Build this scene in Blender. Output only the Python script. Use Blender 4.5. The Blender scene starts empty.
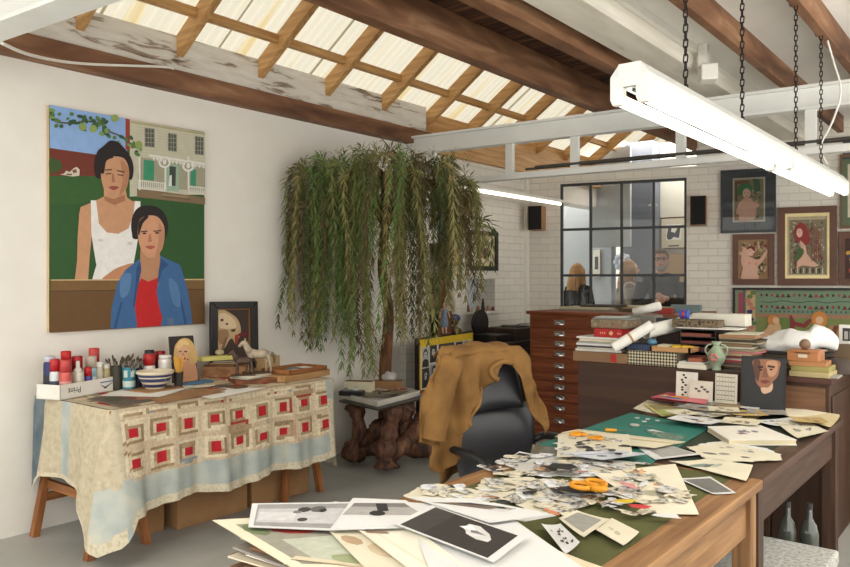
import bpy, bmesh, math, random
from mathutils import Vector, Matrix, noise
sc = bpy.context.scene
COL = sc.collection
PI = math.pi
# ---------------------------------------------------------------- camera
FOC, HZ, EYE = 760.0, 280.0, 1.5
TH = math.atan2(.6203, .7844)
cam = bpy.data.cameras.new('camera'); camo = bpy.data.objects.new('camera', cam); COL.objects.link(camo)
cam.sensor_width = 36; cam.lens = 36*FOC/850; cam.shift_y = -3.5/850; cam.clip_start = .05
camo.location = (0, 0, EYE); camo.rotation_euler = (PI/2, 0, TH)
sc.camera = camo
# ---------------------------------------------------------------- daylight, exposure
wd = bpy.data.worlds.new('sky'); sc.world = wd; wd.use_nodes = True
wbg = wd.node_tree.nodes['Background']; wbg.inputs[0].default_value = (1.0, .975, .915, 1); wbg.inputs[1].default_value = 1.5
sc.view_settings.view_transform = 'Standard'; sc.view_settings.look = 'None'; sc.view_settings.gamma = 1
sc.view_settings.use_curve_mapping = False; sc.view_settings.exposure = 0.68
def area(name, loc, rot, sx, sy, power, col=(1, .95, .88)):
    l = bpy.data.lights.new(name, 'AREA'); l.shape = 'RECTANGLE'; l.size = sx; l.size_y = sy; l.energy = power; l.color = col
    o = bpy.data.objects.new(name, l); COL.objects.link(o); o.location = loc; o.rotation_euler = rot; return o
# fill lights added to the room and the gallery, with no fittings
area('fill_light_near', (-2.2, .2, 3.0), (0, 0, 0), .5, 2.4, 36)  # added overhead fill for the near part of the room
area('fill_uplight_side', (.9, 3.2, 2.25), (PI, 0, 0), .3, 3.6, 100)  # added uplight, brightens the flat ceiling from below
area('fill_light_gallery', (-4.2, 10.4, 3.4), (0, 0, 0), 3.5, 1.5, 130)  # added to brighten the gallery behind the window
# ---------------------------------------------------------------- measuring: a photo pixel to a point on a plane of the room
F = Vector((-.6203, .7844, 0)); R = Vector((.7844, .6203, 0))
def ray(u): return R*((u-425)/FOC)+F
def hgt(v, t): return EYE+(HZ-v)*t/FOC
def atX(u, v, X):
    r = ray(u); t = X/r.x; return Vector((X, r.y*t, hgt(v, t)))
def atY(u, v, Y):
    r = ray(u); t = Y/r.y; return Vector((r.x*t, Y, hgt(v, t)))
def atZ(u, v, z):
    t = FOC*(EYE-z)/(v-HZ); r = ray(u)*t; return Vector((r.x, r.y, z))
WN = Vector((.2515, -.968, 0))        # back wall normal, towards the room
WD = Vector((.968, .2515, 0))
WP = Vector((-4.65, 7.83, 0))
def atP(u, v, P, N):
    r = ray(u); t = P.dot(N)/r.dot(N); return Vector((r.x*t, r.y*t, hgt(v, t)))
def atW(u, v, off=0): return atP(u, v, WP+WN*off, WN)
def proj(p):
    t = p.x*F.x+p.y*F.y; return (425+FOC*(p.x*R.x+p.y*R.y)/t, HZ-(p.z-EYE)*FOC/t)
# ---------------------------------------------------------------- materials
def lin(c):
    return tuple((x/255/12.92 if x/255 <= .04045 else ((x/255+.055)/1.055)**2.4) for x in c[:3])+(1,)
MC = {}
def nodes(m):
    m.use_nodes = True; nt = m.node_tree; return nt, nt.nodes['Principled BSDF']
def plain(c, rough=.65, metal=0, var=.08, scale=6, bump=0, emit=0, spec=.4):
    k = ('p', tuple(c), rough, metal, var, scale, bump, emit, spec)
    if k in MC: return MC[k]
    m = bpy.data.materials.new('paint'); nt, b = nodes(m); L = nt.links
    b.inputs['Roughness'].default_value = rough; b.inputs['Metallic'].default_value = metal
    b.inputs['Specular IOR Level'].default_value = spec
    tc = nt.nodes.new('ShaderNodeTexCoord'); n = nt.nodes.new('ShaderNodeTexNoise'); n.inputs['Scale'].default_value = scale; n.inputs['Detail'].default_value = 4
    L.new(tc.outputs['Object'], n.inputs['Vector'])
    r = nt.nodes.new('ShaderNodeValToRGB'); a = lin(c)
    r.color_ramp.elements[0].position = .3; r.color_ramp.elements[1].position = .7
    r.color_ramp.elements[0].color = tuple(max(0, x*(1-var)) for x in a[:3])+(1,)
    r.color_ramp.elements[1].color = tuple(min(1, x*(1+var)) for x in a[:3])+(1,)
    L.new(n.outputs['Fac'], r.inputs['Fac']); L.new(r.outputs['Color'], b.inputs['Base Color'])
    if bump:
        bp = nt.nodes.new('ShaderNodeBump'); bp.inputs['Strength'].default_value = bump; bp.inputs['Distance'].default_value = .02
        L.new(n.outputs['Fac'], bp.inputs['Height']); L.new(bp.outputs['Normal'], b.inputs['Normal'])
    if emit:
        b.inputs['Emission Color'].default_value = a; b.inputs['Emission Strength'].default_value = emit
    MC[k] = m; return m
def ramp(nt, stops):
    r = nt.nodes.new('ShaderNodeValToRGB'); e = r.color_ramp.elements
    e[0].position, e[0].color = stops[0][0], lin(stops[0][1]); e[1].position, e[1].color = stops[-1][0], lin(stops[-1][1])
    for p, c in stops[1:-1]:
        x = e.new(p); x.color = lin(c)
    return r
def textured(key, stops, stretch=(1, 1, 1), scale=8, rough=.6, bump=.15, detail=8, dist=0.0, rot=(0, 0, 0), spec=.35):
    """stretched noise through a colour ramp: wood grain, weathered paint, stone"""
    if key in MC: return MC[key]
    m = bpy.data.materials.new(key); nt, b = nodes(m); L = nt.links
    tc = nt.nodes.new('ShaderNodeTexCoord'); mp = nt.nodes.new('ShaderNodeMapping'); mp.inputs['Scale'].default_value = stretch; mp.inputs['Rotation'].default_value = rot
    n = nt.nodes.new('ShaderNodeTexNoise'); n.inputs['Scale'].default_value = scale; n.inputs['Detail'].default_value = detail; n.inputs['Distortion'].default_value = dist
    r = ramp(nt, stops)
    L.new(tc.outputs['Object'], mp.inputs[0]); L.new(mp.outputs[0], n.inputs['Vector']); L.new(n.outputs['Fac'], r.inputs['Fac'])
    L.new(r.outputs['Color'], b.inputs['Base Color']); b.inputs['Roughness'].default_value = rough; b.inputs['Specular IOR Level'].default_value = spec
    if bump:
        bp = nt.nodes.new('ShaderNodeBump'); bp.inputs['Strength'].default_value = bump; bp.inputs['Distance'].default_value = .01
        L.new(n.outputs['Fac'], bp.inputs['Height']); L.new(bp.outputs['Normal'], b.inputs['Normal'])
    MC[key] = m; return m
def wood(key, dark, light, axis='y', scale=5, rough=.55, bump=.12):
    s = {'x': (.35, 6, 6), 'y': (6, .35, 6), 'z': (6, 6, .35)}[axis]
    mid = tuple((a+b)/2 for a, b in zip(dark, light))
    return textured(key+axis, [(.3, dark), (.5, mid), (.7, light)], s, scale, rough, bump, 6, .6)
def brick_mat(key='painted_brick', col=(226, 221, 210)):
    if key in MC: return MC[key]
    m = bpy.data.materials.new(key); nt, b = nodes(m); L = nt.links
    tc = nt.nodes.new('ShaderNodeTexCoord'); sp = nt.nodes.new('ShaderNodeSeparateXYZ'); ad = nt.nodes.new('ShaderNodeMath'); cb = nt.nodes.new('ShaderNodeCombineXYZ')
    L.new(tc.outputs['Object'], sp.inputs[0]); L.new(sp.outputs[0], ad.inputs[0]); L.new(sp.outputs[1], ad.inputs[1])
    L.new(ad.outputs[0], cb.inputs[0]); L.new(sp.outputs[2], cb.inputs[1])
    br = nt.nodes.new('ShaderNodeTexBrick'); br.inputs['Scale'].default_value = 1; br.inputs['Brick Width'].default_value = .24; br.inputs['Row Height'].default_value = .08
    br.inputs['Mortar Size'].default_value = .006; br.inputs['Mortar Smooth'].default_value = .6
    a = lin(col); br.inputs['Color1'].default_value = a; br.inputs['Color2'].default_value = tuple(x*.94 for x in a[:3])+(1,); br.inputs['Mortar'].default_value = tuple(x*.78 for x in a[:3])+(1,)
    L.new(cb.outputs[0], br.inputs['Vector']); L.new(br.outputs['Color'], b.inputs['Base Color'])
    bp = nt.nodes.new('ShaderNodeBump'); bp.invert = True; bp.inputs['Strength'].default_value = .5; bp.inputs['Distance'].default_value = .006
    L.new(br.outputs['Fac'], bp.inputs['Height']); L.new(bp.outputs['Normal'], b.inputs['Normal']); b.inputs['Roughness'].default_value = .75
    MC[key] = m; return m
def glass_mat():
    if 'glass' in MC: return MC['glass']
    m = bpy.data.materials.new('window_glass'); m.use_nodes = True; nt = m.node_tree; nt.nodes.remove(nt.nodes['Principled BSDF'])
    o = nt.nodes['Material Output']; t = nt.nodes.new('ShaderNodeBsdfTransparent'); g = nt.nodes.new('ShaderNodeBsdfGlossy'); g.inputs['Roughness'].default_value = .03
    t.inputs[0].default_value = (.93, .95, .94, 1); f = nt.nodes.new('ShaderNodeFresnel'); f.inputs[0].default_value = 1.5
    x = nt.nodes.new('ShaderNodeMixShader'); nt.links.new(f.outputs[0], x.inputs[0]); nt.links.new(t.outputs[0], x.inputs[1]); nt.links.new(g.outputs[0], x.inputs[2]); nt.links.new(x.outputs[0], o.inputs[0])
    MC['glass'] = m; return m
def sheet_mat():
    """translucent corrugated roof sheet with yellowed stripes along the slope"""
    m = bpy.data.materials.new('corrugated_sheet'); m.use_nodes = True; nt = m.node_tree; L = nt.links; nt.nodes.remove(nt.nodes['Principled BSDF'])
    o = nt.nodes['Material Output']; tr = nt.nodes.new('ShaderNodeBsdfTranslucent'); df = nt.nodes.new('ShaderNodeBsdfDiffuse')
    tc = nt.nodes.new('ShaderNodeTexCoord'); mp = nt.nodes.new('ShaderNodeMapping'); mp.inputs['Scale'].default_value = (.15, 3.2, .15)
    n = nt.nodes.new('ShaderNodeTexNoise'); n.inputs['Scale'].default_value = 1.6; n.inputs['Detail'].default_value = 5
    r = ramp(nt, [(.26, (160, 128, 80)), (.36, (178, 163, 126)), (.43, (182, 177, 163)), (.7, (174, 170, 158))])
    L.new(tc.outputs['Object'], mp.inputs[0]); L.new(mp.outputs[0], n.inputs['Vector']); L.new(n.outputs['Fac'], r.inputs['Fac']); L.new(r.outputs['Color'], tr.inputs[0]); L.new(r.outputs['Color'], df.inputs[0])
    x = nt.nodes.new('ShaderNodeMixShader'); x.inputs[0].default_value = .12; L.new(tr.outputs[0], x.inputs[1]); L.new(df.outputs[0], x.inputs[2]); L.new(x.outputs[0], o.inputs[0]); return m
def G(c, rough=.65): return plain(c, rough)
# ---------------------------------------------------------------- meshes
class MB:
    def __init__(s, M=None): s.v = []; s.f = []; s.m = []; s.M = M
    def add(s, vs, fs, m=0):
        b = len(s.v)
        for p in vs:
            p = Vector(p); s.v.append(s.M @ p if s.M else p)
        for k, f in enumerate(fs):
            s.f.append([b+i for i in f]); s.m.append(m[k] if isinstance(m, list) else m)
        return s
    def box(s, a, b, m=0):
        x0, y0, z0 = a; x1, y1, z1 = b
        vs = [(x0, y0, z0), (x1, y0, z0), (x1, y1, z0), (x0, y1, z0), (x0, y0, z1), (x1, y0, z1), (x1, y1, z1), (x0, y1, z1)]
        return s.add(vs, [(0, 3, 2, 1), (4, 5, 6, 7), (0, 1, 5, 4), (1, 2, 6, 5), (2, 3, 7, 6), (3, 0, 4, 7)], m)
    def ob(s, c, d, M=None, m=0):
        """box of size d about c turned by M"""
        M = M or Matrix(); q = MB(); q.box((-d[0]/2, -d[1]/2, -d[2]/2), (d[0]/2, d[1]/2, d[2]/2))
        return s.add([Vector(c)+M.to_3x3() @ p for p in q.v], q.f, m)
    def bar(s, p, q, w, h, m=0, up=(0, 0, 1)):
        """rectangular bar from p to q, width w, height h"""
        p = Vector(p); q = Vector(q); d = (q-p).normalized(); sd = d.cross(Vector(up)).normalized()*w/2; u = sd.cross(d).normalized()*h/2
        vs = [p-sd-u, p+sd-u, p+sd+u, p-sd+u, q-sd-u, q+sd-u, q+sd+u, q-sd+u]
        return s.add(vs, [(0, 1, 2, 3), (7, 6, 5, 4), (0, 4, 5, 1), (1, 5, 6, 2), (2, 6, 7, 3), (3, 7, 4, 0)], m)
    def tube(s, pts, r, n=8, m=0, cap=True, flat=1):
        pts = [Vector(p) for p in pts]; rr = r if isinstance(r, (list, tuple)) else [r]*len(pts); vs = []; fs = []
        up = Vector((0, 0, 1)); a = None
        for i, p in enumerate(pts):
            d = (pts[min(i+1, len(pts)-1)]-pts[max(i-1, 0)])
            d = d.normalized() if d.length > 1e-9 else Vector((0, 0, 1))
            if a is None: a = d.cross(up if abs(d.z) < .95 else Vector((1, 0, 0))).normalized()
            a = (a-d*a.dot(d)); a = a.normalized() if a.length > 1e-6 else d.orthogonal().normalized()
            b = d.cross(a)
            for k in range(n):
                t = 2*PI*k/n; vs.append(p+(a*math.cos(t)+b*math.sin(t)*flat)*rr[i])
        for i in range(len(pts)-1):
            for k in range(n): fs.append((i*n+k, i*n+(k+1) % n, (i+1)*n+(k+1) % n, (i+1)*n+k))
        if cap: fs += [tuple(range(n))[::-1], tuple((len(pts)-1)*n+k for k in range(n))]
        return s.add(vs, fs, m)
    def lathe(s, c, prof, n=20, m=0, cap=True):
        c = Vector(c); vs = [c+Vector((r*math.cos(2*PI*k/n), r*math.sin(2*PI*k/n), z)) for r, z in prof for k in range(n)]; fs = []; mm = []
        for i in range(len(prof)-1):
            for k in range(n):
                fs.append((i*n+k, i*n+(k+1) % n, (i+1)*n+(k+1) % n, (i+1)*n+k)); mm.append(m[i] if isinstance(m, list) else m)
        if cap:
            fs += [tuple(range(n))[::-1], tuple((len(prof)-1)*n+k for k in range(n))]; mm += [mm[0], mm[-1]]
        return s.add(vs, fs, mm)
    def ball(s, c, r, n=12, m=0, M=None):
        r = (r, r, r) if not isinstance(r, (tuple, list)) else r; k = n//2; vs = []; fs = []
        for i in range(k+1):
            ph = PI*i/k
            for j in range(n):
                a = 2*PI*j/n; p = Vector((r[0]*math.sin(ph)*math.cos(a), r[1]*math.sin(ph)*math.sin(a), r[2]*math.cos(ph)))
                vs.append(Vector(c)+(M.to_3x3() @ p if M else p))
        for i in range(k):
            for j in range(n): fs.append((i*n+j, (i+1)*n+j, (i+1)*n+(j+1) % n, i*n+(j+1) % n))
        return s.add(vs, fs, m)
    def prism(s, poly, d, m=0):
        """polygon in space extruded by vector d"""
        n = len(poly); d = Vector(d); vs = [Vector(p) for p in poly]+[Vector(p)+d for p in poly]
        return s.add(vs, [tuple(range(n))[::-1], tuple(range(n, 2*n))]+[(i, (i+1) % n, n+(i+1) % n, n+i) for i in range(n)], m)
    def grid(s, fn, nu, nv, m=0, mf=None):
        vs = [fn(i/nu, j/nv) for j in range(nv+1) for i in range(nu+1)]; fs = []; mm = []
        for j in range(nv):
            for i in range(nu):
                a = j*(nu+1)+i; fs.append((a, a+1, a+nu+2, a+nu+1)); mm.append(mf(i, j) if mf else m)
        return s.add(vs, fs, mm)
    def build(s, name, mats, parent=None, smooth=False, bevel=0, local=False, solid=0, sub=0):
        me = bpy.data.meshes.new(name); mats = mats if isinstance(mats, (list, tuple)) else [mats]
        vs = s.v; org = Vector((0, 0, 0))
        if parent is None:
            lo = [min(p[i] for p in vs) for i in range(3)]; hi = [max(p[i] for p in vs) for i in range(3)]
            org = Vector(((lo[0]+hi[0])/2, (lo[1]+hi[1])/2, lo[2])); vs = [p-org for p in vs]
        elif not local:
            M = Matrix(); q = parent; ch = []
            while q: ch.append(q); q = q.parent
            for q in reversed(ch): M = M @ (Matrix.Translation(q.location) @ q.rotation_euler.to_matrix().to_4x4())
            I = M.inverted(); vs = [I @ p for p in vs]
        me.from_pydata([tuple(p) for p in vs], [], s.f)
        for mt in mats: me.materials.append(mt)
        me.polygons.foreach_set('material_index', [min(k, len(mats)-1) for k in s.m]); 
        if smooth: me.polygons.foreach_set('use_smooth', [True]*len(me.polygons))
        me.update(); o = bpy.data.objects.new(name, me); COL.objects.link(o); o.location = org
        if parent: o.parent = parent
        if solid:
            md = o.modifiers.new('thick', 'SOLIDIFY'); md.thickness = solid; md.offset = -1
        if bevel:
            md = o.modifiers.new('edge', 'BEVEL'); md.width = bevel; md.segments = 2; md.limit_method = 'ANGLE'
        if sub:
            md = o.modifiers.new('round', 'SUBSURF'); md.levels = sub; md.render_levels = sub
        return o
def tag(o, label, cat, group=None, kind=None):
    if label: o['label'] = label
    if cat: o['category'] = cat
    if group: o['group'] = group
    if kind: o['kind'] = kind
    return o
def thing(name, label, cat, loc=(0, 0, 0), rz=0, group=None):
    o = bpy.data.objects.new(name, None); COL.objects.link(o); o.location = loc; o.rotation_euler = (0, 0, rz); o.empty_display_size = .1
    return tag(o, label, cat, group)
def RM(o): return Matrix.Translation(o.location) @ o.rotation_euler.to_matrix().to_4x4()
def struct(name, mb, mats, **k):
    o = mb.build(name, mats, **k); o['kind'] = 'structure'; return o
def copy_tree(o, parent=None):
    c = o.copy(); COL.objects.link(c)
    if parent: c.parent = parent
    for ch in list(o.children): copy_tree(ch, c)
    return c
def spline(pts, k=5, closed=True):
    n = len(pts); out = []
    for i in range(n if closed else n-1):
        g = lambda j: Vector(pts[j % n] if closed else pts[max(0, min(n-1, j))])
        p0, p1, p2, p3 = g(i-1), g(i), g(i+1), g(i+2)
        for q in range(k):
            t = q/k; out.append(.5*((2*p1)+(-p0+p2)*t+(2*p0-5*p1+4*p2-p3)*t*t+(-p0+3*p1-3*p2+p3)*t**3))
    if not closed: out.append(Vector(pts[-1]))
    return out
def art(name, mapf, N, layers, parent=None, step=.00006, rough=.7):
    """picture surface: flat painted shapes, each a hair above the last. layer = (colour, points, smooth?)"""
    mb = MB(); cols = []; mi = {}; N = Vector(N)
    for k, L in enumerate(layers):
        c, pts, sm = (L+(False,))[:3] if len(L) == 2 else L
        if c not in mi: mi[c] = len(cols); cols.append(plain(c, rough, var=.05, scale=25))
        pts = [Vector((p[0], p[1], 0)) for p in pts]
        if sm: pts = spline(pts, 4)
        P = [mapf(p.x, p.y)+N*step*k for p in pts]
        nn = Vector((0, 0, 0))
        for i in range(len(P)): nn += P[i].cross(P[(i+1) % len(P)])
        if nn.dot(N) < 0: P = P[::-1]
        mb.add(P, [tuple(range(len(P)))], mi[c])
    return mb.build(name, cols, parent)
def ell(cx, cy, rx, ry, n=14, a=0):
    return [(cx+rx*math.cos(t)*math.cos(a)-ry*math.sin(t)*math.sin(a), cy+rx*math.cos(t)*math.sin(a)+ry*math.sin(t)*math.cos(a)) for t in [2*PI*i/n for i in range(n)]]
def rc(x0, y0, x1, y1): return [(x0, y0), (x1, y0), (x1, y1), (x0, y1)]
# ================================================================ THE ROOM
PLASTER = textured('white_plaster', [(.3, (229, 225, 215)), (.5, (231, 227, 218)), (.7, (234, 230, 222))], (1, 1, 1), 5, .85, .2, 8)
BRICK = brick_mat()
CONC = textured('polished_concrete', [(.3, (150, 150, 144)), (.5, (164, 164, 158)), (.72, (176, 175, 168))], (1, 1, 1), 1.6, .45, .03, 9, .4, spec=.4)
WHITE = plain((226, 224, 216), .5, var=.03)
STEELW = plain((222, 223, 219), .5, var=.05, scale=4)
OLDWHITE = textured('weathered_white', [(.28, (92, 76, 62)), (.38, (160, 146, 128)), (.43, (206, 201, 190)), (.7, (222, 218, 208))], (2.4, .9, 5), 4.5, .8, .3, 9, .5)
BROWNB = textured('stained_brown', [(.28, (60, 40, 29)), (.45, (106, 72, 50)), (.62, (136, 98, 70)), (.8, (176, 142, 110))], (1.6, .5, 3), 3, .6, .2, 8, .5)
DARKB = textured('dark_boards', [(.3, (38, 22, 16)), (.5, (70, 42, 28)), (.72, (120, 84, 58))], (.7, 8, 1), 2.5, .7, .2, 8, .5)
PINE = {a: wood('pine', (168, 124, 76), (214, 172, 116), a) for a in 'xyz'}
struct('floor', MB().box((-9, -1, -.1), (2.4, 13, 0)), CONC)
struct('wall_left', MB().box((-4.9, -.6, 0), (-4.65, 5.62, 2.86)), PLASTER)
struct('wall_pier', MB().box((-4.75, 5.5, 0), (-4.58, 5.86, 2.72)), BRICK, bevel=.004)
# alcove wall with niche opening
n0, n1 = atX(467, 279, -4.65), atX(495, 311, -4.65)
ny0, ny1, nz0, nz1 = n0.y, n1.y, hgt(311, n1.y/ray(495).y), hgt(279, n1.y/ray(495).y)
mb = MB()
for a, b, z0, z1 in ((5.86, ny0, 0, 2.86), (ny1, 7.83, 0, 2.86), (ny0, ny1, 0, nz0), (ny0, ny1, nz1, 2.86)): mb.box((-4.9, a, z0), (-4.65, b, z1))
struct('wall_alcove', mb, BRICK)
struct('wall_niche', MB().box((-5.0, ny0-.02, nz0-.02), (-4.9, ny1+.02, nz1+.02)), plain((190, 200, 205), .7))
struct('sill_niche', MB().box((-4.92, ny0-.03, nz0-.02), (-4.60, ny1+.03, nz0+.006)), WHITE)
struct('wall_far', MB().box((-4.9, 7.83, 2.5), (-4.65, 12.6, 2.86)), PLASTER)
struct('column_dark', MB().box((-5.35, 9.0, 0), (-5.1, 9.2, 2.5)), plain((70, 68, 66), .6))
mb = MB(); wbox0 = [(-4.9, 7.75), (-4.9, 7.95), (-8.8, 6.95), (-8.8, 6.75)]; mb.prism([(a_, b_, 0) for a_, b_ in wbox0], (0, 0, 3.4)); struct('wall_gallery', mb, plain((214, 214, 208), .8, var=.02))
# back wall with the window opening
wl, wr = atW(560, 183), atW(686.5, 177)
xs = lambda p: (p-WP).dot(WD)
WW0, WW1, WZ0, WZ1 = xs(wl), xs(wr), 1.02, 2.62
def wbox(mb, s0, s1, z0, z1, o0, o1, m=0):
    """box in back wall space: along the wall, height, distance from its face"""
    P = [WP+WD*s+WN*o for s, o in ((s0, o0), (s1, o0), (s1, o1), (s0, o1))]
    return mb.prism([Vector((p.x, p.y, z0)) for p in P], (0, 0, z1-z0), m)
mb = MB()
for s0, s1, z0, z1 in ((-.1, WW0, 0, 2.74), (WW1, 1.9, 0, 2.74), (1.9, 6.4, 0, 3.11), (WW0, WW1, 0, WZ0), (WW0, WW1, WZ1, 2.74)): wbox(mb, s0, s1, z0, z1, -.18, 0)
struct('wall_back', mb, BRICK)
DKSTEEL = plain((70, 72, 74), .5, .3)
w = thing('window_1', None, None, tuple(wl.lerp(wr, .5).to_2d())+(WZ0,)); w['kind'] = 'structure'
fr = MB()
for s in [WW0+.012, WW1-.012]+[WW0+(WW1-WW0)*k/4 for k in (1, 2, 3)]: wbox(fr, s-.014, s+.014, WZ0, WZ1, -.06, -.02)
for z in [WZ0+.015, WZ1-.015]+[WZ0+(WZ1-WZ0)*k/3 for k in (1, 2)]: wbox(fr, WW0, WW1, z-.014, z+.014, -.062, -.018)
fr.build('window_frame', DKSTEEL, w)
for i in range(4):
    for j in range(3):
        a, b = WW0+(WW1-WW0)*i/4, WW0+(WW1-WW0)*(i+1)/4; c, d = WZ0+(WZ1-WZ0)*j/3, WZ0+(WZ1-WZ0)*(j+1)/3
        P = [WP+WD*s-WN*.04+Vector((0, 0, z)) for s, z in ((a, c), (b, c), (b, d), (a, d))]
        MB().add(P, [(0, 1, 2, 3)]).build('pane', glass_mat(), w)
# the dark glazed strip under the ceiling at the right
mb = MB(); wbox(mb, 3.3, 6.3, 2.72, 2.92, .0, .02); struct('window_2', mb, plain((82, 88, 96), .2))
mb = MB(); wbox(mb, -.06, .03, 0, 2.7, .0, .07); struct('trim_1', mb, WHITE, bevel=.01)
# steel beams, skewed a little to the side walls
def SB(X): return 5.93+.071*X
def ibeam(mb, x0, x1, off, z0=2.69, z1=2.86, w=.10):
    f = .02; P = lambda x, dy, z: Vector((x, SB(x)+off+dy, z))
    for a, b, h in ((z0, z0+f, w), (z1-f, z1, w), (z0+f, z1-f, .02)):
        mb.prism([P(x0, -h/2, a), P(x1, -h/2, a), P(x1, h/2, a), P(x0, h/2, a)], (0, 0, b-a))
    return mb
struct('beam_steel', ibeam(MB(), -4.72, 1.4, 0), STEELW)
struct('beam_steel', ibeam(MB(), -4.6, 1.4, -4.06, 2.69, 2.95, .16), STEELW)
r1 = MB(); P = lambda x, dy, z: Vector((x, SB(x)+dy, z))
r1.prism([P(-4.6, -.04, 2.375), P(1.2, -.04, 2.375), P(1.2, .04, 2.375), P(-4.6, .04, 2.375)], (0, 0, .055))
struct('beam_rail', r1, STEELW, bevel=.006)
for u in (433, 510, 575, 681, 811):
    p = atP(u, 170, Vector((-4.6, SB(-4.6), 0)), Vector((-.071, .997, 0))); struct('column_hanger', MB().box((p.x-.035, p.y-.02, 2.42), (p.x+.035, p.y+.02, 2.70)), STEELW)
t = MB()
for k, (dz, dy) in enumerate(((.075, .02), (.10, .0), (.085, -.02))): t.tube([P(-3.4+.1*k, dy, 2.43+dz*.4), P(1.2, dy, 2.43+dz*.4)], .011, 8)
tag(t.build('conduit', plain((70, 66, 60), .5)), 'dark conduit run lying along the white rail under the steel beam', 'conduit')
# wall plates and left gutter boards
struct('beam_plate', MB().box((-4.70, -.6, 2.80), (-4.56, 5.88, 2.94)), BROWNB, bevel=.004)
struct('beam_plate', MB().box((-4.70, 5.9, 2.76), (-4.58, 12.5, 2.96)), PINE['y'])
struct('beam_painted', MB().box((-4.85, -.6, 2.95), (-4.60, 5.84, 3.19)), OLDWHITE, bevel=.006)
struct('beam_plate', MB().box((-4.88, 5.9, 2.96), (-4.64, 12.5, 3.16)), PINE['y'])
def roofz(X): return 3.10+.69*(X+4.6)
for k in range(-3, 13):
    y = 3.08+.71*k
    if y < 0 or abs(y-5.88) < .03: continue
    a = Vector((-4.66, y, roofz(-4.66)+.02)); b = Vector((-2.95, y, roofz(-2.95)+.02))
    struct('beam_rafter', MB().bar(a, b, .055, .12, up=(0, 1, 0) if False else (0, 0, 1)), PINE['x'], bevel=.003)
for X in (-4.39, -4.04, -3.69, -3.34):
    z = roofz(X)+.055
    struct('beam_purlin', MB().bar((X, 0, z), (X, 12.5, z), .05, .06), PINE['y'])
SHM = sheet_mat()
def sheet(y0, y1):
    n = 48; mb = MB(); nu = int((y1-y0)/.0125)
    mb.grid(lambda a, b: Vector((-4.80+2.2*b, y0+(y1-y0)*a, roofz(-4.80+2.2*b)+.105+.010*math.sin(2*PI*(y0+(y1-y0)*a)/.076))), nu, 1)
    return mb
for k in range(14):
    o = struct('roof_sheet', sheet(-.2+.9*k, -.2+.9*k+.93), SHM, smooth=True)
# gutter between the skylight and the flat ceiling
def yb(mb, x0, x1, z0, z1, y0=-.4, y1=12.4): return mb.box((x0, y0, z0), (x1, y1, z1))
struct('beam_gutter', yb(MB(), -2.90, -2.80, 2.93, 3.17), BROWNB, bevel=.004)
struct('beam_gutter', yb(MB(), -2.28, -2.17, 2.93, 3.17), BROWNB, bevel=.004)
struct('roof_board', yb(MB(), -2.95, -2.0, 3.171, 3.20), DARKB)
struct('roof_board', yb(MB(), -2.99, -2.94, 3.17, 4.35), DARKB)
struct('beam_painted', yb(MB(), -2.05, -1.80, 2.95, 3.17), textured('chalky_white', [(.2, (130, 118, 100)), (.34, (196, 190, 176)), (.7, (219, 215, 204))], (3, .5, 5), 2.6, .8, .2, 8, .4), bevel=.005)
struct('beam_fillet', yb(MB(), -1.80, -1.765, 3.06, 3.11), WHITE)
struct('ceiling', MB().box((-1.80, -.4, 3.11), (2.4, 9.3, 3.16)), plain((232, 230, 224), .8, var=.02))
for X in (-1.43, -.95, -.47, .01, .49):
    struct('beam_joist', yb(MB(), X-.027, X+.027, 2.95, 3.11, -.4, 8.4), BROWNB, bevel=.003)
# gallery next door
struct('wall_gallery', MB().box((-9, 12.3, 0), (0, 12.5, 4.4)), plain((214, 214, 208), .8, var=.02))
struct('wall_gallery', MB().box((0, 8.9, 0), (.2, 12.5, 4.4)), WHITE)
g = atY(592, 250, 10.2); h = atY(628, 250, 10.2)
struct('wall_partition', MB().box((g.x-.9, 10.2, 0), (h.x-.25, 10.35, 3.4)), plain((168, 172, 176), .8, var=.02))
g = atY(629, 250, 10.0); h = atY(652, 250, 10.0)
struct('column_grey', MB().box((g.x-.1, 10.0, 0), (h.x, 10.5, 3.4)), plain((112, 118, 128), .7, var=.02))
struct('wall_partition', MB().box((h.x, 10.3, 0), (h.x+2.2, 10.45, 3.4)), plain((222, 218, 206), .8, var=.02))
g = atY(601, 200, 9.7)
struct('column_hanging', MB().box((g.x-.15, 9.7, 1.95), (g.x+.42, 9.75, 3.3)), plain((172, 177, 182), .7, var=.02))
# ================================================================ LEFT WALL: the big painting
XP = -4.622
a1 = lambda x, y: (40+x/4.726, 95+y/4.726)
b1 = lambda x, y: (40+x/4.36, 210+y/4.36)
A = lambda *p: [a1(*q) for q in p]
B = lambda *p: [b1(*q) for q in p]
c0, c1 = atX(49, 105, XP), atX(204.5, 132, XP); d0 = atX(49, 332, XP)
t = thing('painting', 'large unframed canvas of two women on a bench before a clapboard house', 'painting', (XP-.02, (c0.y+c1.y)/2, d0.z))
MB().box((-4.648, c0.y, d0.z), (XP-.002, c1.y, c0.z)).build('canvas', plain((196, 172, 132), .8), t)
SK = (196, 148, 112); SK2 = (205, 152, 118); GRN = (48, 84, 44); DEN = (62, 102, 150); DEN2 = (46, 78, 124); HR = (38, 32, 32)
def m_wall(X): return lambda u, v: atX(u, v, X)
full = [(49.3, 105.5), (204.3, 132), (204.3, 323), (49.3, 331.5)]
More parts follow.
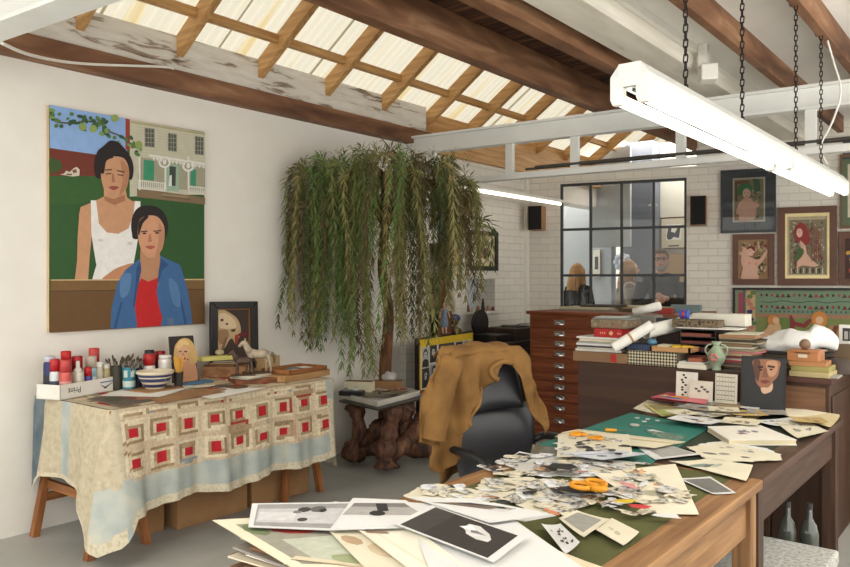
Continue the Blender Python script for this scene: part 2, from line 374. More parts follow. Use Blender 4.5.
L = [((48, 86, 44), full),
 ((138, 172, 220), A((46, 46), (412, 112), (412, 310), (46, 300))),
 ((112, 52, 40), A((46, 250), (275, 283), (275, 400), (46, 392))),
 ((60, 84, 44), A((46, 300), (90, 310), (105, 345), (70, 365), (46, 365)), True),
 ((54, 92, 46), A((46, 382), (430, 385), (430, 500), (46, 520))),
 ((193, 190, 168), A((424, 114), (780, 178), (780, 470), (424, 480))),
 ((150, 60, 48), A((404, 110), (425, 115), (425, 262), (404, 258))),
 ((172, 160, 128), A((430, 122), (780, 180), (780, 190), (430, 132)))]
for k in range(9): L.append(((180, 177, 156), A((430, 145+k*15), (780, 200+k*12), (780, 201.5+k*12), (430, 147+k*15))))
for x0, y0, x1, y1 in ((498, 158, 538, 245), (608, 183, 643, 265), (735, 198, 770, 282)):
    L.append(((140, 138, 120), A((x0-4, y0-5), (x1+4, y0+1), (x1+4, y1+4), (x0-4, y1-1)))); L.append(((82, 86, 80), A((x0, y0), (x1, y0+5), (x1, y1), (x0, y1-6))))
    w_ = x1-x0
    for q in (.33, .66): L.append(((170, 170, 152), A((x0+w_*q-1, y0), (x0+w_*q+1, y0), (x0+w_*q+1, y1-2), (x0+w_*q-1, y1-2))))
    for q in (.25, .5, .75): yy = y0+(y1-y0)*q; L.append(((170, 170, 152), A((x0, yy-1), (x1, yy+1), (x1, yy+3), (x0, yy+1))))
L += [((158, 155, 132), A((470, 292), (780, 345), (780, 455), (460, 430))),
 ((60, 140, 104), A((490, 305), (540, 312), (538, 405), (488, 400))), ((150, 178, 156), A((598, 325), (655, 335), (655, 458), (598, 452))),
 ((62, 70, 62), A((612, 335), (642, 340), (640, 430), (610, 428))), ((222, 220, 212), A((612, 380), (622, 378), (622, 430), (608, 430))),
 ((62, 140, 108), A((712, 350), (738, 354), (736, 432), (710, 428))),
 ((128, 106, 80), A((458, 440), (780, 485), (780, 518), (458, 482))), ((150, 132, 104), A((575, 466), (700, 480), (705, 488), (575, 474))), ((98, 82, 62), A((575, 478), (708, 492), (710, 496), (575, 482))),
 ((216, 214, 204), A((460, 400), (592, 415), (592, 420), (460, 405))), ((216, 214, 204), A((460, 438), (592, 452), (592, 457), (460, 443))),
 ((216, 214, 204), A((700, 428), (778, 436), (778, 441), (700, 433))), ((216, 214, 204), A((700, 460), (778, 468), (778, 473), (700, 465)))]
for k in range(14): x = 463+k*9.3; L.append(((216, 214, 204), A((x, 402+k), (x+4, 402+k), (x+4, 442+k), (x, 441+k))))
for k in range(9): x = 702+k*9; L.append(((216, 214, 204), A((x, 430+k), (x+4, 430+k), (x+4, 464+k), (x, 463+k))))
for x in (466, 588, 697): L.append(((220, 218, 208), A((x, 290), (x+8, 291), (x+8, 450), (x, 449))))
L.append(((222, 220, 212), A((515, 280), (780, 322), (780, 332), (515, 290))))
for cx, cy in ((588, 318), (700, 335)):
    L.append(((222, 220, 212), A(*ell(cx, cy, 30, 28)))); L.append(((160, 156, 134), A(*ell(cx, cy, 20, 18)))); L.append(((222, 220, 212), A(*ell(cx, cy-2, 8, 14))))
for k in range(14): x = 530+k*18; y = 295+k*2.9; L.append(((222, 220, 212), A((x, y), (x+14, y+2), (x+7, y+18))))
rnd = random.Random(4)
br = [(50, 95), (90, 130), (150, 135), (200, 125), (240, 125), (290, 140), (330, 175), (370, 190), (420, 225), (470, 255)]
L.append(((92, 78, 56), A(*([(x, y-4) for x, y in br]+[(x, y+4) for x, y in br[::-1]]))))
for k in range(60):
    i = rnd.randrange(len(br)-1); f = rnd.random(); x = br[i][0]*(1-f)+br[i+1][0]*f+rnd.gauss(0, 12); y = br[i][1]*(1-f)+br[i+1][1]*f+rnd.gauss(0, 20)
    x = max(54, x); y = max(52+x*.18+12, y)
    L.append((rnd.choice([(62, 92, 58), (86, 118, 66), (122, 150, 88), (52, 78, 56)]), A(*ell(x, y, rnd.uniform(8, 18), rnd.uniform(6, 11), 7, rnd.random()*3)), True))
for x, y in ((200, 152), (352, 110), (250, 160), (465, 235)): L.append(((140, 160, 88), A(*ell(x, y, 18, 18))))
L += [((206, 196, 176), A((92, 376), (112, 372), (122, 358), (138, 364), (158, 346), (172, 340), (186, 354), (184, 382), (150, 386), (120, 380))), ((130, 84, 66), A((150, 356), (168, 350), (174, 366), (156, 370))), ((90, 60, 48), A((124, 372), (150, 374), (148, 380), (122, 378)))]
# woman standing behind, white vest
L += [(SK, A((182, 567), (190, 530), (250, 505), (300, 480), (300, 430), (400, 430), (410, 485), (470, 525), (500, 600), (500, 640), (190, 640))),
 (SK, B((170, 10), (215, 0), (225, 110), (215, 200), (208, 306), (150, 306), (160, 220), (162, 120))),
 (SK, B((215, -30), (425, -40), (425, 60), (380, 120), (230, 110))),
 ((230, 228, 224), B((220, -42), (243, -42), (255, 60), (290, 98), (340, 104), (385, 80), (405, 20), (412, -38), (436, -38), (436, 60), (418, 170), (405, 240), (330, 258), (275, 306), (225, 306), (244, 240), (232, 170), (222, 100))),
 ((190, 134, 98), B((275, 306), (300, 275), (345, 248), (420, 234), (420, 306)), True),
 ((208, 202, 196), B(*ell(262, 132, 12, 8))), ((208, 202, 196), B(*ell(390, 145, 12, 8))), ((164, 112, 84), A(*[(x, y) for x, y in ((300, 478), (345, 492), (400, 470), (400, 500), (350, 520), (305, 500))])),
 (HR, A((262, 380), (256, 330), (268, 270), (300, 240), (330, 216), (365, 222), (395, 250), (425, 290), (440, 340), (434, 395), (410, 400), (280, 395)), True),
 (SK, A((285, 350), (300, 300), (340, 290), (395, 300), (418, 350), (415, 410), (395, 460), (350, 490), (315, 470), (292, 420)), True),
 ((176, 124, 94), A((380, 310), (418, 350), (412, 415), (390, 462), (372, 475), (388, 400)), True),
 (HR, A((280, 360), (290, 300), (330, 280), (345, 296), (312, 312), (300, 370)), True),
 ((70, 48, 42), A((306, 352), (338, 350), (338, 356), (306, 358))), ((70, 48, 42), A((362, 354), (398, 362), (397, 368), (362, 360))),
 ((96, 70, 58), A((308, 370), (335, 368), (335, 374), (310, 376))), ((96, 70, 58), A((364, 374), (394, 378), (392, 384), (364, 380))),
 ((168, 110, 84), A((338, 372), (347, 372), (354, 412), (336, 414))), ((150, 78, 70), A((322, 436), (345, 430), (372, 436), (346, 450)), True)]
# bench
L += [((198, 176, 130), B((45, 303), (716, 300), (716, 306), (45, 308))), ((104, 76, 44), B((45, 308), (716, 306), (716, 496), (40, 536))), ((120, 90, 54), B((45, 310), (716, 308), (716, 345), (45, 354))), ((80, 56, 34), B((45, 352), (716, 343), (716, 347), (45, 356)))]
# seated woman, denim shirt
L += [(DEN, B((305, 518), (310, 430), (335, 320), (370, 262), (430, 215), (520, 198), (610, 240), (640, 340), (655, 430), (662, 497), (420, 512))),
 ((182, 134, 102), B((436, 170), (520, 170), (524, 260), (515, 330), (470, 360), (432, 320))),
 ((190, 34, 36), B((425, 325), (440, 298), (470, 312), (512, 295), (506, 360), (520, 430), (532, 470), (524, 505), (422, 512), (412, 420))),
 (DEN2, B((418, 250), (436, 225), (440, 262), (424, 340), (412, 420), (404, 420), (414, 330))), (DEN2, B((524, 208), (560, 240), (530, 262), (512, 330), (506, 350), (516, 262))),
 (DEN2, B((350, 400), (358, 400), (330, 516), (318, 516))), (DEN2, B((606, 380), (612, 378), (640, 498), (628, 498))), ((84, 122, 168), B((560, 300), (600, 330), (610, 420), (575, 400)), True), ((88, 126, 170), B((350, 290), (395, 280), (385, 360), (350, 380)), True),
 ((88, 110, 138), B((552, 472), (580, 470), (580, 500), (556, 502))),
 (HR, B((398, 100), (396, 50), (412, 5), (445, -18), (500, -15), (540, 15), (556, 70), (545, 120), (520, 110), (415, 128)), True),
 (SK2, B((424, 90), (432, 45), (465, 25), (510, 30), (538, 70), (540, 130), (525, 180), (487, 210), (450, 192), (430, 145)), True),
 ((186, 134, 104), B((515, 60), (540, 90), (536, 150), (520, 185), (500, 203), (515, 130)), True),
 (HR, B((425, 95), (430, 50), (462, 24), (470, 32), (446, 60), (430, 110)), True),
 ((40, 28, 28), B((438, 92), (466, 90), (466, 95), (438, 97))), ((40, 28, 28), B((492, 90), (526, 88), (526, 93), (492, 95))),
 ((60, 44, 40), B(*ell(453, 102, 9, 4))), ((60, 44, 40), B(*ell(508, 100, 9, 4))), ((176, 116, 92), B((474, 104), (480, 104), (486, 138), (468, 140))), ((170, 86, 80), B((458, 160), (480, 155), (500, 160), (480, 172)), True)]
o = art('picture_face', m_wall(XP), (1, 0, 0), L, t, .00003)
# ================================================================ TRESTLE TABLE UNDER THE QUILT
TX0, TX1, TY0, TY1, TZ = -4.60, -3.765, 2.10, 3.74, .812
OAK = {a: wood('orange_oak', (120, 72, 38), (170, 112, 64), a) for a in 'xyz'}
def trestle(y, label):
    t = thing('trestle', label, 'trestle', (-4.24, y, 0), 0, 'trestles carrying the quilt covered table')
    for sx, x in ((1, -3.93), (-1, -4.55)):
        for sy in (-1, 1):
            MB().bar((x, y+sy*.17, 0), (x-sx*.03, y+sy*.035, .772), .04, .045, up=(1, 0, 0)).build('leg', OAK['z'], t)
        MB().bar((x-sx*.008, y-.14, .22), (x-sx*.008, y+.14, .22), .025, .045).build('brace', OAK['y'], t)
    MB().box((-4.58, y-.03, .735), (-3.86, y+.03, .792)).build('top_rail', OAK['x'], t)
    MB().bar((-4.55, y-.10, .3), (-3.93, y-.10, .3), .022, .05).build('brace', OAK['x'], t)
    return t
trestle(2.24, 'orange wooden trestle under the near end of the quilt covered table')
trestle(3.60, 'orange wooden trestle under the far end of the quilt covered table')
tag(MB().box((TX0, TY0, .792), (TX1, TY1, TZ)).build('table_board', OAK['y'], bevel=.003), 'long table board resting on two trestles under the patchwork quilt', 'table')
# quilt: one surface, 9 x 2 log cabin blocks towards the room, blue band, pale hem
qr = random.Random(7)
QC = [(206, 190, 158), (216, 202, 174), (190, 170, 138), (166, 142, 110), (198, 178, 150), (150, 128, 100), (186, 150, 130), (212, 196, 170), (200, 186, 160), (158, 64, 58), (140, 150, 156)]
QN = len(QC); QM = [plain(c, .95, var=.16, scale=60, bump=.4) for c in QC]+[plain((178, 34, 44), .95, var=.12, scale=40, bump=.4), textured('faded_blue_cloth', [(.3, (150, 160, 158)), (.5, (172, 178, 172)), (.7, (192, 192, 178))], (1, 1, 1), 6, .95, .2), textured('sprigged_cream', [(.35, (184, 172, 144)), (.5, (202, 192, 168)), (.7, (206, 198, 178))], (1, 1, 1), 55, .95, .2, 4), textured('old_linen', [(.3, (172, 160, 136)), (.5, (186, 174, 148)), (.7, (194, 184, 160))], (1, 1, 1), 30, .95, .2, 4), textured('slate_blue_cloth', [(.3, (84, 98, 108)), (.7, (120, 132, 136))], (1, 1, 1), 9, .95, .2)]
RED, BLU, HEM, LIN, SLT = QN, QN+1, QN+2, QN+3, QN+4
blocks = [[[qr.choice([0, 1, 7, 8, 4, 1, 0]), qr.choice([2, 3, 5, 6, 4]), qr.choice([0, 1, 7]), qr.choice([3, 4, 5, 0])] for _ in range(11)] for _ in range(4)]
sides = [[[qr.random() for _ in range(4)] for _ in range(11)] for _ in range(4)]
def blockmat(bx, by, i, j):
    """cell (i, j) of a 9 x 9 log cabin block"""
    r = max(abs(i-4), abs(j-4))
    if r <= 1: return RED
    k = 4-r
    b = blocks[by % 4][bx % 11]; s = sides[by % 4][bx % 11]
    side = 0 if (j-4 == r) else 1 if (j-4 == -r) else 2 if (i-4 == r) else 3
    if s[side] > .80: return [9, 3, 5, 10][(bx+side+by) % 4] if r == 3 else b[1]
    if r == 4: return 4 if side < 2 else b[0]
    if r == 3: return 5 if s[side] < .22 else 1
    return 3 if s[side] > .45 else 0
NB = 9
# perimeter path: back left corner, near left corner (towards camera), along front, far right corner, back
per = []
def seg(p, q, n, tagm):
    for i in range(n): per.append((Vector(p).lerp(Vector(q), i/n), tagm))
xb, xf, y0, y1 = TX0+.0, TX1+.004, TY0-.004, TY1+.004
NL, NF = 24, 81
seg((xb, y0, 0), (xf-.03, y0, 0), NL, 'L')
for k in range(6):
    a = -PI/2+PI/2*k/6; per.append((Vector((xf-.03+.03*math.cos(a), y0+.03+.03*math.sin(a), 0)), 'C'))
seg((xf, y0+.03, 0), (xf, y1-.03, 0), NF, 'F')
for k in range(6):
    a = PI/2*k/6; per.append((Vector((xf-.03+.03*math.cos(a), y1-.03+.03*math.sin(a), 0)), 'D'))
seg((xf-.03, y1, 0), (xb, y1, 0), 16, 'R'); per.append((Vector((xb, y1, 0)), 'R'))
NP = len(per); NR = 36
def drop(i):
    p, tg = per[i]
    if tg == 'L': f = (p.x-xb)/(xf-xb); return .46-.03*math.sin(f*5)+max(0, (f-.62)/.38)**1.6*.30 + max(0, .15-f)*.6
    if tg == 'C': k = i-NL; return .74-.015*abs(k-2)
    if tg == 'F':
        f = (p.y-y0)/(y1-y0); return .555+max(0, .055-f)/.055*.16+.012*math.sin(f*17)-.07*max(0, f-.55)
    if tg == 'D': return .60
    f = (xf-p.x)/(xf-xb); return .60-.12*f
def nor(i):
    a = per[max(i-2, 0)][0]; b = per[min(i+2, NP-1)][0]; d = (b-a).normalized(); return Vector((d.y, -d.x, 0))
ZT = TZ+.006
qv = MB(); cols_ = []
for i in range(NP):
    p, tg = per[i]; n = nor(i); L_ = drop(i); cols_.append(len(qv.v))
    for j in range(NR+1):
        q = j/NR; z = ZT-L_*q
        amp = (.012*math.sin(i*.42)+.009*math.sin(i*.19+1)+.004*math.sin(i*1.1))*(q**1.2)*2.0 + .03*q
        if tg == 'C': amp += .10*q
        if tg == 'L' and i > NL-7: amp += .10*q*((i-(NL-7))/7)
        if tg == 'F' and i < NL+6+8: amp += .10*q*(1-(i-NL-6)/8)
        if tg == 'L': amp = min(amp, .05+.1*q) if i > 4 else amp*.3
        if tg == 'R' : amp += .02*q*math.sin(i*1.2)
        w = p+n*(amp+.006*min(1, q*8)); qv.v.append(Vector((max(w.x, -4.63), w.y, z)))
for i in range(NP-1):
    tg = per[i][1]
    for j in range(NR):
        a = cols_[i]+j; b = cols_[i+1]+j; qv.f.append([a, a+1, b+1, b])
        z = j/NR*drop(i)
        if tg == 'F':
            fi = i-NL-6
            if z < .045: m = blockmat(fi//9, 3, fi % 9, 8-int(z/.045*4)) if z < .04 else 1
            elif z < .365:
                zz = (z-.045)/.16; by = int(zz); m = blockmat(fi//9, by, fi % 9, int((zz-by)*9))
            elif z < drop(i)-.055: m = BLU
            else: m = HEM
            if fi < 1: m = LIN if z < .365 else BLU
            if fi > 77: m = BLU if z < .12 else HEM
        elif tg == 'L':
            f = (i)/NL; m = SLT if f < .14 else LIN if f < .38 else BLU if f < .54 else LIN
            if z > drop(i)-.03: m = HEM
        elif tg == 'C': m = LIN if z < .4 else BLU if z < drop(i)-.08 else HEM
        elif tg == 'D': m = HEM if z < .3 or z > .54 else BLU
        else: m = HEM if (z < .3 or z > drop(i)-.06) else BLU
        qv.m.append(m)
# top of the quilt
ntx, nty = 18, 81
base = len(qv.v)
for a in range(ntx+1):
    for b in range(nty+1):
        x = TX0+(xf-.012-TX0)*a/ntx; y = y0+.012+(y1-y0-.024)*b/nty
        qv.v.append(Vector((x, y, ZT+.001*math.sin(x*40)*math.sin(y*23))))
for a in range(ntx):
    for b in range(nty):
        i = base+a*(nty+1)+b; qv.f.append([i, i+nty+1, i+nty+2, i+1]); qv.m.append(LIN if b < 3 else blockmat(b//9, 2+(a < 9), b % 9, a % 9))
# join the rolled edge
ot = qv.build('quilt', QM, None, smooth=True); tag(ot, 'faded log cabin patchwork quilt with red centre squares draped over the trestle table', 'quilt')
ZQ = ZT+.002
# ---------------------------------------------------------------- things on the quilt table (z = ZQ)
def bx(name, label, cat, c, d, rz, mat, group=None, bevel=.003, z=None):
    """plain closed box as a thing"""
    M = Matrix.Translation(Vector(c)) @ Matrix.Rotation(rz, 4, 'Z'); mb = MB(M); mb.box((-d[0]/2, -d[1]/2, 0), (d[0]/2, d[1]/2, d[2]))
    return tag(mb.build(name, mat, bevel=bevel), label, cat, group)
def on(u, v, z=None): return atZ(u, v, ZQ if z is None else z)
CARD = plain((168, 132, 92), .85, scale=12); KRAFT = textured('kraft', [(.3, (140, 104, 70)), (.7, (162, 124, 84))], (1, 1, 1), 5, .9, .05)
PAPER = plain((232, 230, 222), .8, var=.02); CREAM = plain((226, 216, 190), .8, var=.04); INK = G((40, 38, 38)); CHROME = plain((200, 200, 200), .25, 1)
# a flat print of a painting and the white papers under the pots
def sheet4(name, label, cat, px, z, mat=None, group=None, layers=None, curl=0, th=.0012, seed=0):
    """paper whose four corners (pixels) lie at height z; layers painted in 0..1 sheet space"""
    P = [atZ(u, v, z) for u, v in px]; return sheetP(name, label, cat, P, mat, group, layers, curl, th, seed)
def sheetP(name, label, cat, P, mat=None, group=None, layers=None, curl=0, th=.0012, seed=0):
    r = random.Random(seed*7+3); ca, cb = r.choice([0, 1]), r.random()*6
    def f(a, b, dz=0):
        p = P[0].lerp(P[1], a).lerp(P[3].lerp(P[2], a), b); p = p.copy()
        e = (abs(a-.5)*2)**3 if ca else (abs(b-.5)*2)**3
        p.z += curl*e+dz+th; return p
    K = 6 if curl else 1
    mb = MB(); mb.grid(lambda a, b: f(a, b), K, K); n = len(mb.v)
    mb.grid(lambda a, b: f(a, b, -th*.9), K, K)
    mats = [mat or PAPER]
    if layers:
        mi = {}
        for k, (c, pts, *_s) in enumerate(layers):
            if c not in mi: mi[c] = len(mats); mats.append(c if not isinstance(c, tuple) else plain(c, .7, var=.1, scale=30))
            pp = [f(min(1, max(0, x)), min(1, max(0, y)), .0003+.00015*k) for x, y in pts]
            nn = Vector((0, 0, 0))
            for i in range(len(pp)): nn += pp[i].cross(pp[(i+1) % len(pp)])
            mb.add(pp if nn.z > 0 else pp[::-1], [tuple(range(len(pp)))], mi[c])
    o = mb.build(name, mats); return tag(o, label, cat, group)
sheet4('print', 'faded colour print lying flat on the near corner of the quilt', 'print', [(86, 399), (140, 388.5), (178, 397), (119, 407)], ZQ, G((120, 110, 92)), None,
       [((96, 88, 76), [(.05, .05), (.95, .05), (.95, .95), (.05, .95)]), ((158, 106, 82), ell(.6, .6, .2, .22, 9)), ((176, 128, 92), ell(.72, .45, .14, .14, 8)), ((110, 60, 52), ell(.45, .5, .1, .2, 8)), ((76, 78, 60), ell(.25, .4, .14, .2, 8)), ((70, 60, 60), ell(.5, .25, .1, .1, 8))])
sheet4('paper', 'white paper sheet under the pots and striped bowl on the quilt', 'paper', [(100, 396), (150, 381), (196, 386), (160, 397)], ZQ+.002, PAPER)
sheet4('paper', 'white paper lying along the edge of the quilt before the box of pictures', 'paper', [(198, 396), (222, 387), (266, 388), (212, 399)], ZQ+.002, PAPER)
sheet4('board', 'strip of brown cardboard lying along the quilt edge before the bowl', 'cardboard', [(150, 399), (200, 388), (226, 392), (160, 404)], ZQ+.0036, KRAFT)
# white shallow box of spray cans
A0 = atZ(60, 400, ZQ); 
P0, P1, P2 = atZ(39.5, 393.5, ZQ), atZ(60, 400.5, ZQ), atZ(113, 390.5, ZQ)
ux = (P2-P1).normalized(); uy = Vector((-ux.y, ux.x, 0)); wx = (P2-P1).length; wy = .175
bt = thing('paint_tray', 'shallow white cardboard tray holding the spray paint cans', 'cardboard tray', tuple(P1+ux*wx/2+uy*wy/2), math.atan2(ux.y, ux.x))
M0 = RM(bt); mb = MB(M0); WB = plain((226, 222, 212), .8)
hx, hy, hh = wx/2, wy/2, .085
mb.box((-hx, -hy, 0), (hx, hy, .004)); mb.box((-hx, -hy, 0), (hx, -hy+.004, hh)); mb.box((-hx, hy-.004, 0), (hx, hy, hh)); mb.box((-hx, -hy, 0), (-hx+.004, hy, hh)); mb.box((hx-.004, -hy, 0), (hx, hy, hh))
mb.build('tray', WB, bt)
def text(name, body, size, mat, M, parent=None, ext=.0004):
    c = bpy.data.curves.new(name, 'FONT'); c.body = body; c.size = size; c.extrude = ext; c.align_x = 'CENTER'; c.align_y = 'CENTER'
    tmp = bpy.data.objects.new(name, c); COL.objects.link(tmp); dg = bpy.context.evaluated_depsgraph_get()
    me = bpy.data.meshes.new_from_object(tmp.evaluated_get(dg)); bpy.data.objects.remove(tmp); mb = MB(M); mb.add([v.co for v in me.vertices], [tuple(p.vertices) for p in me.polygons])
    return mb.build(name, mat, parent)
PEN = plain((60, 62, 70), .8)
text('lettering', 'Print', .05, PEN, M0 @ Matrix.Translation((-.10, -hy-.001, .045)) @ Matrix.Rotation(PI/2, 4, 'X') @ Matrix.Rotation(PI, 4, 'Z'), bt)
mb = MB(M0); mb.prism([(.10, -hy-.0006, .05), (.14, -hy-.0006, .02), (.21, -hy-.0006, .055), (.14, -hy-.0006, .032)], (0, -.0005, 0)); mb.build('logo', plain((40, 44, 70), .7), bt)
mb = MB(M0); mb.box((.10, -hy-.001, .058), (.22, -hy, .064)); mb.build('printed_line', plain((70, 90, 160), .7), bt)
def trayp(u, d):
    p = atP(u, 300, P1+uy*d, uy); return Vector((p.x, p.y, ZQ+.006))
def spot(u, vb, z):
    if vb > 20: return atZ(u, vb, z)
    if vb < 0:
        p = atX(u, 300, vb); return Vector((p.x, p.y, z))
    return trayp(u, vb)
def can(label, u, vb, vt, r, body, cap, band=None, capr=.92, z=ZQ+.006, caph=.30, name='spray_can', nozzle=False, group='spray paint cans on the quilt table', cat='spray can'):
    """aerosol can: foot at pixel (u, vb) measured on the table, top at vt"""
    p = spot(u, vb, z); H = hgt(vt, p.dot(F))-p.z; r = min(r, .034) if 0 < vb < 20 else r
    t = thing(name, label, cat, tuple(p), 0, group); hb = H*(1-caph)
    b = MB().lathe(p, [(r*.96, 0), (r, .004), (r, hb-.02), (r*.92, hb-.006), (r*.7, hb)], 20); b.build('can_body', plain(body, .35, .2), t, smooth=False)
    if band: MB().lathe(p, [(r*1.01, hb*.25), (r*1.01, hb*.62)], 20, cap=False).build('label_band', plain(band, .5), t, smooth=True)
    if nozzle: MB().lathe(p, [(r*.72, hb), (r*.6, hb+.012), (r*.35, hb+.02), (r*.3, H), (.002, H)], 16).build('nozzle', plain(cap, .4), t, smooth=True)
    else: MB().lathe(p, [(r*capr, hb-.004), (r*capr, H-.004), (r*capr-.004, H), (.002, H)], 20).build('cap', plain(cap, .4), t, smooth=True)
    return t
RC = (176, 34, 38)
can('blue and dark spray can at the wall side of the white tray', 49.5, 0.135, 356, .033, (44, 50, 96), (190, 190, 200), (40, 38, 44), caph=.12)
can('white spray can with red cap beside the blue one in the tray', 55, 0.095, 359, .030, (200, 204, 204), RC, (60, 66, 80))
can('red spray can with dull red cap at the front of the tray', 65.5, 0.04, 360, .038, (196, 90, 84), (186, 66, 64), (206, 150, 140))
can('tall spray can with bright red cap at the back of the tray', 66, 0.13, 351, .032, (180, 180, 176), (188, 26, 30))
can('cream spray can with white nozzle at the front of the tray', 78, 0.04, 361, .036, (206, 202, 186), (222, 220, 210), (190, 180, 160), nozzle=True)
can('spray can with wide red cap behind the one with white nozzle', 77, 0.11, 356, .040, (190, 60, 56), (170, 30, 36))
can('clear capped pale blue spray can in the white tray', 91, 0.085, 356, .036, (150, 190, 200), (190, 176, 160), (226, 226, 222), caph=.32)
can('small violet spray can with red cap in the white tray', 88, 0.026, 367, .024, (74, 66, 130), RC)
can('spray can with large dull red cap farthest back in the tray', 94, 0.14, 348, .038, (200, 170, 160), (190, 62, 60), caph=.45)
def jar(label, u, vb, vt, r, glassc, lid):
    p = spot(u, vb, ZQ+.006); H = hgt(vt, p.dot(F))-p.z; t = thing('glass_jar', label, 'jar', tuple(p), 0, 'small jars in the white tray')
    MB().lathe(p, [(r, 0), (r, H*.7), (r*.8, H*.8), (r*.8, H*.86)], 16).build('jar_body', plain(glassc, .15), t, smooth=False)
    MB().lathe(p, [(r*.85, H*.84), (r*.85, H), (.002, H)], 16).build('lid', plain(lid, .4), t)
jar('small ochre jar with pale lid at the end of the white tray', 106, 0.04, 364, .027, (176, 162, 116), (214, 210, 196))
jar('small pale jar with white lid behind the ochre jar', 99.5, 0.045, 362, .022, (196, 190, 170), (222, 220, 210))
def brushpot(label, u, vb, vt, r, c, top, nb, seed, name='brush_pot', pats=None, bcols=((60, 50, 44), (120, 104, 84))):
    p = spot(u, vb, ZQ+.003); H = hgt(vt, p.dot(F))-p.z; HT = hgt(top, p.dot(F))-p.z; rr = random.Random(seed)
    t = thing(name, label, 'pot of brushes', tuple(p), 0)
    MB().lathe(p, [(r*.82, 0), (r, H), (r*.93, H), (r*.76, .008), (.001, .008)], 18).build('pot', plain(c, .4), t)
    if pats:
        MB().lathe(p, [(r*.862+.001, H*.15), (r*.92+.001, H*.42)], 18, cap=False).build('stripe', plain(pats, .5), t); MB().lathe(p, [(r*.942+.001, H*.6), (r*.99+.001, H*.92)], 6, cap=False)
        for q in range(6):
            a = q*PI/3; MB().prism([p+Vector(((r*.97+.002)*math.cos(a+s), (r*.97+.002)*math.sin(a+s), H*z)) for s, z in ((-.3, .58), (.3, .58), (.3, .88), (-.3, .88))], (.0005, 0, 0)).build('label_patch', plain(pats, .5), t)
    for q in range(nb):
        a = rr.random()*2*PI; e = rr.uniform(.2, 1); hh = rr.uniform(.8, 1)*HT
        b0 = p+Vector((r*.4*e*math.cos(a+2), r*.4*e*math.sin(a+2), .02)); b1 = p+Vector((r*1.7*e*math.cos(a), r*1.7*e*math.sin(a), hh)); bm = b0.lerp(b1, .72)
        s = thing('brush_stick', None, None, (0, 0, 0)) if False else None
        if name == 'pencil_cup':
            MB().tube([b0, b1], .0042, 6).build('pencil', plain(bcols[q % 2], .5), t); continue
        mb = MB(); mb.tube([b0, bm], .0035, 5, 0); mb.tube([bm, b0.lerp(b1, .86)], .0048, 5, 1); mb.tube([b0.lerp(b1, .86), b0.lerp(b1, .93), b1], [.0055, .007, .002], 5, 2)
        mb.build('brush', [plain(bcols[q % 2], .6), plain((150, 146, 136), .4, .6), plain((84, 70, 56), .9)], t)
brushpot('dark pot crammed with paintbrushes behind the blue cup', 117, -4.42, 366, .042, (64, 62, 52), 354, 16, 1)
brushpot('blue patterned cup full of paintbrushes beside the striped bowl', 129, 390, 367, .040, (56, 128, 146), 354, 18, 2, pats=(190, 206, 200))
brushpot('dark blue pot with brush tips behind the striped bowl', 138, -4.38, 368, .03, (44, 50, 78), 357, 9, 5)
can('white spray can with red cap behind the striped bowl', 149, -4.36, 354, .038, (222, 218, 210), RC, (190, 60, 58), z=ZQ+.003, caph=.32)
can('dark can with black lid near the wall behind the bowl', 149.5, -4.5, 350, .034, (70, 34, 36), (36, 34, 34), z=ZQ+.003, group=None, name='paint_can', cat='can')
can('dark red can with red cap against the wall behind the bowl', 160, -4.52, 351, .036, (92, 36, 38), (160, 30, 36), z=ZQ+.003)
can('tall plain white can with pencil mark beside the blonde portrait', 165, -4.33, 355, .042, (222, 220, 212), (224, 222, 216), z=ZQ+.003, caph=.1)
# striped bowl on a board
bp = atZ(155, 389.5, ZQ+.003); Mz = Matrix.Rotation(.15, 4, 'Z')
tag(MB(Matrix.Translation(bp) @ Mz).box((-.12, -.13, 0), (.10, .14, .008)).build('board', KRAFT, bevel=.002), 'small brown board under the striped mixing bowl', 'board')
bp = bp+Vector((0, 0, .009)); prof = [(.055, 0), (.06, .01), (.075, .03), (.085, .045), (.09, .052), (.096, .066), (.099, .074), (.103, .088), (.112, .094), (.113, .108), (.104, .108), (.09, .06), (.05, .014), (.001, .012)]
bm_ = [1, 0, 1, 0, 0, 1, 0, 0, 0, 0, 0, 0, 0]
tag(MB().lathe(bp, prof, 32, [0, 1, 0, 1, 1, 0, 1, 0, 0, 0, 0, 0, 0]).build('mixing_bowl', [plain((216, 204, 178), .35), plain((60, 66, 104), .35)]), 'cream mixing bowl with dark blue stripes standing on a board', 'bowl')
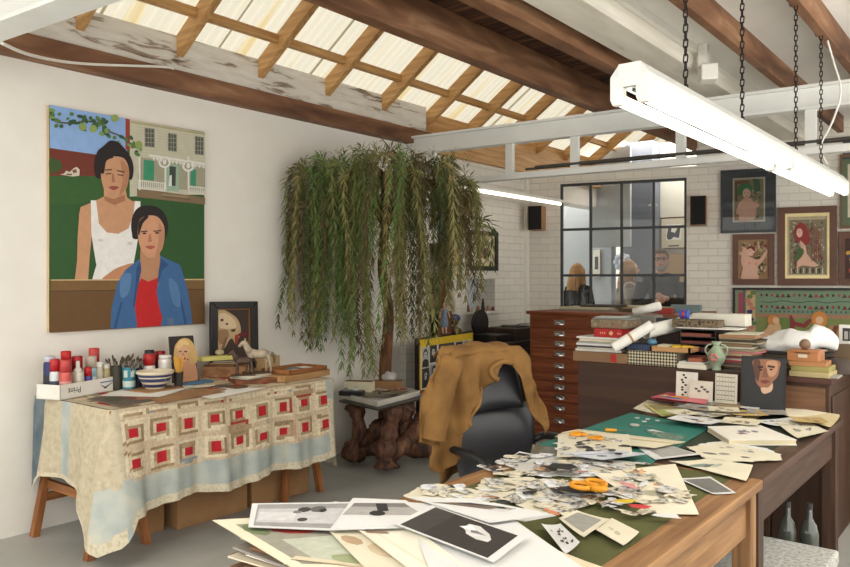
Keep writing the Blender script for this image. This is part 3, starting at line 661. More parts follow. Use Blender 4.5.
# blonde portrait card leaning on the wall, pencils in a dark cup
def standcard(name, label, cat, px, lean_n, X=None, layers=None, mat=None, th=.006, frame=None, mapf=None, N=None):
    P = [mapf(u, v) for u, v in px]; N = Vector(N)
    t = thing(name, label, cat, tuple((P[2]+P[3])/2))
    MB().prism([p-N*th for p in P], N*th*.9).build('card_back', mat or CARD, t)
    if layers: art('picture_face', mapf, N, layers, t, .00006)
    return t
X1 = -4.42
G1 = lambda x, y: (110+x/7.09, 330+y/7.09)
GA = lambda *p: [G1(*q) for q in p]
Lc = [((52, 48, 46), GA((415, 48), (590, 38), (632, 380), (440, 395))),
 ((214, 160, 124), GA((480, 225), (560, 215), (605, 235), (612, 375), (460, 390)), True),
 ((216, 178, 116), GA((452, 180), (462, 110), (500, 65), (550, 60), (590, 95), (612, 160), (618, 225), (570, 240), (545, 200), (480, 215), (455, 205)), True),
 ((226, 178, 140), GA((485, 130), (520, 110), (550, 125), (558, 170), (540, 215), (515, 225), (490, 190)), True),
 ((232, 200, 140), GA((470, 120), (500, 70), (545, 75), (560, 110), (520, 105), (488, 135)), True),
 ((60, 44, 40), GA((490, 150), (508, 148), (508, 156), (490, 158))), ((60, 44, 40), GA((526, 146), (548, 150), (546, 158), (526, 156))), ((168, 50, 50), GA((505, 200), (525, 196), (540, 202), (522, 212)), True), ((190, 130, 104), GA((514, 160), (520, 160), (526, 188), (512, 188)))]
standcard('portrait_card', 'portrait picture of a blonde woman on dark ground leaning by the wall', 'picture', [G1(415, 48), G1(590, 38), G1(634, 382), G1(440, 398)], None, layers=Lc, mapf=m_wall(X1), N=(1, 0, 0))
brushpot('dark cup holding a fan of yellow pencils before the blonde portrait', 178.5, 387, 372, .03, (56, 52, 50), 355, 22, 9, name='pencil_cup', bcols=((206, 150, 52), (214, 164, 72)))
# box stack, blue booklet, loose cards
BOXW = wood('box_wood', (120, 82, 50), (168, 122, 80), 'y')
def boxpx(name, label, cat, u0, u1, vb, z, depth, h, mat, X=None, rz=None, group=None, bevel=.003):
    """box whose front foot edge runs from pixel (u0, vb[0]) to (u1, vb[1]) at height z, reaching back by depth"""
    p, q = atZ(u0, vb[0], z), atZ(u1, vb[1], z); d = (q-p); n = Vector((-d.y, d.x, 0)).normalized()
    if n.dot(F) < 0: n = -n
    mb = MB(); mb.prism([p, q, q+n*depth, p+n*depth], (0, 0, h)); return tag(mb.build(name, mat, bevel=bevel), label, cat, group), p, q, n
boxpx('book', 'thin blue booklet lying beside the blonde portrait', 'book', 186, 214, (386, 382), ZQ, .10, .012, plain((70, 116, 148), .6))
o, p, q, n = boxpx('wooden_box', 'flat brown wooden box under the yellow box and papers', 'box', 202, 246, (378, 377), ZQ, .22, .075, BOXW)
for k in range(3):
    c = (p+q)/2+n*.10+Vector((0, 0, .077+.012*k)); bx('book', ['worn brown book lying lowest on the flat wooden box', 'thin tan book in the middle of the small pile on the wooden box', 'grey card folder topmost of the pile beside the yellow box'][k], 'book', c, (.2-.02*k, .15, .010), .5+.2*k, plain([(120, 92, 66), (160, 130, 92), (138, 130, 120)][k], .7), 'books on the flat wooden box')
c = (p*.7+q*.3)+n*.08+Vector((0, 0, .114)); bx('carton', 'pale yellow flat carton lying on the book pile', 'box', c, (.08, .24, .03), -.25, plain((214, 206, 120), .6))
tag(MB().ball(c+Vector((-.03, .05, .05)), (.03, .035, .022), 10).build('shell', plain((190, 176, 140), .6), smooth=True), 'pale round shell resting on the yellow carton', 'shell')
# black frame leaning behind
X2 = -4.55
H1 = lambda x, y: (190+x/5.155, 290+y/5.155)
HA = lambda *p: [H1(*q) for q in p]
t = thing('framed_picture', 'wide black frame with a dark picture of a pale mottled head, leaning on the wall', 'framed picture', tuple(atX(233, 352, X2)))
fo = [H1(98, 60), H1(340, 58), H1(345, 400), H1(98, 395)]; fi_ = [H1(133, 96), H1(305, 94), H1(308, 385), H1(133, 380)]
def framemesh(mapf, N, fo, fi, th, mat, parent, name='frame', bevel=.004):
    N = Vector(N); O = [mapf(*p) for p in fo]; I = [mapf(*p) for p in fi]; mb = MB()
    for k in range(4):
        l = (k+1) % 4; mb.prism([O[k], O[l], I[l], I[k]], N*th)
    return mb.build(name, mat, parent, bevel=bevel)
BLK = plain((30, 28, 28), .35); framemesh(m_wall(X2), (1, 0, 0), fo, fi_, .025, BLK, t)
framemesh(m_wall(X2+.003), (1, 0, 0), fi_, [H1(140, 103), H1(298, 101), H1(300, 378), H1(140, 374)], .012, plain((120, 84, 50), .5), t, 'inner_rim', 0)
art('picture_face', m_wall(X2+.004), (1, 0, 0), [((66, 52, 46), HA((133, 96), (305, 94), (308, 385), (133, 380))),
 ((186, 160, 122), HA((138, 115), (165, 100), (205, 118), (245, 150), (262, 200), (255, 240), (235, 278), (218, 250), (200, 262), (178, 300), (150, 318), (140, 300)), True),
 ((214, 192, 158), HA((145, 130), (180, 120), (225, 150), (240, 190), (200, 200), (150, 190)), True), ((150, 118, 84), HA((150, 210), (190, 205), (200, 240), (165, 280), (146, 260)), True),
 ((70, 56, 46), HA(*ell(165, 155, 9, 7))), ((90, 72, 56), HA(*ell(190, 175, 7, 6))), ((60, 44, 40), HA((210, 205), (235, 200), (232, 214), (214, 216))), ((156, 60, 50), HA((232, 235), (250, 232), (246, 272), (232, 280)), True),
 ((110, 40, 40), HA((250, 225), (290, 218), (295, 235), (258, 240)), True), ((116, 90, 66), HA((180, 250), (192, 246), (176, 300), (160, 310)), True)], t, .00006)
# stacked flat boxes at the far end
o, p, q, n = boxpx('wooden_box', 'low dark wood box lid carrying the toy horses', 'box', 236, 282, (385, 382), ZQ, .22, .032, wood('redwood', (98, 56, 34), (140, 88, 56), 'y'))
pc = (p+q)/2+n*.1+Vector((0, 0, .033))
for k, (c_, d_, lab) in enumerate((((190, 186, 172), (.16, .26, .008), 'grey sketchbook on the dark wood box'), ((222, 216, 196), (.15, .22, .008), 'cream card folder lying on the grey sketchbook'))):
    bx('book', lab, 'book', pc+Vector((0, -.02+.0*k, .009*k)), d_, .1+.1*k, plain(c_, .7))
bx('carton', 'small yellow packet beside the toy horses', 'box', pc+Vector((.0, .13, 0)) , (.04, .07, .012), .3, plain((206, 186, 60), .5))
def horse(label, base, s, c1, c2, heading, name='toy_horse'):
    """small model horse on a wheeled board"""
    t = thing(name, label, 'toy horse', tuple(base), heading, 'toy horses on the flat boxes'); M = RM(t) @ Matrix.Scale(s, 4); mb = MB(M)
    mb.tube([(-.30, 0, .52), (-.15, 0, .55), (0, 0, .53), (.17, 0, .56), (.27, 0, .60)], [.10, .135, .125, .135, .10], 12)
    mb.tube([(.22, 0, .60), (.31, 0, .74), (.36, 0, .88)], [.12, .09, .065], 10); mb.tube([(.33, 0, .90), (.42, 0, .86), (.53, 0, .76)], [.06, .062, .04], 10)
    for x, y, k in ((.22, .07, .03), (.22, -.07, -.04), (-.27, .07, -.05), (-.27, -.07, .02)):
        mb.tube([(x, y, .52), (x+k, y, .30), (x+k*1.6, y, .14), (x+k*1.5, y, .04)], [.062, .036, .024, .032], 8)
    mb.tube([(.35, .03, .93), (.36, .04, 1.0)], [.02, .004], 5); mb.tube([(.35, -.03, .93), (.36, -.04, 1.0)], [.02, .004], 5)
    mb.build('body', plain(c1, .6, var=.2, scale=30), t, smooth=True)
    m2 = MB(M); m2.tube([(-.38, 0, .58), (-.46, 0, .48), (-.46, 0, .26)], [.03, .05, .02], 8); m2.build('tail', plain(c2, .9), t, smooth=True); m2 = MB(M); m2.tube([(.36, 0, .97), (.27, 0, .86), (.19, 0, .68)], [.03, .04, .03], 8, flat=.4); m2.build('mane', plain(c2, .9), t, smooth=True)
    m3 = MB(M); m3.tube([(.29, -.09, .72), (.26, 0, .80), (.29, .09, .72), (.36, 0, .66), (.29, -.09, .72)], .016, 6); m3.build('harness', plain((40, 34, 32), .6), t)
    m4 = MB(M); m4.box((-.42, -.16, .0), (.42, .16, .04)); m4.build('base_board', plain((84, 62, 44), .7), t)
    return t
horse('dappled pale toy horse with black harness on the flat boxes', pc+Vector((-.02, .04, .018)), .24, (178, 164, 142), (120, 104, 84), -2.1)
horse('dark brown toy horse standing beside the pale one', pc+Vector((-.0, -.10, .018)), .18, (84, 66, 56), (50, 40, 36), -2.0)
o, p, q, n = boxpx('wooden_box', 'light wooden box at the far end of the quilt table', 'box', 285, 330, (383, 375), ZQ, .25, .045, wood('lightbox', (150, 112, 72), (194, 152, 104), 'y'))
p3 = (p+q)/2+n*.12+Vector((0, 0, .046))
tb = thing('tray', 'shallow wooden tray of small cards on the light wooden box', 'tray', tuple(p3), .1); Mt = RM(tb); mb = MB(Mt)
mb.box((-.13, -.19, 0), (.13, .19, .006))
for a, b in (((-.13, -.19, 0), (.13, -.18, .03)), ((-.13, .18, 0), (.13, .19, .03)), ((-.13, -.19, 0), (-.12, .19, .03)), ((.12, -.19, 0), (.13, .19, .03))): mb.box(a, b)
mb.build('tray_box', OAK['y'], tb)
for k in range(5):
    tag(MB(Mt).ob((-.05+.05*(k % 3), -.12+.055*k, .009+.0025*k), (.08, .1, .002), Matrix.Rotation(k*1.1, 4, 'Z')).build('card', plain([(222, 216, 200), (170, 160, 140), (206, 196, 176), (120, 130, 136), (226, 222, 210)][k], .7)), ['white card lowest in the wooden tray', 'tan card in the wooden tray', 'cream card across the middle of the wooden tray', 'grey card in the wooden tray', 'pale card topmost in the wooden tray'][k], 'card', 'cards in the wooden tray')
bx('carton', 'small buff carton standing behind the wooden tray', 'box', atZ(272, 372, ZQ)+Vector((-.12, .05, 0)), (.12, .16, .11), .05, plain((188, 156, 112), .8))
cr = random.Random(3)
for k, (u, v, c_, lab) in enumerate(((205, 386, (214, 208, 190), 'torn white card with a dark scribble before the wooden box'), (222, 386, (96, 84, 70), 'dark scrap of card before the wooden box'), (216, 390, (150, 112, 78), 'tan scrap lying on the white paper'), (238, 387, (110, 74, 52), 'small reddish oval scrap beside the dark wood box'))):
    c0_ = atZ(u, v, ZQ+.006); mb = MB(); a_ = cr.random()*3; pts = [c0_+Vector((.05*math.cos(x+a_)*cr.uniform(.6, 1.4), .08*math.sin(x+a_)*cr.uniform(.6, 1.2), 0)) for x in [q_*PI/3.5 for q_ in range(7)]]
    tag(mb.prism(pts, (0, 0, .002)).build('scrap', plain(c_, .8)), lab, 'scrap', 'scraps on the quilt table')
# brown boxes on the floor under the quilt
bo = [((120, 541), (150, 531), 'small brown carton on the floor beside the near trestle', .3, .30), ((172, 529), (241, 507), 'brown cardboard carton in the middle under the quilt', .42, .34), ((243, 506.5), (302, 489), 'brown cardboard carton on the floor beside the far trestle', .42, .34)]
for (pa, pb, lab, dp, hh) in bo:
    p, q = atZ(*pa, 0), atZ(*pb, 0); p.x = q.x = -3.99 if 'near' not in lab else -4.06
    if 'small' in lab: p.y, q.y = 2.48, 2.62
    t = thing('carton', lab, 'box', (p.x-dp/2, (p.y+q.y)/2, 0), 0, 'brown cartons under the quilt table')
    MB().box((p.x-dp, p.y+.01, 0), (p.x, q.y-.01, hh)).build('carton_body', KRAFT, t, bevel=.004)
    MB().box((p.x-dp/2-.025, p.y+.008, hh), (p.x-dp/2+.025, q.y-.008, hh+.001)).build('tape_strip', plain((150, 118, 78), .4), t)
t = thing('crate', 'dark green crate lying behind the near trestle', 'box', (-4.5, 2.6, 0)); MB().box((-4.6, 2.42, 0), (-4.42, 2.85, .19)).build('crate_body', plain((44, 50, 38), .7), t, bevel=.01); MB().box((-4.62, 2.40, .17), (-4.40, 2.87, .20)).build('rim', plain((36, 42, 32), .7), t)
# ================================================================ FLUORESCENT LAMPS
TUBE = plain((255, 250, 240), .4, emit=1.6)
CHAINM = plain((44, 40, 38), .4, .8)
def chain(p, q, parent, mat=CHAINM, link=.034):
    """links from p down to q, one mesh"""
    p, q = Vector(p), Vector(q); n = max(2, int((p-q).length/(link*.78))); mb = MB()
    for i in range(n):
        c = p.lerp(q, (i+.5)/n); M = Matrix.Rotation(PI/2*(i % 2), 4, 'Z'); L_ = link/2; w = link*.26
        pts = [c+M @ Vector((w*math.cos(a)*.9, 0, (L_-w)*(1 if math.sin(a) >= 0 else -1)+w*math.sin(a))) for a in [2*PI*k/8+.01 for k in range(9)]]
        mb.tube(pts, link*.085, 5, cap=False)
    return mb.build('chain', mat, parent)
def batten(label, y0, y1, chains, endcap):
    X, Z = -.955, 2.05; t = thing('fluorescent_lamp', label, 'lamp', (X, (y0+y1)/2, Z), 0, 'fluorescent lamps over the work table')
    mb = MB(); pr = [(-.030, .045), (-.062, .075), (-.062, .082), (-.034, .118), (.034, .118), (.062, .082), (.062, .075), (.030, .045)]
    mb.prism([(X+a, y0, Z+b) for a, b in pr], (0, y1-y0, 0)); mb.build('housing', plain((206, 207, 204), .35, var=.01), t)
    for s in (-1, 1):
        MB().tube([(X+s*.042, y0+.035, Z+.012), (X+s*.042, y1-.035, Z+.012)], .019, 16).build('tube', TUBE, t, smooth=False)
        for y in (y0+.012, y1-.012):
            MB().prism([(X+s*.042-.022, y-.013, Z+.08), (X+s*.042-.022, y-.013, Z+.01), (X+s*.042-.014, y-.013, Z-.008), (X+s*.042+.014, y-.013, Z-.008), (X+s*.042+.022, y-.013, Z+.01), (X+s*.042+.022, y-.013, Z+.08)], (0, .026, 0)).build('lamp_holder', WHITE, t, bevel=.003)
    MB().box((X-.004, y0+.03, Z+.036), (X+.004, y1-.03, Z+.0455)).build('seam', plain((60, 60, 62), .5), t)  # dark strip standing in for the shaded gap between the tubes
    if endcap: MB().box((X-.036, y0-.004, Z+.045), (X+.036, y0+.012, Z+.118)).build('end_cap', plain((222, 222, 216), .5), t, bevel=.003)
    for y in chains:
        MB().box((X-.03, y-.02, 2.955), (X+.03, y+.02, 2.97)).build('hook_plate', CHAINM, t)
        chain((X, y, 2.955), (X, y, Z+.12), t)
    return t
batten('white twin tube fluorescent lamp hung on chains, with its end cap nearest the prints', 2.22, 4.02, (2.71, 3.40), True)
batten('white twin tube fluorescent lamp joined behind the first, towards the framed pictures', 4.04, 5.52, (4.37, 5.0), False)
cb = spline([(-.93, 5.05, 2.93), (-.90, 5.07, 2.8), (-.86, 5.06, 2.62), (-.90, 5.05, 2.45), (-.97, 5.06, 2.3), (-.93, 5.05, 2.19)], 5, False)
tag(MB().tube(cb, .006, 6).build('cable', WHITE, smooth=True), 'white flex looping down from the brown joist to the lamp', 'cable')
t = thing('fluorescent_lamp', 'slim white fluorescent strip running from the rail to the back wall near the alcove', 'lamp', (-4.2, 6.7, 2.36))
MB().box((-4.23, 5.62, 2.392), (-4.17, 7.90, 2.42)).build('housing', WHITE, t); MB().tube([(-4.2, 5.66, 2.372), (-4.2, 7.82, 2.372)], .016, 12).build('tube', plain((255, 250, 240), .4, emit=1.5), t)
tag(MB().tube(spline([(-4.0, 1.66, 2.68), (-4.2, 1.9, 2.71), (-4.45, 2.3, 2.80), (-4.55, 2.9, 2.93), (-4.56, 3.0, 2.94)], 6, False), .009, 6).build('cable', WHITE, smooth=True), 'white cable sagging from the near steel beam to the wall plate', 'cable')
# small white box on the painted beam
t = thing('alarm_box', 'small white plastic box under the flat ceiling beside the painted beam', 'box', (-1.7, 4.0, 2.9))
pb_ = atX(705, 88, -1.72); MB(Matrix.Translation((-1.70, pb_.y, 2.90)) @ Matrix.Rotation(.5, 4, 'Z')).box((-.055, -.07, -.05), (.055, .07, .06)).build('box_body', WHITE, t, bevel=.01)
MB().box((-1.76, pb_.y-.02, 2.96), (-1.70, pb_.y+.02, 3.11)).build('bracket', WHITE, t)
# lamps of the far right, white fitting seen past the lamp
# ================================================================ SPEAKERS
def speaker(label, u0, u1, v0, v1):
    p, q = atW(u0, v1, .20), atW(u1, v1, .20); z1 = atW(u0, v0, .2).z; s0, s1 = xs(p), xs(q); c = WP+WD*((s0+s1)/2)
    t = thing('speaker', label, 'speaker', (c.x+WN.x*.1, c.y+WN.y*.1, p.z), 0, 'wall speakers')
    mb = MB(); wbox(mb, s0, s1, p.z, z1, .0, .195); mb.build('cabinet', wood('speaker_wood', (136, 96, 64), (172, 128, 90), 'z'), t, bevel=.002)
    mb = MB(); wbox(mb, s0+.004, s1-.004, p.z+.004, z1-.004, .195, .205); mb.build('grille', plain((26, 25, 26), .9), t)
    return t
speaker('small wood sided speaker between the alcove corner and the window', 528, 541.5, 206, 230)
speaker('small wood sided speaker right of the window beside the framed pictures', 690, 706, 196, 225)
# ================================================================ FRAMED PICTURES ON THE BACK WALL
def wm(off): return lambda u, v: atW(u, v, off)
def wframe(label, outer, inner, fc, layers, mount=None, fw_in=None, cat='framed picture', glass=False, name='framed_picture'):
    """outer/inner: pixel rectangles (u0, v0, u1, v1) turned into true rectangles on the wall"""
    def rect(r, off):
        a, b = atW(r[0], (r[1]+r[3])/2, off), atW(r[2], (r[1]+r[3])/2, off); zt = atW((r[0]+r[2])/2, r[1], off).z; zb = atW((r[0]+r[2])/2, r[3], off).z
        return xs(a), xs(b), zb, zt
    o, i = rect(outer, .03), rect(inner, .03); c = WP+WD*((o[0]+o[1])/2); t = thing(name, label, cat, (c.x, c.y, o[2]))
    mb = MB()
    for s0, s1, z0, z1 in ((o[0], i[0], o[2], o[3]), (i[1], o[1], o[2], o[3]), (i[0], i[1], o[2], i[2]), (i[0], i[1], i[3], o[3])): wbox(mb, s0, s1, z0, z1, .0, .03)
    mb.build('frame', fc, t)
    mb = MB(); wbox(mb, i[0], i[1], i[2], i[3], .0, .008); mb.build('mount', mount or G((60, 48, 40)), t)
    def mp(x, y): P = WP+WD*(i[0]+(i[1]-i[0])*x)+WN*.010; return Vector((P.x, P.y, i[3]+(i[2]-i[3])*y))
    if fw_in:
        m2 = MB(); e = .05
        for a, b in (((0, 0), (1, e)), ((0, 1-e), (1, 1)), ((0, e), (e, 1-e)), ((1-e, e), (1, 1-e))):
            m2.prism([mp(a[0], a[1]), mp(b[0], a[1]), mp(b[0], b[1]), mp(a[0], b[1])], WN*.012)
        m2.build('inner_rim', fw_in, t)
    art('picture_face', mp, WN, layers, t, .00006)
    if glass:
        a = [mp(0, 0), mp(1, 0), mp(1, 1), mp(0, 1)]; MB().add([p+WN*.012 for p in a], [(3, 2, 1, 0)]).build('glass', glass_mat(), t)
    return t
pr_ = random.Random(11)
def confetti(n, pal, seed, x0=0.02, x1=.98, y0=.02, y1=.98, s=.05, asp=1):
    r = random.Random(seed); return [(r.choice(pal), ell(r.uniform(x0+s, x1-s), r.uniform(y0+s*asp, y1-s*asp), r.uniform(.3, 1)*s, r.uniform(.3, 1)*s*asp, 6, 0)) for _ in range(n)]
NUDE = (206, 164, 144)
L = [((196, 186, 164), rc(.20, .1, .83, .86)), ((132, 120, 96), rc(.23, .13, .80, .83))]+confetti(70, [(92, 108, 80), (150, 140, 112), (118, 84, 62), (170, 164, 140), (66, 74, 60)], 1, .23, .80, .13, .83, .035)+[
 ((120, 74, 52), rc(.25, .15, .52, .20)), ((110, 70, 50), rc(.25, .2, .29, .5)), ((70, 96, 62), [(.6, .12), (.72, .14), (.74, .34), (.62, .36)]), ((58, 112, 66), ell(.45, .28, .14, .09), True), ((58, 112, 66), ell(.36, .33, .07, .07), True),
 (NUDE, [(.28, .83), (.30, .58), (.36, .5), (.42, .46), (.54, .46), (.62, .54), (.66, .68), (.60, .83)], True), ((212, 170, 150), ell(.47, .37, .075, .085), True), ((206, 160, 140), [(.36, .54), (.5, .48), (.7, .56), (.68, .62), (.5, .58), (.36, .62)], True), ((60, 40, 36), rc(.43, .36, .46, .37)), ((60, 40, 36), rc(.49, .36, .52, .37)), ((180, 60, 60), rc(.455, .41, .49, .425)), ((150, 104, 60), rc(.24, .72, .32, .83))]
wframe('dark slate mounted picture of a green haired bather with folded arms, above the nude', (720.5, 169, 776, 232.5), (722.5, 171.5, 774, 230), plain((52, 54, 56), .4), L, G((70, 74, 78)), glass=True)
WF = plain((96, 62, 46), .5, var=.12)
L = [((150, 118, 88), rc(.0, .0, 1, 1))]+confetti(110, [(116, 60, 52), (170, 156, 110), (96, 78, 56), (190, 170, 140), (70, 60, 50), (130, 110, 76)], 2, 0, 1, 0, 1, .07)+[
 (NUDE, [(.12, 1), (.16, .72), (.10, .56), (.12, .36), (.18, .2), (.30, .24), (.36, .42), (.44, .45), (.56, .5), (.72, .48), (.92, .28), (.97, .34), (.78, .58), (.66, .66), (.62, .82), (.66, 1)], True), ((214, 174, 154), ell(.42, .30, .13, .11), True), ((110, 50, 46), [(.28, .26), (.38, .16), (.56, .2), (.54, .3), (.42, .22)], True), ((60, 40, 36), rc(.36, .28, .40, .295)), ((180, 60, 60), ell(.52, .36, .03, .02)), ((196, 120, 110), ell(.38, .60, .03, .03)), ((196, 120, 110), ell(.6, .62, .03, .03))]
wframe('small brown framed picture of a nude with raised arms, under the slate one', (732.5, 234, 774.5, 285), (738, 239.5, 768.5, 279), WF, L)
L = [((176, 164, 134), rc(0, 0, 1, 1)), ((128, 120, 96), rc(.1, .1, .92, .93))]+confetti(200, [(150, 92, 84), (96, 104, 80), (180, 166, 138), (80, 70, 58), (150, 140, 110), (120, 60, 60), (196, 186, 160)], 3, .1, .92, .1, .93, .032, .8)+[
 ((142, 52, 52), [(.24, .22), (.34, .14), (.46, .18), (.54, .32), (.56, .46), (.44, .48), (.36, .42), (.28, .44), (.22, .34)], True), ((210, 170, 150), ell(.33, .30, .07, .07), True), ((206, 164, 144), [(.34, .42), (.46, .5), (.5, .62), (.62, .72), (.74, .8), (.62, .82), (.4, .8), (.26, .84), (.3, .7), (.36, .56)], True), ((74, 96, 58), [(.26, .56), (.4, .54), (.42, .62), (.3, .72), (.24, .68)], True), ((60, 40, 36), rc(.3, .28, .33, .29))]+[((60, 56, 52) if k % 2 else (196, 186, 160), rc(.13+.07*k, .84, .16+.07*k, .92)) for k in range(11)]+[((140, 60, 56), rc(.6+.05*k, .14+.04*k, .615+.05*k, .74)) for k in range(5)]
wframe('large brown framed picture with gilt rim, red haired seated figure on patterned ground', (777.5, 206.5, 837, 285.5), (785, 213, 829.5, 278.5), WF, L, fw_in=plain((206, 188, 140), .35, .4))
L = [((96, 110, 84), rc(0, 0, 1, 1)), ((206, 196, 176), rc(.12, .1, .88, .88)), ((156, 50, 48), rc(.18, .14, .82, .84))]+confetti(60, [(190, 120, 60), (60, 70, 110), (200, 180, 140), (90, 30, 40)], 5, .2, .8, .16, .82, .06)
wframe('green mounted red picture high at the wall end', (840, 153, 893, 228), (842, 156, 891, 225), plain((112, 84, 56), .5), L)
L = [((70, 46, 44), rc(0, 0, 1, 1))]+confetti(90, [(176, 70, 50), (190, 150, 60), (206, 190, 150), (60, 60, 90), (110, 130, 80)], 6, 0, 1, 0, 1, .08)
wframe('brown framed brightly patterned picture below the green mounted one', (838.5, 231, 890, 285.5), (845, 238, 884, 279), WF, L)
# long rug picture
L = [((120, 132, 100), rc(0, 0, 1, 1)), ((150, 72, 84), rc(.015, .05, .04, .5)), ((96, 84, 96), rc(.04, 0, .05, 1)), ((186, 160, 116), rc(.055, 0, .10, 1))]
for k in range(14): L.append((pr_.choice([(60, 56, 96), (150, 40, 48), (206, 160, 70), (90, 120, 70), (180, 120, 100)]), ell(.075+pr_.uniform(-.02, .02), .07*k+.05, .016, .045, 6)))
L += [((112, 136, 110), rc(.11, .02, 1, .42)), ((156, 116, 92), rc(.11, .43, 1, .50)), ((120, 130, 76), rc(.11, .5, 1, 1)), ((176, 150, 118), rc(.11, .84, .9, 1))]
for row, yy in enumerate((.09, .30)):
    for k in range(34):
        x = .13+.026*k; c = [(120, 40, 44), (50, 40, 44), (160, 60, 50), (84, 56, 50)][(k+row) % 4]
        if (k//3) % 2: L.append((c, [(x-.012, yy+.04), (x+.012, yy+.04), (x, yy-.03)]))
        else: L.append((c, ell(x, yy, .006, .03, 6)))
for k in range(44):
    x = .13+.02*k; y = .20+.015*math.sin(k*.9); L.append(((64, 84, 76), [(x, y), (x+.02, .20+.015*math.sin((k+1)*.9)), (x+.02, .215+.015*math.sin((k+1)*.9)), (x, y+.015)]))
for k in range(40): L.append(((84, 84, 100), ell(.13+.022*k, .385, .005, .022, 6)))
L += [((196, 160, 122), [(.10, .84), (.15, .72), (.17, .6), (.20, .56), (.22, .62), (.23, .84)], True), ((196, 130, 70), ell(.185, .54, .026, .09), True), ((212, 170, 136), ell(.20, .55, .016, .06), True),
 ((100, 122, 60), rc(.225, .5, .265, .84)), ((130, 50, 52), [(.265, .45), (.275, .45), (.29, .56), (.33, .60), (.36, .5), (.37, .54), (.34, .68), (.29, .64), (.285, .84), (.27, .84)]), ((196, 128, 62), ell(.405, .52, .036, .15), True), ((214, 176, 142), ell(.405, .53, .018, .07), True), ((206, 166, 132), [(.37, .84), (.375, .7), (.40, .62), (.43, .64), (.44, .84)], True), ((50, 46, 66), [(.365, .78), (.385, .66), (.405, .72), (.385, .84)])]
for k in range(12): x = .45+.022*k; L.append(((120, 66, 50) if k % 2 else (170, 130, 86), [(x, .62), (x+.02, .62), (x+.002, .86), (x-.018, .86)]))
L += [((60, 44, 44), ell(.66, .48, .03, .1), True), ((190, 150, 122), ell(.665, .56, .02, .08), True), ((190, 150, 122), [(.6, .9), (.63, .7), (.68, .64), (.72, .7), (.74, .9)], True)]
wframe('long black framed woven rug picture of figures among pattern bands, behind the piled cabinet', (732.5, 288, 960, 350), (735, 290.5, 957, 347.5), plain((32, 30, 30), .5), L, cat='rug picture')
# ================================================================ ALCOVE
XA = -4.65
def alc(label, outer, inner, X, fc, layers, N=(1, 0, 0)):
    t = thing('framed_picture', label, 'framed picture', tuple(atX((outer[0]+outer[2])/2, outer[3], X)))
    def rect(r):
        a, b = atX(r[0], (r[1]+r[3])/2, X), atX(r[2], (r[1]+r[3])/2, X); zt = atX((r[0]+r[2])/2, r[1], X).z; zb = atX((r[0]+r[2])/2, r[3], X).z; return a.y, b.y, zb, zt
    o, i = rect(outer), rect(inner); mb = MB()
    for s0, s1, z0, z1 in ((o[0], i[0], o[2], o[3]), (i[1], o[1], o[2], o[3]), (i[0], i[1], o[2], i[2]), (i[0], i[1], i[3], o[3])): mb.box((XA, s0, z0), (X, s1, z1))
    mb.build('frame', fc, t); MB().box((XA, i[0], i[2]), (XA+.01, i[1], i[3])).build('mount', G((200, 186, 150)), t)
    art('picture_face', lambda x, y: Vector((XA+.0105, i[0]+(i[1]-i[0])*x, i[3]+(i[2]-i[3])*y)), N, layers, t, .00006)
alc('black framed picture on yellowed paper hung in the alcove behind the tree', (468, 231, 498.5, 270.5), (472, 235, 496, 266), XA+.03, BLK, [((200, 184, 140), rc(0, 0, 1, 1)), ((214, 202, 168), rc(.06, .06, .94, .94)), ((120, 92, 64), ell(.4, .4, .2, .22, 9)), ((60, 50, 44), ell(.65, .6, .14, .2, 8)), ((150, 60, 50), ell(.35, .7, .12, .1, 8)), ((80, 90, 80), ell(.7, .25, .1, .1, 7))])
fz = nz0+.006
fr_ = random.Random(2)
for k, (u, hh, c, lab) in enumerate(((468, .08, (120, 70, 52), 'small red brown figurine first on the niche sill'), (473, .05, (196, 180, 160), 'small pale figurine on the niche sill'), (478, .06, (150, 84, 60), 'round terracotta figurine on the niche sill'), (483, .14, (46, 40, 40), 'dark seated figurine, tallest on the niche sill'), (488, .06, (176, 130, 100), 'tan figurine right of the dark one on the niche sill'), (493, .045, (110, 60, 50), 'small brown figurine at the end of the niche sill'))):
    p = atX(u, 300, -4.66); p.z = fz; w_ = .022
    tag(MB().lathe(p, [(w_, 0), (w_*1.05, hh*.2), (w_*.7, hh*.5), (w_*.8, hh*.65), (w_*.45, hh*.74), (w_*.55, hh*.85), (w_*.4, hh*.96), (.002, hh)], 12).build('figurine', plain(c, .5), smooth=True), lab, 'figurine', 'figurines on the niche sill')
# ================================================================ WEEPING TREE
tr = random.Random(21)
tx, ty = -4.36, 4.95
t = thing('weeping_tree', 'tall weeping indoor tree with long drooping olive green fronds by the white wall', 'tree', (tx, ty, 0))
BARK = textured('bark', [(.3, (74, 48, 32)), (.5, (116, 78, 52)), (.75, (140, 98, 66))], (4, 4, .6), 7, .85, .5, 8, .5)
trunk = spline([(tx, ty, 0), (tx+.005, ty, .5), (tx+.01, ty, .8), (tx+.05, ty-.02, 1.0), (tx+.07, ty-.03, 1.25), (tx+.06, ty-.1, 1.6), (tx+.14, ty-.15, 1.95), (tx+.2, ty-.18, 2.2)], 5, False)
MB().tube(trunk, [.062-.030*i/(len(trunk)-1) for i in range(len(trunk))], 12).build('trunk', BARK, t, smooth=True)
MB().lathe((tx, ty, 0), [(.10, 0), (.13, .22), (.14, .24), (.12, .24), (.11, .20), (.002, .20)], 20).build('pot', plain((110, 70, 50), .7), t)
CC = Vector((-4.02, 4.60, 1.95)); tops = []
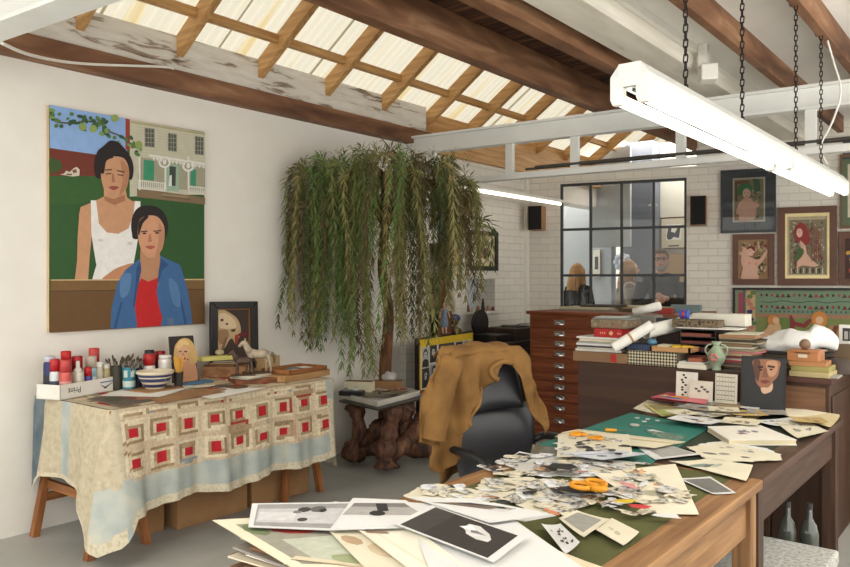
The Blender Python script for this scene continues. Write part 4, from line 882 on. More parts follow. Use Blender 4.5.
# limbs fan out along the canopy
RR = R; FF = F
def canopy(a, b, h): return CC+RR*(a*.86)+FF*(b*.9)+Vector((0, 0, h))
start = trunk[-6]
for k, (a, b, h) in enumerate(((-.68, -.05, .30), (-.35, -.25, .42), (-.1, .18, .46), (.22, -.2, .44), (.48, .1, .36), (.72, -.05, .26), (-.5, .2, .36), (.0, -.3, .38), (.4, .35, .3))):
    e = canopy(a*.98, b, h-.05); m = start.lerp(e, .5)+Vector((0, 0, .22)); pts = spline([start, m, e, e+(e-m)*.2-Vector((0, 0, .15))], 5, False)
    MB().tube(pts, [.026-.018*i/(len(pts)-1) for i in range(len(pts))], 7).build('branch', BARK, t, smooth=True); tops.append((a, b))
for k, (a, b, h, L_) in enumerate(((-.72, 0, .35, .2), (-.3, .0, .5, .22), (-.05, 0, .55, .3), (.22, 0, .5, .25))):
    p = canopy(a, b, h-.1); MB().tube([p, p+RR*.04+Vector((0, 0, L_*.6)), p-RR*.05+Vector((0, 0, L_))], [.006, .005, .002], 5).build('twig', plain((70, 60, 44), .8), t)
LM = [plain(c, .6, var=.2, scale=3) for c in ((110, 116, 66), (132, 132, 78), (74, 86, 50), (140, 126, 80), (158, 144, 94), (98, 126, 66), (90, 76, 52))]
lm = MB()
def leaf(p, d, n, L_, w, m):
    """narrow folded leaf"""
    s = d.cross(n).normalized()*w; q = p+d*L_; mid = p+d*L_*.4
    b = len(lm.v); lm.v += [p, mid+s, q+Vector((0, 0, -L_*.15)), mid-s, ]; lm.f.append([b, b+1, b+2, b+3]); lm.m.append(m)
def frond(a, b, h, drop_, mat):
    p = canopy(a, b, h); out = (RR*a+FF*b*.8); out = out.normalized()*tr.uniform(.04, .14)+Vector((tr.gauss(0, .03), tr.gauss(0, .03), 0))
    arc = tr.uniform(.05, .13); q = p+out*.5+Vector((0, 0, arc)); e1 = p+out+Vector((0, 0, arc*.2)); path = [p, q, e1]
    n = max(3, int(drop_/.11)); sw = Vector((tr.gauss(0, .012), tr.gauss(0, .012), 0)); cur = e1
    for k in range(n): cur = cur+sw*tr.uniform(.2, 1.2)+Vector((tr.gauss(0, .006), tr.gauss(0, .006), -drop_/n)); path.append(cur)
    for i_, c_ in enumerate(path):
        if c_.x < -4.60: path[i_] = Vector((-4.60+tr.uniform(0, .03), c_.y, c_.z))
    pts = spline(path, 5, False); lm.tube(pts[::4]+[pts[-1]], .0022, 3, mat, False)
    L0 = tr.uniform(.075, .115)
    for i in range(2, len(pts)):
        d0 = (pts[i]-pts[i-1]).normalized(); f = i/len(pts)
        for s in range(2):
            az = i*2.4+s*PI+tr.uniform(-.4, .4); side = Vector((math.cos(az), math.sin(az), 0)); side = (side-d0*side.dot(d0)).normalized()
            dd = (d0*tr.uniform(.7, 1.1)+side*tr.uniform(.55, 1.0)).normalized(); nn = d0.cross(side)
            if pts[i].x+dd.x*L0 < -4.64: continue
            leaf(pts[i], dd, d0 if abs(dd.dot(d0)) < .98 else nn, L0*(1-.35*f)*tr.uniform(.8, 1.2), .0068, mat)
# outline of the canopy: (along, lowest height)
prof_ = [(-.84, 1.15), (-.7, 1.05), (-.52, .92), (-.38, .90), (-.28, .72), (-.12, .72), (0, 1.05), (.1, 1.0), (.22, .9), (.35, 1.25), (.48, 1.4), (.6, 1.3), (.74, 1.35), (.84, 1.6)]
def low(a):
    for (x0_, z0_), (x1_, z1_) in zip(prof_, prof_[1:]):
        if x0_ <= a <= x1_: f = (a-x0_)/(x1_-x0_); return z0_*(1-f)+z1_*f
    return 1.4
for k in range(190):
    a = tr.uniform(-.80, .82); b = tr.uniform(-.42, .36)*math.sqrt(max(0, 1-(a/.95)**2)); h = .34+.14*math.cos(a*1.8)-.10*abs(b)-tr.random()**2*.35-(.12 if a > .55 else 0)
    zt_ = CC.z+h; lo = low(a)+tr.expovariate(2.4)
    if -.12 < a < -.0 : lo += .3
    d_ = zt_-lo
    if d_ < .18: d_ = .18+tr.random()*.2
    g = [0, 1, 2, 5, 0, 3, 6][tr.randrange(7)] if a < .1 else [3, 4, 1, 0, 3, 6, 2][tr.randrange(7)]
    if -.55 < a < -.3 and tr.random() < .5: g = 5
    frond(a, b, h, d_, g)
for k in range(40):
    a = tr.uniform(-.78, .8); p = canopy(a, tr.uniform(-.3, .3), .36+.1*math.cos(a*2)); d = Vector((tr.gauss(0, .3), tr.gauss(0, .3), 1)).normalized()
    for j in range(9): lm_p = p+d*.02*j; az = j*2.4; leaf(lm_p, (d+Vector((math.cos(az), math.sin(az), 0))).normalized(), d, .06, .005, tr.randrange(7))
o = lm.build('foliage', LM, t)
# ================================================================ ROOT TABLE
WOODR = textured('root_wood', [(.3, (42, 27, 20)), (.5, (84, 54, 38)), (.72, (124, 86, 62))], (3, 3, 1), 6, .65, .6, 8, 1)
rb = thing('root_table', 'low table on a gnarled twisted driftwood root beside the white pier', 'table', (-4.0, 4.75, 0))
rz_ = .50; ctr = Vector((-4.02, 4.72, 0))
def knot(pts, rad, seed):
    r = random.Random(seed); P_ = spline([ctr+Vector(p) for p in pts], 6, False); n = len(P_)
    rads = [rad[0]+(rad[-1]-rad[0])*i/(n-1) if len(rad) == 2 else rad[min(len(rad)-1, int(i/(n-1)*(len(rad)-1)+.5))] for i in range(n)]
    mb = MB(); mb.tube(P_, [x*(1+.18*math.sin(i*1.3+seed)+r.uniform(-.12, .12)) for i, x in enumerate(rads)], 11)
    mb.v = [v+Vector((noise.noise(v*14+Vector((seed, 0, 0))), noise.noise(v*14+Vector((0, seed, 9))), noise.noise(v*11)*.5))*.022 for v in mb.v]
    mb.v = [Vector((v.x, v.y, min(rz_-.005, max(.004, v.z)))) for v in mb.v]
    mb.build('root', WOODR, rb, smooth=True)
knot([(.16, -.32, .05), (.14, -.30, .2), (.10, -.2, .35), (.04, -.1, .50)], [.085, .075, .065, .08], 1)
knot([(-.34, -.15, .08), (-.2, -.1, .22), (-.05, -.05, .33), (.05, .05, .49)], [.09, .08, .08, .09], 2)
knot([(.30, .42, .06), (.27, .36, .18), (.24, .30, .32), (.30, .34, .49)], [.08, .05, .05, .06], 3)
knot([(.34, .40, .06), (.15, .2, .11), (-.1, 0, .14), (-.3, -.2, .1)], [.09, .075, .08, .07], 4)
knot([(.16, -.28, .12), (.2, 0, .3), (.1, .15, .36), (.24, .3, .42)], [.05, .06, .045, .05], 5)
knot([(-.25, -.3, .06), (-.2, -.25, .3), (-.28, -.2, .49)], [.07, .05, .07], 6)
knot([(0, 0, .12), (.02, .05, .3), (-.05, .12, .48)], [.12, .10, .11], 7)
Pt = [atZ(u, v, rz_) for u, v in ((339, 402), (378, 411), (431, 398), (395, 391))]
MB().prism([p+Vector((0, 0, .0)) for p in Pt], (0, 0, .015)).build('table_top', plain((52, 46, 40), .4), rb)
Pt = [atZ(u, v, rz_+.016) for u, v in ((340, 398), (377.5, 407), (420, 396), (384, 388))]
tw = thing('tray', 'white rimmed shallow tray of papers and sheets on the root table', 'tray', tuple((Pt[0]+Pt[2])/2))
mb = MB(); mb.prism(Pt, (0, 0, .006)); cen = sum(Pt, Vector())/4
for k in range(4):
    p, q = Pt[k], Pt[(k+1) % 4]; mb.prism([p, q, q.lerp(cen, .02), p.lerp(cen, .02)], (0, 0, .045))
mb.build('tray_box', plain((206, 202, 190), .6), tw)
rr = random.Random(5)
for k in range(12):
    c = cen+RR*rr.uniform(-.12, .16)+FF*rr.uniform(-.08, .08)+Vector((0, 0, .0085+.0042*k)); a = rr.uniform(-.6, .6)+.5; M = Matrix.Rotation(a, 4, 'Z'); w_, h_ = rr.uniform(.1, .16), rr.uniform(.07, .1)
    P = [c+M @ Vector(p) for p in ((-w_/2, -h_/2, 0), (w_/2, -h_/2, 0), (w_/2, h_/2, 0), (-w_/2, h_/2, 0))]
    sheetP('card', ['tan', 'cream', 'brown', 'white'][k % 4]+' card in the tray pile on the root table, '+['lowest', 'second up', 'third up', 'fourth up', 'fifth up', 'sixth up', 'seventh up', 'eighth up', 'fourth from top', 'third from top', 'second from top', 'topmost'][k], 'card', P, plain([(190, 172, 140), (206, 192, 164), (160, 134, 100), (214, 208, 192)][k % 4], .8), 'papers in the tray on the root table', None, .004, .003, k)
sheetP('card', 'small red and white card at the end of the tray on the root table', 'card', [cen+RR*a+FF*b+Vector((0, 0, .064)) for a, b in ((.12, -.05), (.22, -.03), (.21, .04), (.11, .02))], plain((176, 60, 48), .7), None, [((220, 214, 200), rc(.2, .2, .5, .8))], 0, .004)
def pbox(name, label, cat, u0, u1, vb, z, depth, h, mat, group=None, rot=0, open_=False):
    p, q = atZ(u0, vb, z), atZ(u1, vb, z); w_ = (q-p).length; c = (p+q)/2; a = math.atan2(RR.y, RR.x)+rot
    t_ = thing(name, label, cat, tuple(c), a, group); mb = MB(RM(t_)); mb.box((-w_/2, 0, 0), (w_/2, depth, h)); mb.build(name+'_body', mat, t_, bevel=.002)
    return t_
ztt = rz_+.07
t_ = pbox('carton', 'white open carton at the foot of the tree on the root table', 'box', 343, 372, 392, rz_+.066, .10, .085, plain((214, 206, 176), .7), rot=-.25)
MB(RM(t_)).box((-.12, .01, .085), (.12, .09, .087)).build('contents', plain((120, 88, 66), .9), t_)
t_ = pbox('carton', 'kraft brown box holding a crumpled plastic bag beside the tree trunk', 'box', 374, 402, 389, rz_+.066, .12, .065, KRAFT, rot=.05)
bg = MB(); bc = Vector(t_.location)+RR*-.0+FF*.05+Vector((0, 0, .10)); bg.ball(bc, (.075, .06, .05), 16); bg.v = [v+Vector((noise.noise(v*25), noise.noise(v*25+Vector((5, 5, 5))), noise.noise(v*22)))*.02 for v in bg.v]; bg.v = [Vector((v.x, v.y, max(v.z, rz_+.135))) for v in bg.v]
tag(bg.build('plastic_bag', plain((190, 186, 180), .3), smooth=True), 'crumpled clear plastic bag in the brown box by the trunk', 'bag')
t_ = thing('tape_dispenser', 'black gadget with grey spools at the near end of the tray', 'gadget', tuple(atZ(352, 398, rz_+.03)+Vector((0, 0, .02))))
g0 = Vector(t_.location); mb = MB(); mb.ob(g0+Vector((0, 0, .022)), (.2, .1, .04), Matrix.Rotation(.45, 4, 'Z')); mb.build('case', plain((34, 32, 34), .4), t_, bevel=.008)
for k, s in enumerate((-.05, .03)): MB().tube([g0+RR*s+Vector((0, 0, .045)), g0+RR*s+FF*.03+Vector((0, 0, .045))], .022, 14).build('spool', plain([(150, 150, 150), (196, 196, 200)][k], .3, .5), t_)
# ================================================================ POSTER BOARD WITH YELLOW BORDER
D_ = Vector((-.156, .988, 0)); PN = Vector((.988, .156, 0)); Q0 = ray(418)*6.7; Q0.z = 0; PW = 1.12
Zt_, Zb_ = .985, .51
t = thing('poster_board', 'black framed board of black and white portrait photos on a yellow ground', 'poster', tuple(Q0+D_*PW/2))
def pb(mb, s0, s1, z0, z1, o0, o1):
    P = [Q0+D_*s+PN*o for s, o in ((s0, o0), (s1, o0), (s1, o1), (s0, o1))]; return mb.prism([Vector((p.x, p.y, z0)) for p in P], (0, 0, z1-z0))
pb(MB(), 0, PW, Zb_, Zt_, -.035, 0).build('board', BLK, t)
def pm(x, y): p = Q0+D_*(PW*x)+PN*.0005; return Vector((p.x, p.y, Zt_+(Zb_-Zt_)*y))
L = [((214, 178, 40), rc(.025, .03, .99, .98)), ((206, 200, 186), rc(.05, .17, .95, .97))]
def portrait(x0, y0, x1, y1, s, dark=False):
    w_, h_ = x1-x0, y1-y0; bgc = (64, 62, 60) if dark else (176, 174, 168); fx = x0+w_*.5
    return [(bgc, rc(x0, y0, x1, y1)), ((40, 38, 38), [(x0+w_*.05, y1), (x0+w_*.12, y0+h_*.68), (fx, y0+h_*.55), (x1-w_*.12, y0+h_*.68), (x1-w_*.05, y1)]), ((36, 32, 32), ell(fx, y0+h_*.34, w_*.3, h_*.26), True), ((188, 184, 178), ell(fx, y0+h_*.40, w_*.21, h_*.2), True), ((50, 46, 46), rc(fx-w_*.14, y0+h_*.36, fx+w_*.14, y0+h_*.39)), ((110, 106, 102), rc(fx-w_*.06, y0+h_*.50, fx+w_*.06, y0+h_*.52))]
for k, (x0, y0, x1, y1) in enumerate(((.06, .19, .18, .56), (.19, .17, .31, .50), (.34, .17, .62, .62), (.65, .18, .78, .42), (.80, .18, .94, .42), (.06, .58, .18, .95), (.19, .52, .32, .95), (.34, .64, .62, .95), (.65, .44, .94, .95))): L += portrait(x0, y0, x1, y1, k, k % 2 == 1 or k == 2)
for k in range(5): L.append(((40, 38, 38), [(.06+.04*k, .93), (.07+.04*k, .93), (.14+.04*k, .55), (.13+.04*k, .55)]))
art('picture_face', pm, PN, L, t, .00006)
pb(MB(), -.005, PW, Zb_-.03, Zb_, -.03, .03).build('ledge', plain((150, 36, 40), .5), t)
for s_ in (.1, 1.1): pb(MB(), s_-.015, s_+.015, .0, Zt_-.05, -.07, -.036).build('post', BLK, t); pb(MB(), s_-.02, s_+.02, 0, .04, -.34, .12).build('foot', BLK, t)
pb(MB(), .1, 1.1, .10, .13, -.065, -.04).build('cross_bar', BLK, t)
t = thing('box', 'blue flat box lying under the poster board ledge beside the root table', 'box', tuple(atZ(424, 392, rz_)))
# (a blue box resting on the far end of the table top)
bpt = [atZ(u, v, rz_+.016) for u, v in ((419, 398), (424, 398.5), (430.5, 397.2), (426, 395.5))]
MB().prism(bpt, (0, 0, .02)).build('box_body', plain((70, 84, 140), .6), t)
# ================================================================ SIDEBOARD WITH RECORD PLAYER IN THE ALCOVE
DKW = wood('dark_sideboard', (36, 28, 26), (66, 50, 42), 'x'); zs = .83
t = thing('sideboard', 'dark wooden sideboard in the alcove behind the jacket', 'sideboard', (-4.38, 7.0, 0))
MB().box((-4.62, 6.42, .05), (-4.15, 7.55, zs)).build('carcass', DKW, t, bevel=.006)
MB().box((-4.63, 6.41, zs), (-4.13, 7.57, zs+.03)).build('top', DKW, t, bevel=.004)
for k in range(3): MB().box((-4.15, 6.45+.37*k, .12), (-4.135, 6.79+.37*k, .78)).build('door', wood('dsd', (44, 34, 30), (74, 56, 46), 'z'), t, bevel=.003); MB().ball((-4.125, 6.75+.37*k, .5), .014, 8).build('knob', CHROME, t)
t = thing('stool', 'small black cabinet beside the sideboard under the seated doll', 'cabinet', (-4.5, 6.15, 0)) if False else thing('side_cabinet', 'small black cabinet beside the sideboard under the seated doll', 'cabinet', (-4.5, 6.15, 0))
MB().box((-4.64, 5.90, 0), (-4.42, 6.40, zs+.005)).build('carcass', BLK, t, bevel=.005); MB().box((-4.42, 5.93, .1), (-4.41, 6.37, .8)).build('door', plain((40, 38, 38), .4), t)
rp = Vector((-4.38, 7.12, zs+.03)); t = thing('record_player', 'brown record player on the dark sideboard in the alcove', 'record player', tuple(rp))
MB().box((rp.x-.2, rp.y-.3, rp.z), (rp.x+.2, rp.y+.3, rp.z+.13)).build('plinth', wood('rpw', (50, 38, 32), (84, 64, 52), 'y'), t, bevel=.006)
MB().lathe((rp.x, rp.y, rp.z+.13), [(.15, 0), (.15, .016), (.002, .018)], 28).build('platter', plain((60, 60, 60), .4, .3), t)
MB().tube([(rp.x+.15, rp.y+.18, rp.z+.16), (rp.x+.08, rp.y+.0, rp.z+.165), (rp.x+.04, rp.y-.05, rp.z+.15)], .006, 6).build('tonearm', CHROME, t)
MB().tube([(rp.x+.15, rp.y+.18, rp.z+.12), (rp.x+.15, rp.y+.18, rp.z+.17)], .02, 10).build('arm_base', plain((80, 80, 80), .4), t)
t = thing('horn_speaker', 'round black lid propped on the sideboard behind the seated doll', 'lid', (-4.4, 6.58, zs+.03))
MB().box((-4.56, 6.46, zs+.03), (-4.2, 6.76, zs+.11)).build('case', BLK, t, bevel=.005); MB().tube([(-4.5, 6.6, zs+.22), (-4.47, 6.6, zs+.22)], .14, 24).build('round_lid', plain((36, 34, 36), .3), t)
def doll(label, base, H, skin, hair, cloth, trousers, cap=None, sit=False, rz=0):
    t = thing('doll', label, 'doll', tuple(base), rz); M = RM(t) @ Matrix.Scale(H, 4); b = MB(M)
    if sit:
        b.tube([(0, 0, .12), (0, 0, .3), (0, 0, .52), (0, 0, .60)], [.13, .16, .13, .06], 12)
        for s in (-1, 1): b.tube([(s*.07, 0, .12), (s*.12, -.2, .14), (s*.14, -.38, .07)], [.08, .07, .055], 8); b.tube([(s*.13, 0, .5), (s*.21, -.08, .36), (s*.15, -.18, .25)], [.05, .045, .035], 8); 
        hz = .76; hr = .15
    else:
        b.tube([(0, 0, .46), (0, 0, .6), (0, 0, .8), (0, 0, .86)], [.09, .07, .09, .03], 12)
        for s in (-1, 1): b.tube([(s*.05, 0, .48), (s*.055, 0, .25), (s*.055, 0, .04), (s*.06, -.05, .02)], [.055, .042, .03, .03], 8); b.tube([(s*.09, 0, .79), (s*.15, -.02, .63), (s*.18, -.05, .5)], [.032, .026, .02], 8)
        hz = .93; hr = .075
    b.ball((0, 0, hz), (hr*.9, hr*.95, hr*1.1), 14); b.ball((0, -hr*.95, hz-.01), (hr*.16, hr*.2, hr*.2), 8)
    b.build('body', plain(skin, .6), t, smooth=True)
    h = MB(M); h.ball((0, hr*.25, hz+hr*.25), (hr*1.02, hr*.95, hr*1.0), 12)
    if not sit: h.tube([(0, hr*.6, hz), (0, hr*1.0, hz-.12), (0, hr*.8, hz-.2)], [hr*.8, hr*.7, hr*.3], 8)
    h.build('hair', plain(hair, .8), t, smooth=True)
    c_ = MB(M)
    if sit: c_.tube([(0, 0, .10), (0, 0, .3), (0, 0, .55)], [.16, .175, .12], 14)
    else: c_.tube([(0, 0, .2), (0, 0, .45), (0, 0, .6), (0, 0, .8)], [.14, .12, .085, .1], 14)
    c_.build('dress' if not sit else 'shirt', plain(cloth, .8, var=.25, scale=30), t, smooth=True)
    if cap:
        k = MB(M); k.ball((0, 0, hz+hr*.45), (hr*1.12, hr*1.12, hr*.8), 14); k.prism([(hr*math.cos(a), -abs(hr*1.7*math.sin(a)), hz+hr*.45) for a in [PI*q/8 for q in range(9)]], (0, 0, .02)); k.build('cap', plain(cap, .7), t, smooth=False)
        eyes = MB(M)
    e = MB(M)
    for s in (-1, 1): e.ball((s*hr*.35, -hr*.88, hz+hr*.08), hr*.1, 6); e.build('eye', plain((30, 26, 26), .3), t); e = MB(M)
    return t
facing = TH
p = atP(463, 346, Vector((-4.17, 6.0, 0)), Vector((0, -1, 0))); doll('seated brown doll in a blue cap and red patterned shirt on the sideboard', (-4.52, 6.2, zs+.006), .34, (104, 70, 50), (50, 34, 28), (96, 50, 56), (60, 60, 90), (52, 66, 130), True, TH)
p = atY(447, 335, 5.5)
# tall stand with shelf behind the tree and the doll in blue pinafore on the poster board's top shelf
t = thing('shelf_unit', 'brown narrow shelf unit filled with bags behind the weeping tree', 'shelf', (-4.25, 5.75, 0))
sx0, sx1 = atY(417, 300, 5.92).x, atY(441, 300, 5.92).x
for x in (sx0, sx1-.02): MB().box((x, 5.90, 0), (x+.02, 6.1, 1.86)).build('side_panel', wood('shw', (92, 58, 36), (130, 86, 54), 'z'), t)
for z in (.9, 1.22, 1.5, 1.84): MB().box((sx0, 5.90, z), (sx1, 6.1, z+.02)).build('shelf_board', wood('shw', (92, 58, 36), (130, 86, 54), 'x'), t)
MB().box((sx0, 6.09, .2), (sx1, 6.1, 1.86)).build('back_panel', plain((120, 80, 60), .7), t)
for k, (z, c, lab) in enumerate(((.92, (30, 30, 32), 'black case on the lower shelf behind the tree'), (1.24, (186, 150, 130), 'pink papers on the middle shelf behind the tree'), (1.52, (214, 210, 200), 'white parcel on the upper shelf behind the tree'))):
    bx('case', lab, 'case', ((sx0+sx1)/2, 5.99, z), (sx1-sx0-.06, .14, [.24, .12, .2][k]), 0, plain(c, .6))
t = thing('hanging_bag', 'white paper bag hanging on the shelf corner beside the niche', 'bag', (sx1+.06, 5.95, 1.25)); 
MB().prism([(sx1+.01, 5.95, 1.2), (sx1+.14, 5.97, 1.19), (sx1+.12, 5.97, 1.42), (sx1+.03, 5.95, 1.45)], (0, .02, 0)).build('bag_body', plain((204, 196, 176), .8), t, bevel=.004)
MB().tube([(sx1+.04, 5.96, 1.44), (sx1+.03, 5.96, 1.5), (sx1+.0, 5.96, 1.52)], .004, 6).build('handle', plain((120, 100, 80), .8), t)
ps = atP(446, 333, Q0, PN)-PN*.018; tag(MB(Matrix.Translation((ps.x, ps.y, Zt_)) @ Matrix.Rotation(math.atan2(.988, -.156), 4, 'Z')).box((-.09, -.035, 0), (.09, .035, .012)).build('shelf_block', plain((104, 60, 42), .7)), 'narrow brown block on the top edge of the poster board', 'block')
doll('standing doll with brown hair in a blue pinafore dress on the poster board', (ps.x, ps.y, Zt_+.013), .29, (206, 166, 140), (84, 52, 36), (120, 134, 150), (120, 130, 150), None, False, TH+.3)
# ================================================================ OFFICE CHAIR AND JACKET
LEA = plain((38, 38, 42), .38, var=.15, scale=4, spec=.5); BPL = plain((30, 30, 32), .4)
cf = Vector((.95, -.31, 0)).normalized(); cs = Vector((-cf.y, cf.x, 0))          # facing, and its left hand
CB = Vector((-2.12, 3.25, 0))
t = thing('office_chair', 'black leather office chair with a jacket over its back, drawn up to the work table', 'chair', tuple(CB+cf*.25), math.atan2(cf.y, cf.x))
def cp(x, y, z): return CB+cf*x+cs*y+Vector((0, 0, z))          # x forward, y to its left, z up
def cushion(w0, w1, z0, z1, th, lean, bulge, name, nu=20, nv=20, pw=2.6):
    def side(sgn):
        def f(a, b):
            y = (a-.5)*2; z_ = b; w = w0+(w1-w0)*b; e = max(0, 1-abs(y)**pw)**.5 * max(0, 1-abs(2*b-1)**5)**.5
            yy = y*w*(1-.10*abs(2*b-1)**6); return cp(lean*b+sgn*th*e*.5+.05*y*y+bulge*math.sin(PI*b)*.5, yy, z0+(z1-z0)*b)
        return f
    mb = MB(); mb.grid(side(1), nu, nv); mb.grid(side(-1), nu, nv); return mb.build(name, LEA, t, smooth=True)
cushion(.245, .27, .46, .86, .12, -.06, .0, 'backrest'); cushion(.16, .125, .845, 1.09, .10, -.04, .0, 'headrest')
for i_ in ():
    pass
o = cushion(.2, .2, 0, 0, 0, 0, 0, 'x') if False else None
def seatf(sgn):
    def f(a, b):
        e = max(0, 1-abs(2*a-1)**4)**.5*max(0, 1-abs(2*b-1)**4)**.5; return cp(.02+.46*b, (a-.5)*.52, .44+sgn*.055*e-.02*b)
    return f
mb = MB(); mb.grid(seatf(1), 14, 14); mb.grid(seatf(-1), 14, 14); mb.build('seat', LEA, t, smooth=True)
for s in (-1, 1):
    pts = spline([cp(-.0, s*.26, .66), cp(.05, s*.30, .685), cp(.17, s*.305, .69), cp(.28, s*.30, .68), cp(.345, s*.295, .63), cp(.34, s*.285, .52), cp(.26, s*.24, .42)], 6, False)
    MB().tube(pts, [.028 if i < len(pts)*.62 else .02 for i in range(len(pts))], 10, flat=.7).build('armrest', BPL, t, smooth=True)
MB().tube([cp(.24, 0, .40), cp(.24, 0, .12)], .028, 12).build('gas_column', plain((60, 60, 62), .3, .6), t)
for k in range(5):
    a = 2*PI*k/5+.3; e = Vector((.28*math.cos(a), .28*math.sin(a), 0)); b0 = cp(.24, 0, 0)
    MB().bar(b0+Vector((0, 0, .12)), b0+e+Vector((0, 0, .075)), .045, .03).build('base_arm', BPL, t)
    MB().tube([b0+e+Vector((-.02, 0, .028)), b0+e+Vector((.02, 0, .028))], .028, 12).build('caster', BPL, t)
# jacket: outline taken in the plane of the chair back, given folds, depth round the back and thickness
JP = cp(.10, 0, 0)
J1 = lambda x, y: (330+x/3.54, 320+y/3.54)
out_ = [(434, 100), (470, 97), (560, 98), (640, 95), (692, 96), (708, 125), (724, 180), (742, 250), (765, 335), (768, 372), (762, 405), (750, 372), (728, 345), (706, 300), (688, 262), (670, 215), (655, 172), (640, 150), (602, 143), (572, 152), (556, 172), (560, 196), (575, 210), (548, 236), (556, 258), (532, 268), (524, 300), (500, 345), (488, 375), (470, 405), (468, 440), (470, 470), (445, 515), (412, 552), (372, 535), (384, 470), (383, 452), (334, 440), (342, 385), (348, 320), (360, 255), (372, 215), (396, 160), (414, 122)]
mpj = lambda u, v: atP(u, v, JP, cf)
op = [mpj(*J1(*q)) for q in out_]
bm = bmesh.new(); vs = [bm.verts.new(((p-JP).dot(cs), 0, p.z)) for p in op]; fc = bm.faces.new(vs); bmesh.ops.triangulate(bm, faces=[fc])
xs_ = [v.co.x for v in bm.verts]; zs_ = [v.co.z for v in bm.verts]
st = .018
for ax, lo, hi in ((0, min(xs_), max(xs_)), (2, min(zs_), max(zs_))):
    k = lo+st
    while k < hi:
        n = [0, 0, 0]; n[ax] = 1; c = [0, 0, 0]; c[ax] = k
        bmesh.ops.bisect_plane(bm, geom=bm.verts[:]+bm.edges[:]+bm.faces[:], plane_co=c, plane_no=n); k += st
bm.verts.ensure_lookup_table()
xm, zt_ = 0.0, max(zs_)
def jd(x, z):
    """depth of the cloth: round the shoulders of the chair, hanging in folds below"""
    e = min(1, abs(x)/.42); top = max(0, 1-(zt_-z)/.10)
    f1 = .022*math.sin(x*38+2.2*math.sin(z*5))+.014*math.sin(x*75+z*9)
    f1 *= min(1, (zt_-z)/.2)*.9
    f2 = .010*noise.noise(Vector((x*9, z*14, 3)))*2+.016*math.sin((x*.8+z)*26)*max(0, 1-abs(x+.25)/.3)*.5
    return -.05*e*e-.07*top**2+f1+f2
vmap = {}; mb = MB(); fl = []
for v in bm.verts:
    x, z = v.co.x, v.co.z; vmap[v.index] = len(mb.v); mb.v.append(JP+cs*x+cf*(jd(x, z))+Vector((0, 0, z)))
for f_ in bm.faces:
    mb.f.append([vmap[v.index] for v in f_.verts]); mb.m.append(0)
bm.free()
JK = textured('tan_cotton', [(.3, (106, 76, 38)), (.55, (128, 93, 49)), (.8, (146, 108, 60))], (1, 1, 1), 7, .9, .25, 8)
t2 = thing('jacket', 'tan cotton work jacket draped over the back of the black office chair', 'jacket', tuple(JP+Vector((0, 0, .6))))
o = mb.build('front', JK, t2, smooth=True, solid=.006)
XL, XR = (mpj(*J1(446, 100))-JP).dot(cs), (mpj(*J1(688, 100))-JP).dot(cs)
# the back and the shoulder roll over the chair's top
def back(a, b):
    x = XL+(XR-XL)*a; z = 1.15-.62*b; return JP+cs*x*(1-.06*b)+cf*(-.17-.05*(abs(x)/.4)**2*-1-.03+.018*math.sin(x*30+b*4)*b)+Vector((0, 0, z-.07*(abs(x)/.4)**2.5))
MB().grid(back, 26, 22).build('back_panel', JK, t2, smooth=True, solid=.005)
def yoke(a, b):
    x = XL+(XR-XL)*a; ang = PI*b; return JP+cs*x+cf*(-.11+.085*math.cos(ang)+.0)+Vector((0, 0, zt_-.035+.045*math.sin(ang)-.03*(abs(x-(XL+XR)/2)/((XR-XL)/2))**3+.006*math.sin(x*40)))
MB().grid(yoke, 30, 10).build('yoke', JK, t2, smooth=True, solid=.005)
# collar, cuff seam, buttons
def jline(pts, r, name, off=.02):
    P = [mpj(*J1(*q)) for q in pts]; P = [p+cf*(jd((p-JP).dot(cs), p.z)+off) for p in P]
    MB().tube(spline(P, 4, False), r, 6, flat=.8).build(name, JK, t2, smooth=True)
jline([(640, 152), (602, 146), (572, 156), (560, 174), (564, 196), (578, 210)], .016, 'collar')
jline([(550, 236), (535, 262), (526, 300), (500, 346), (488, 374)], .009, 'lapel', .008); jline([(372, 215), (385, 235), (394, 262), (392, 330), (385, 440)], .007, 'sleeve_seam', .006); jline([(440, 130), (436, 230), (420, 330), (395, 450)], .006, 'seam', .006)
# sleeve hanging at the left as a soft tube
sl = [mpj(*J1(*q)) for q in ((452, 140), (424, 210), (404, 300), (390, 380), (380, 430))]; sl = [p+cf*(-.035) for p in sl]
MB().tube(spline(sl, 5, False), [.055, .06, .062, .062, .064, .06, .06, .06, .062, .06, .06, .058, .06, .062, .058, .056, .056, .055, .056, .058, .06], 14).build('sleeve', JK, t2, smooth=True)
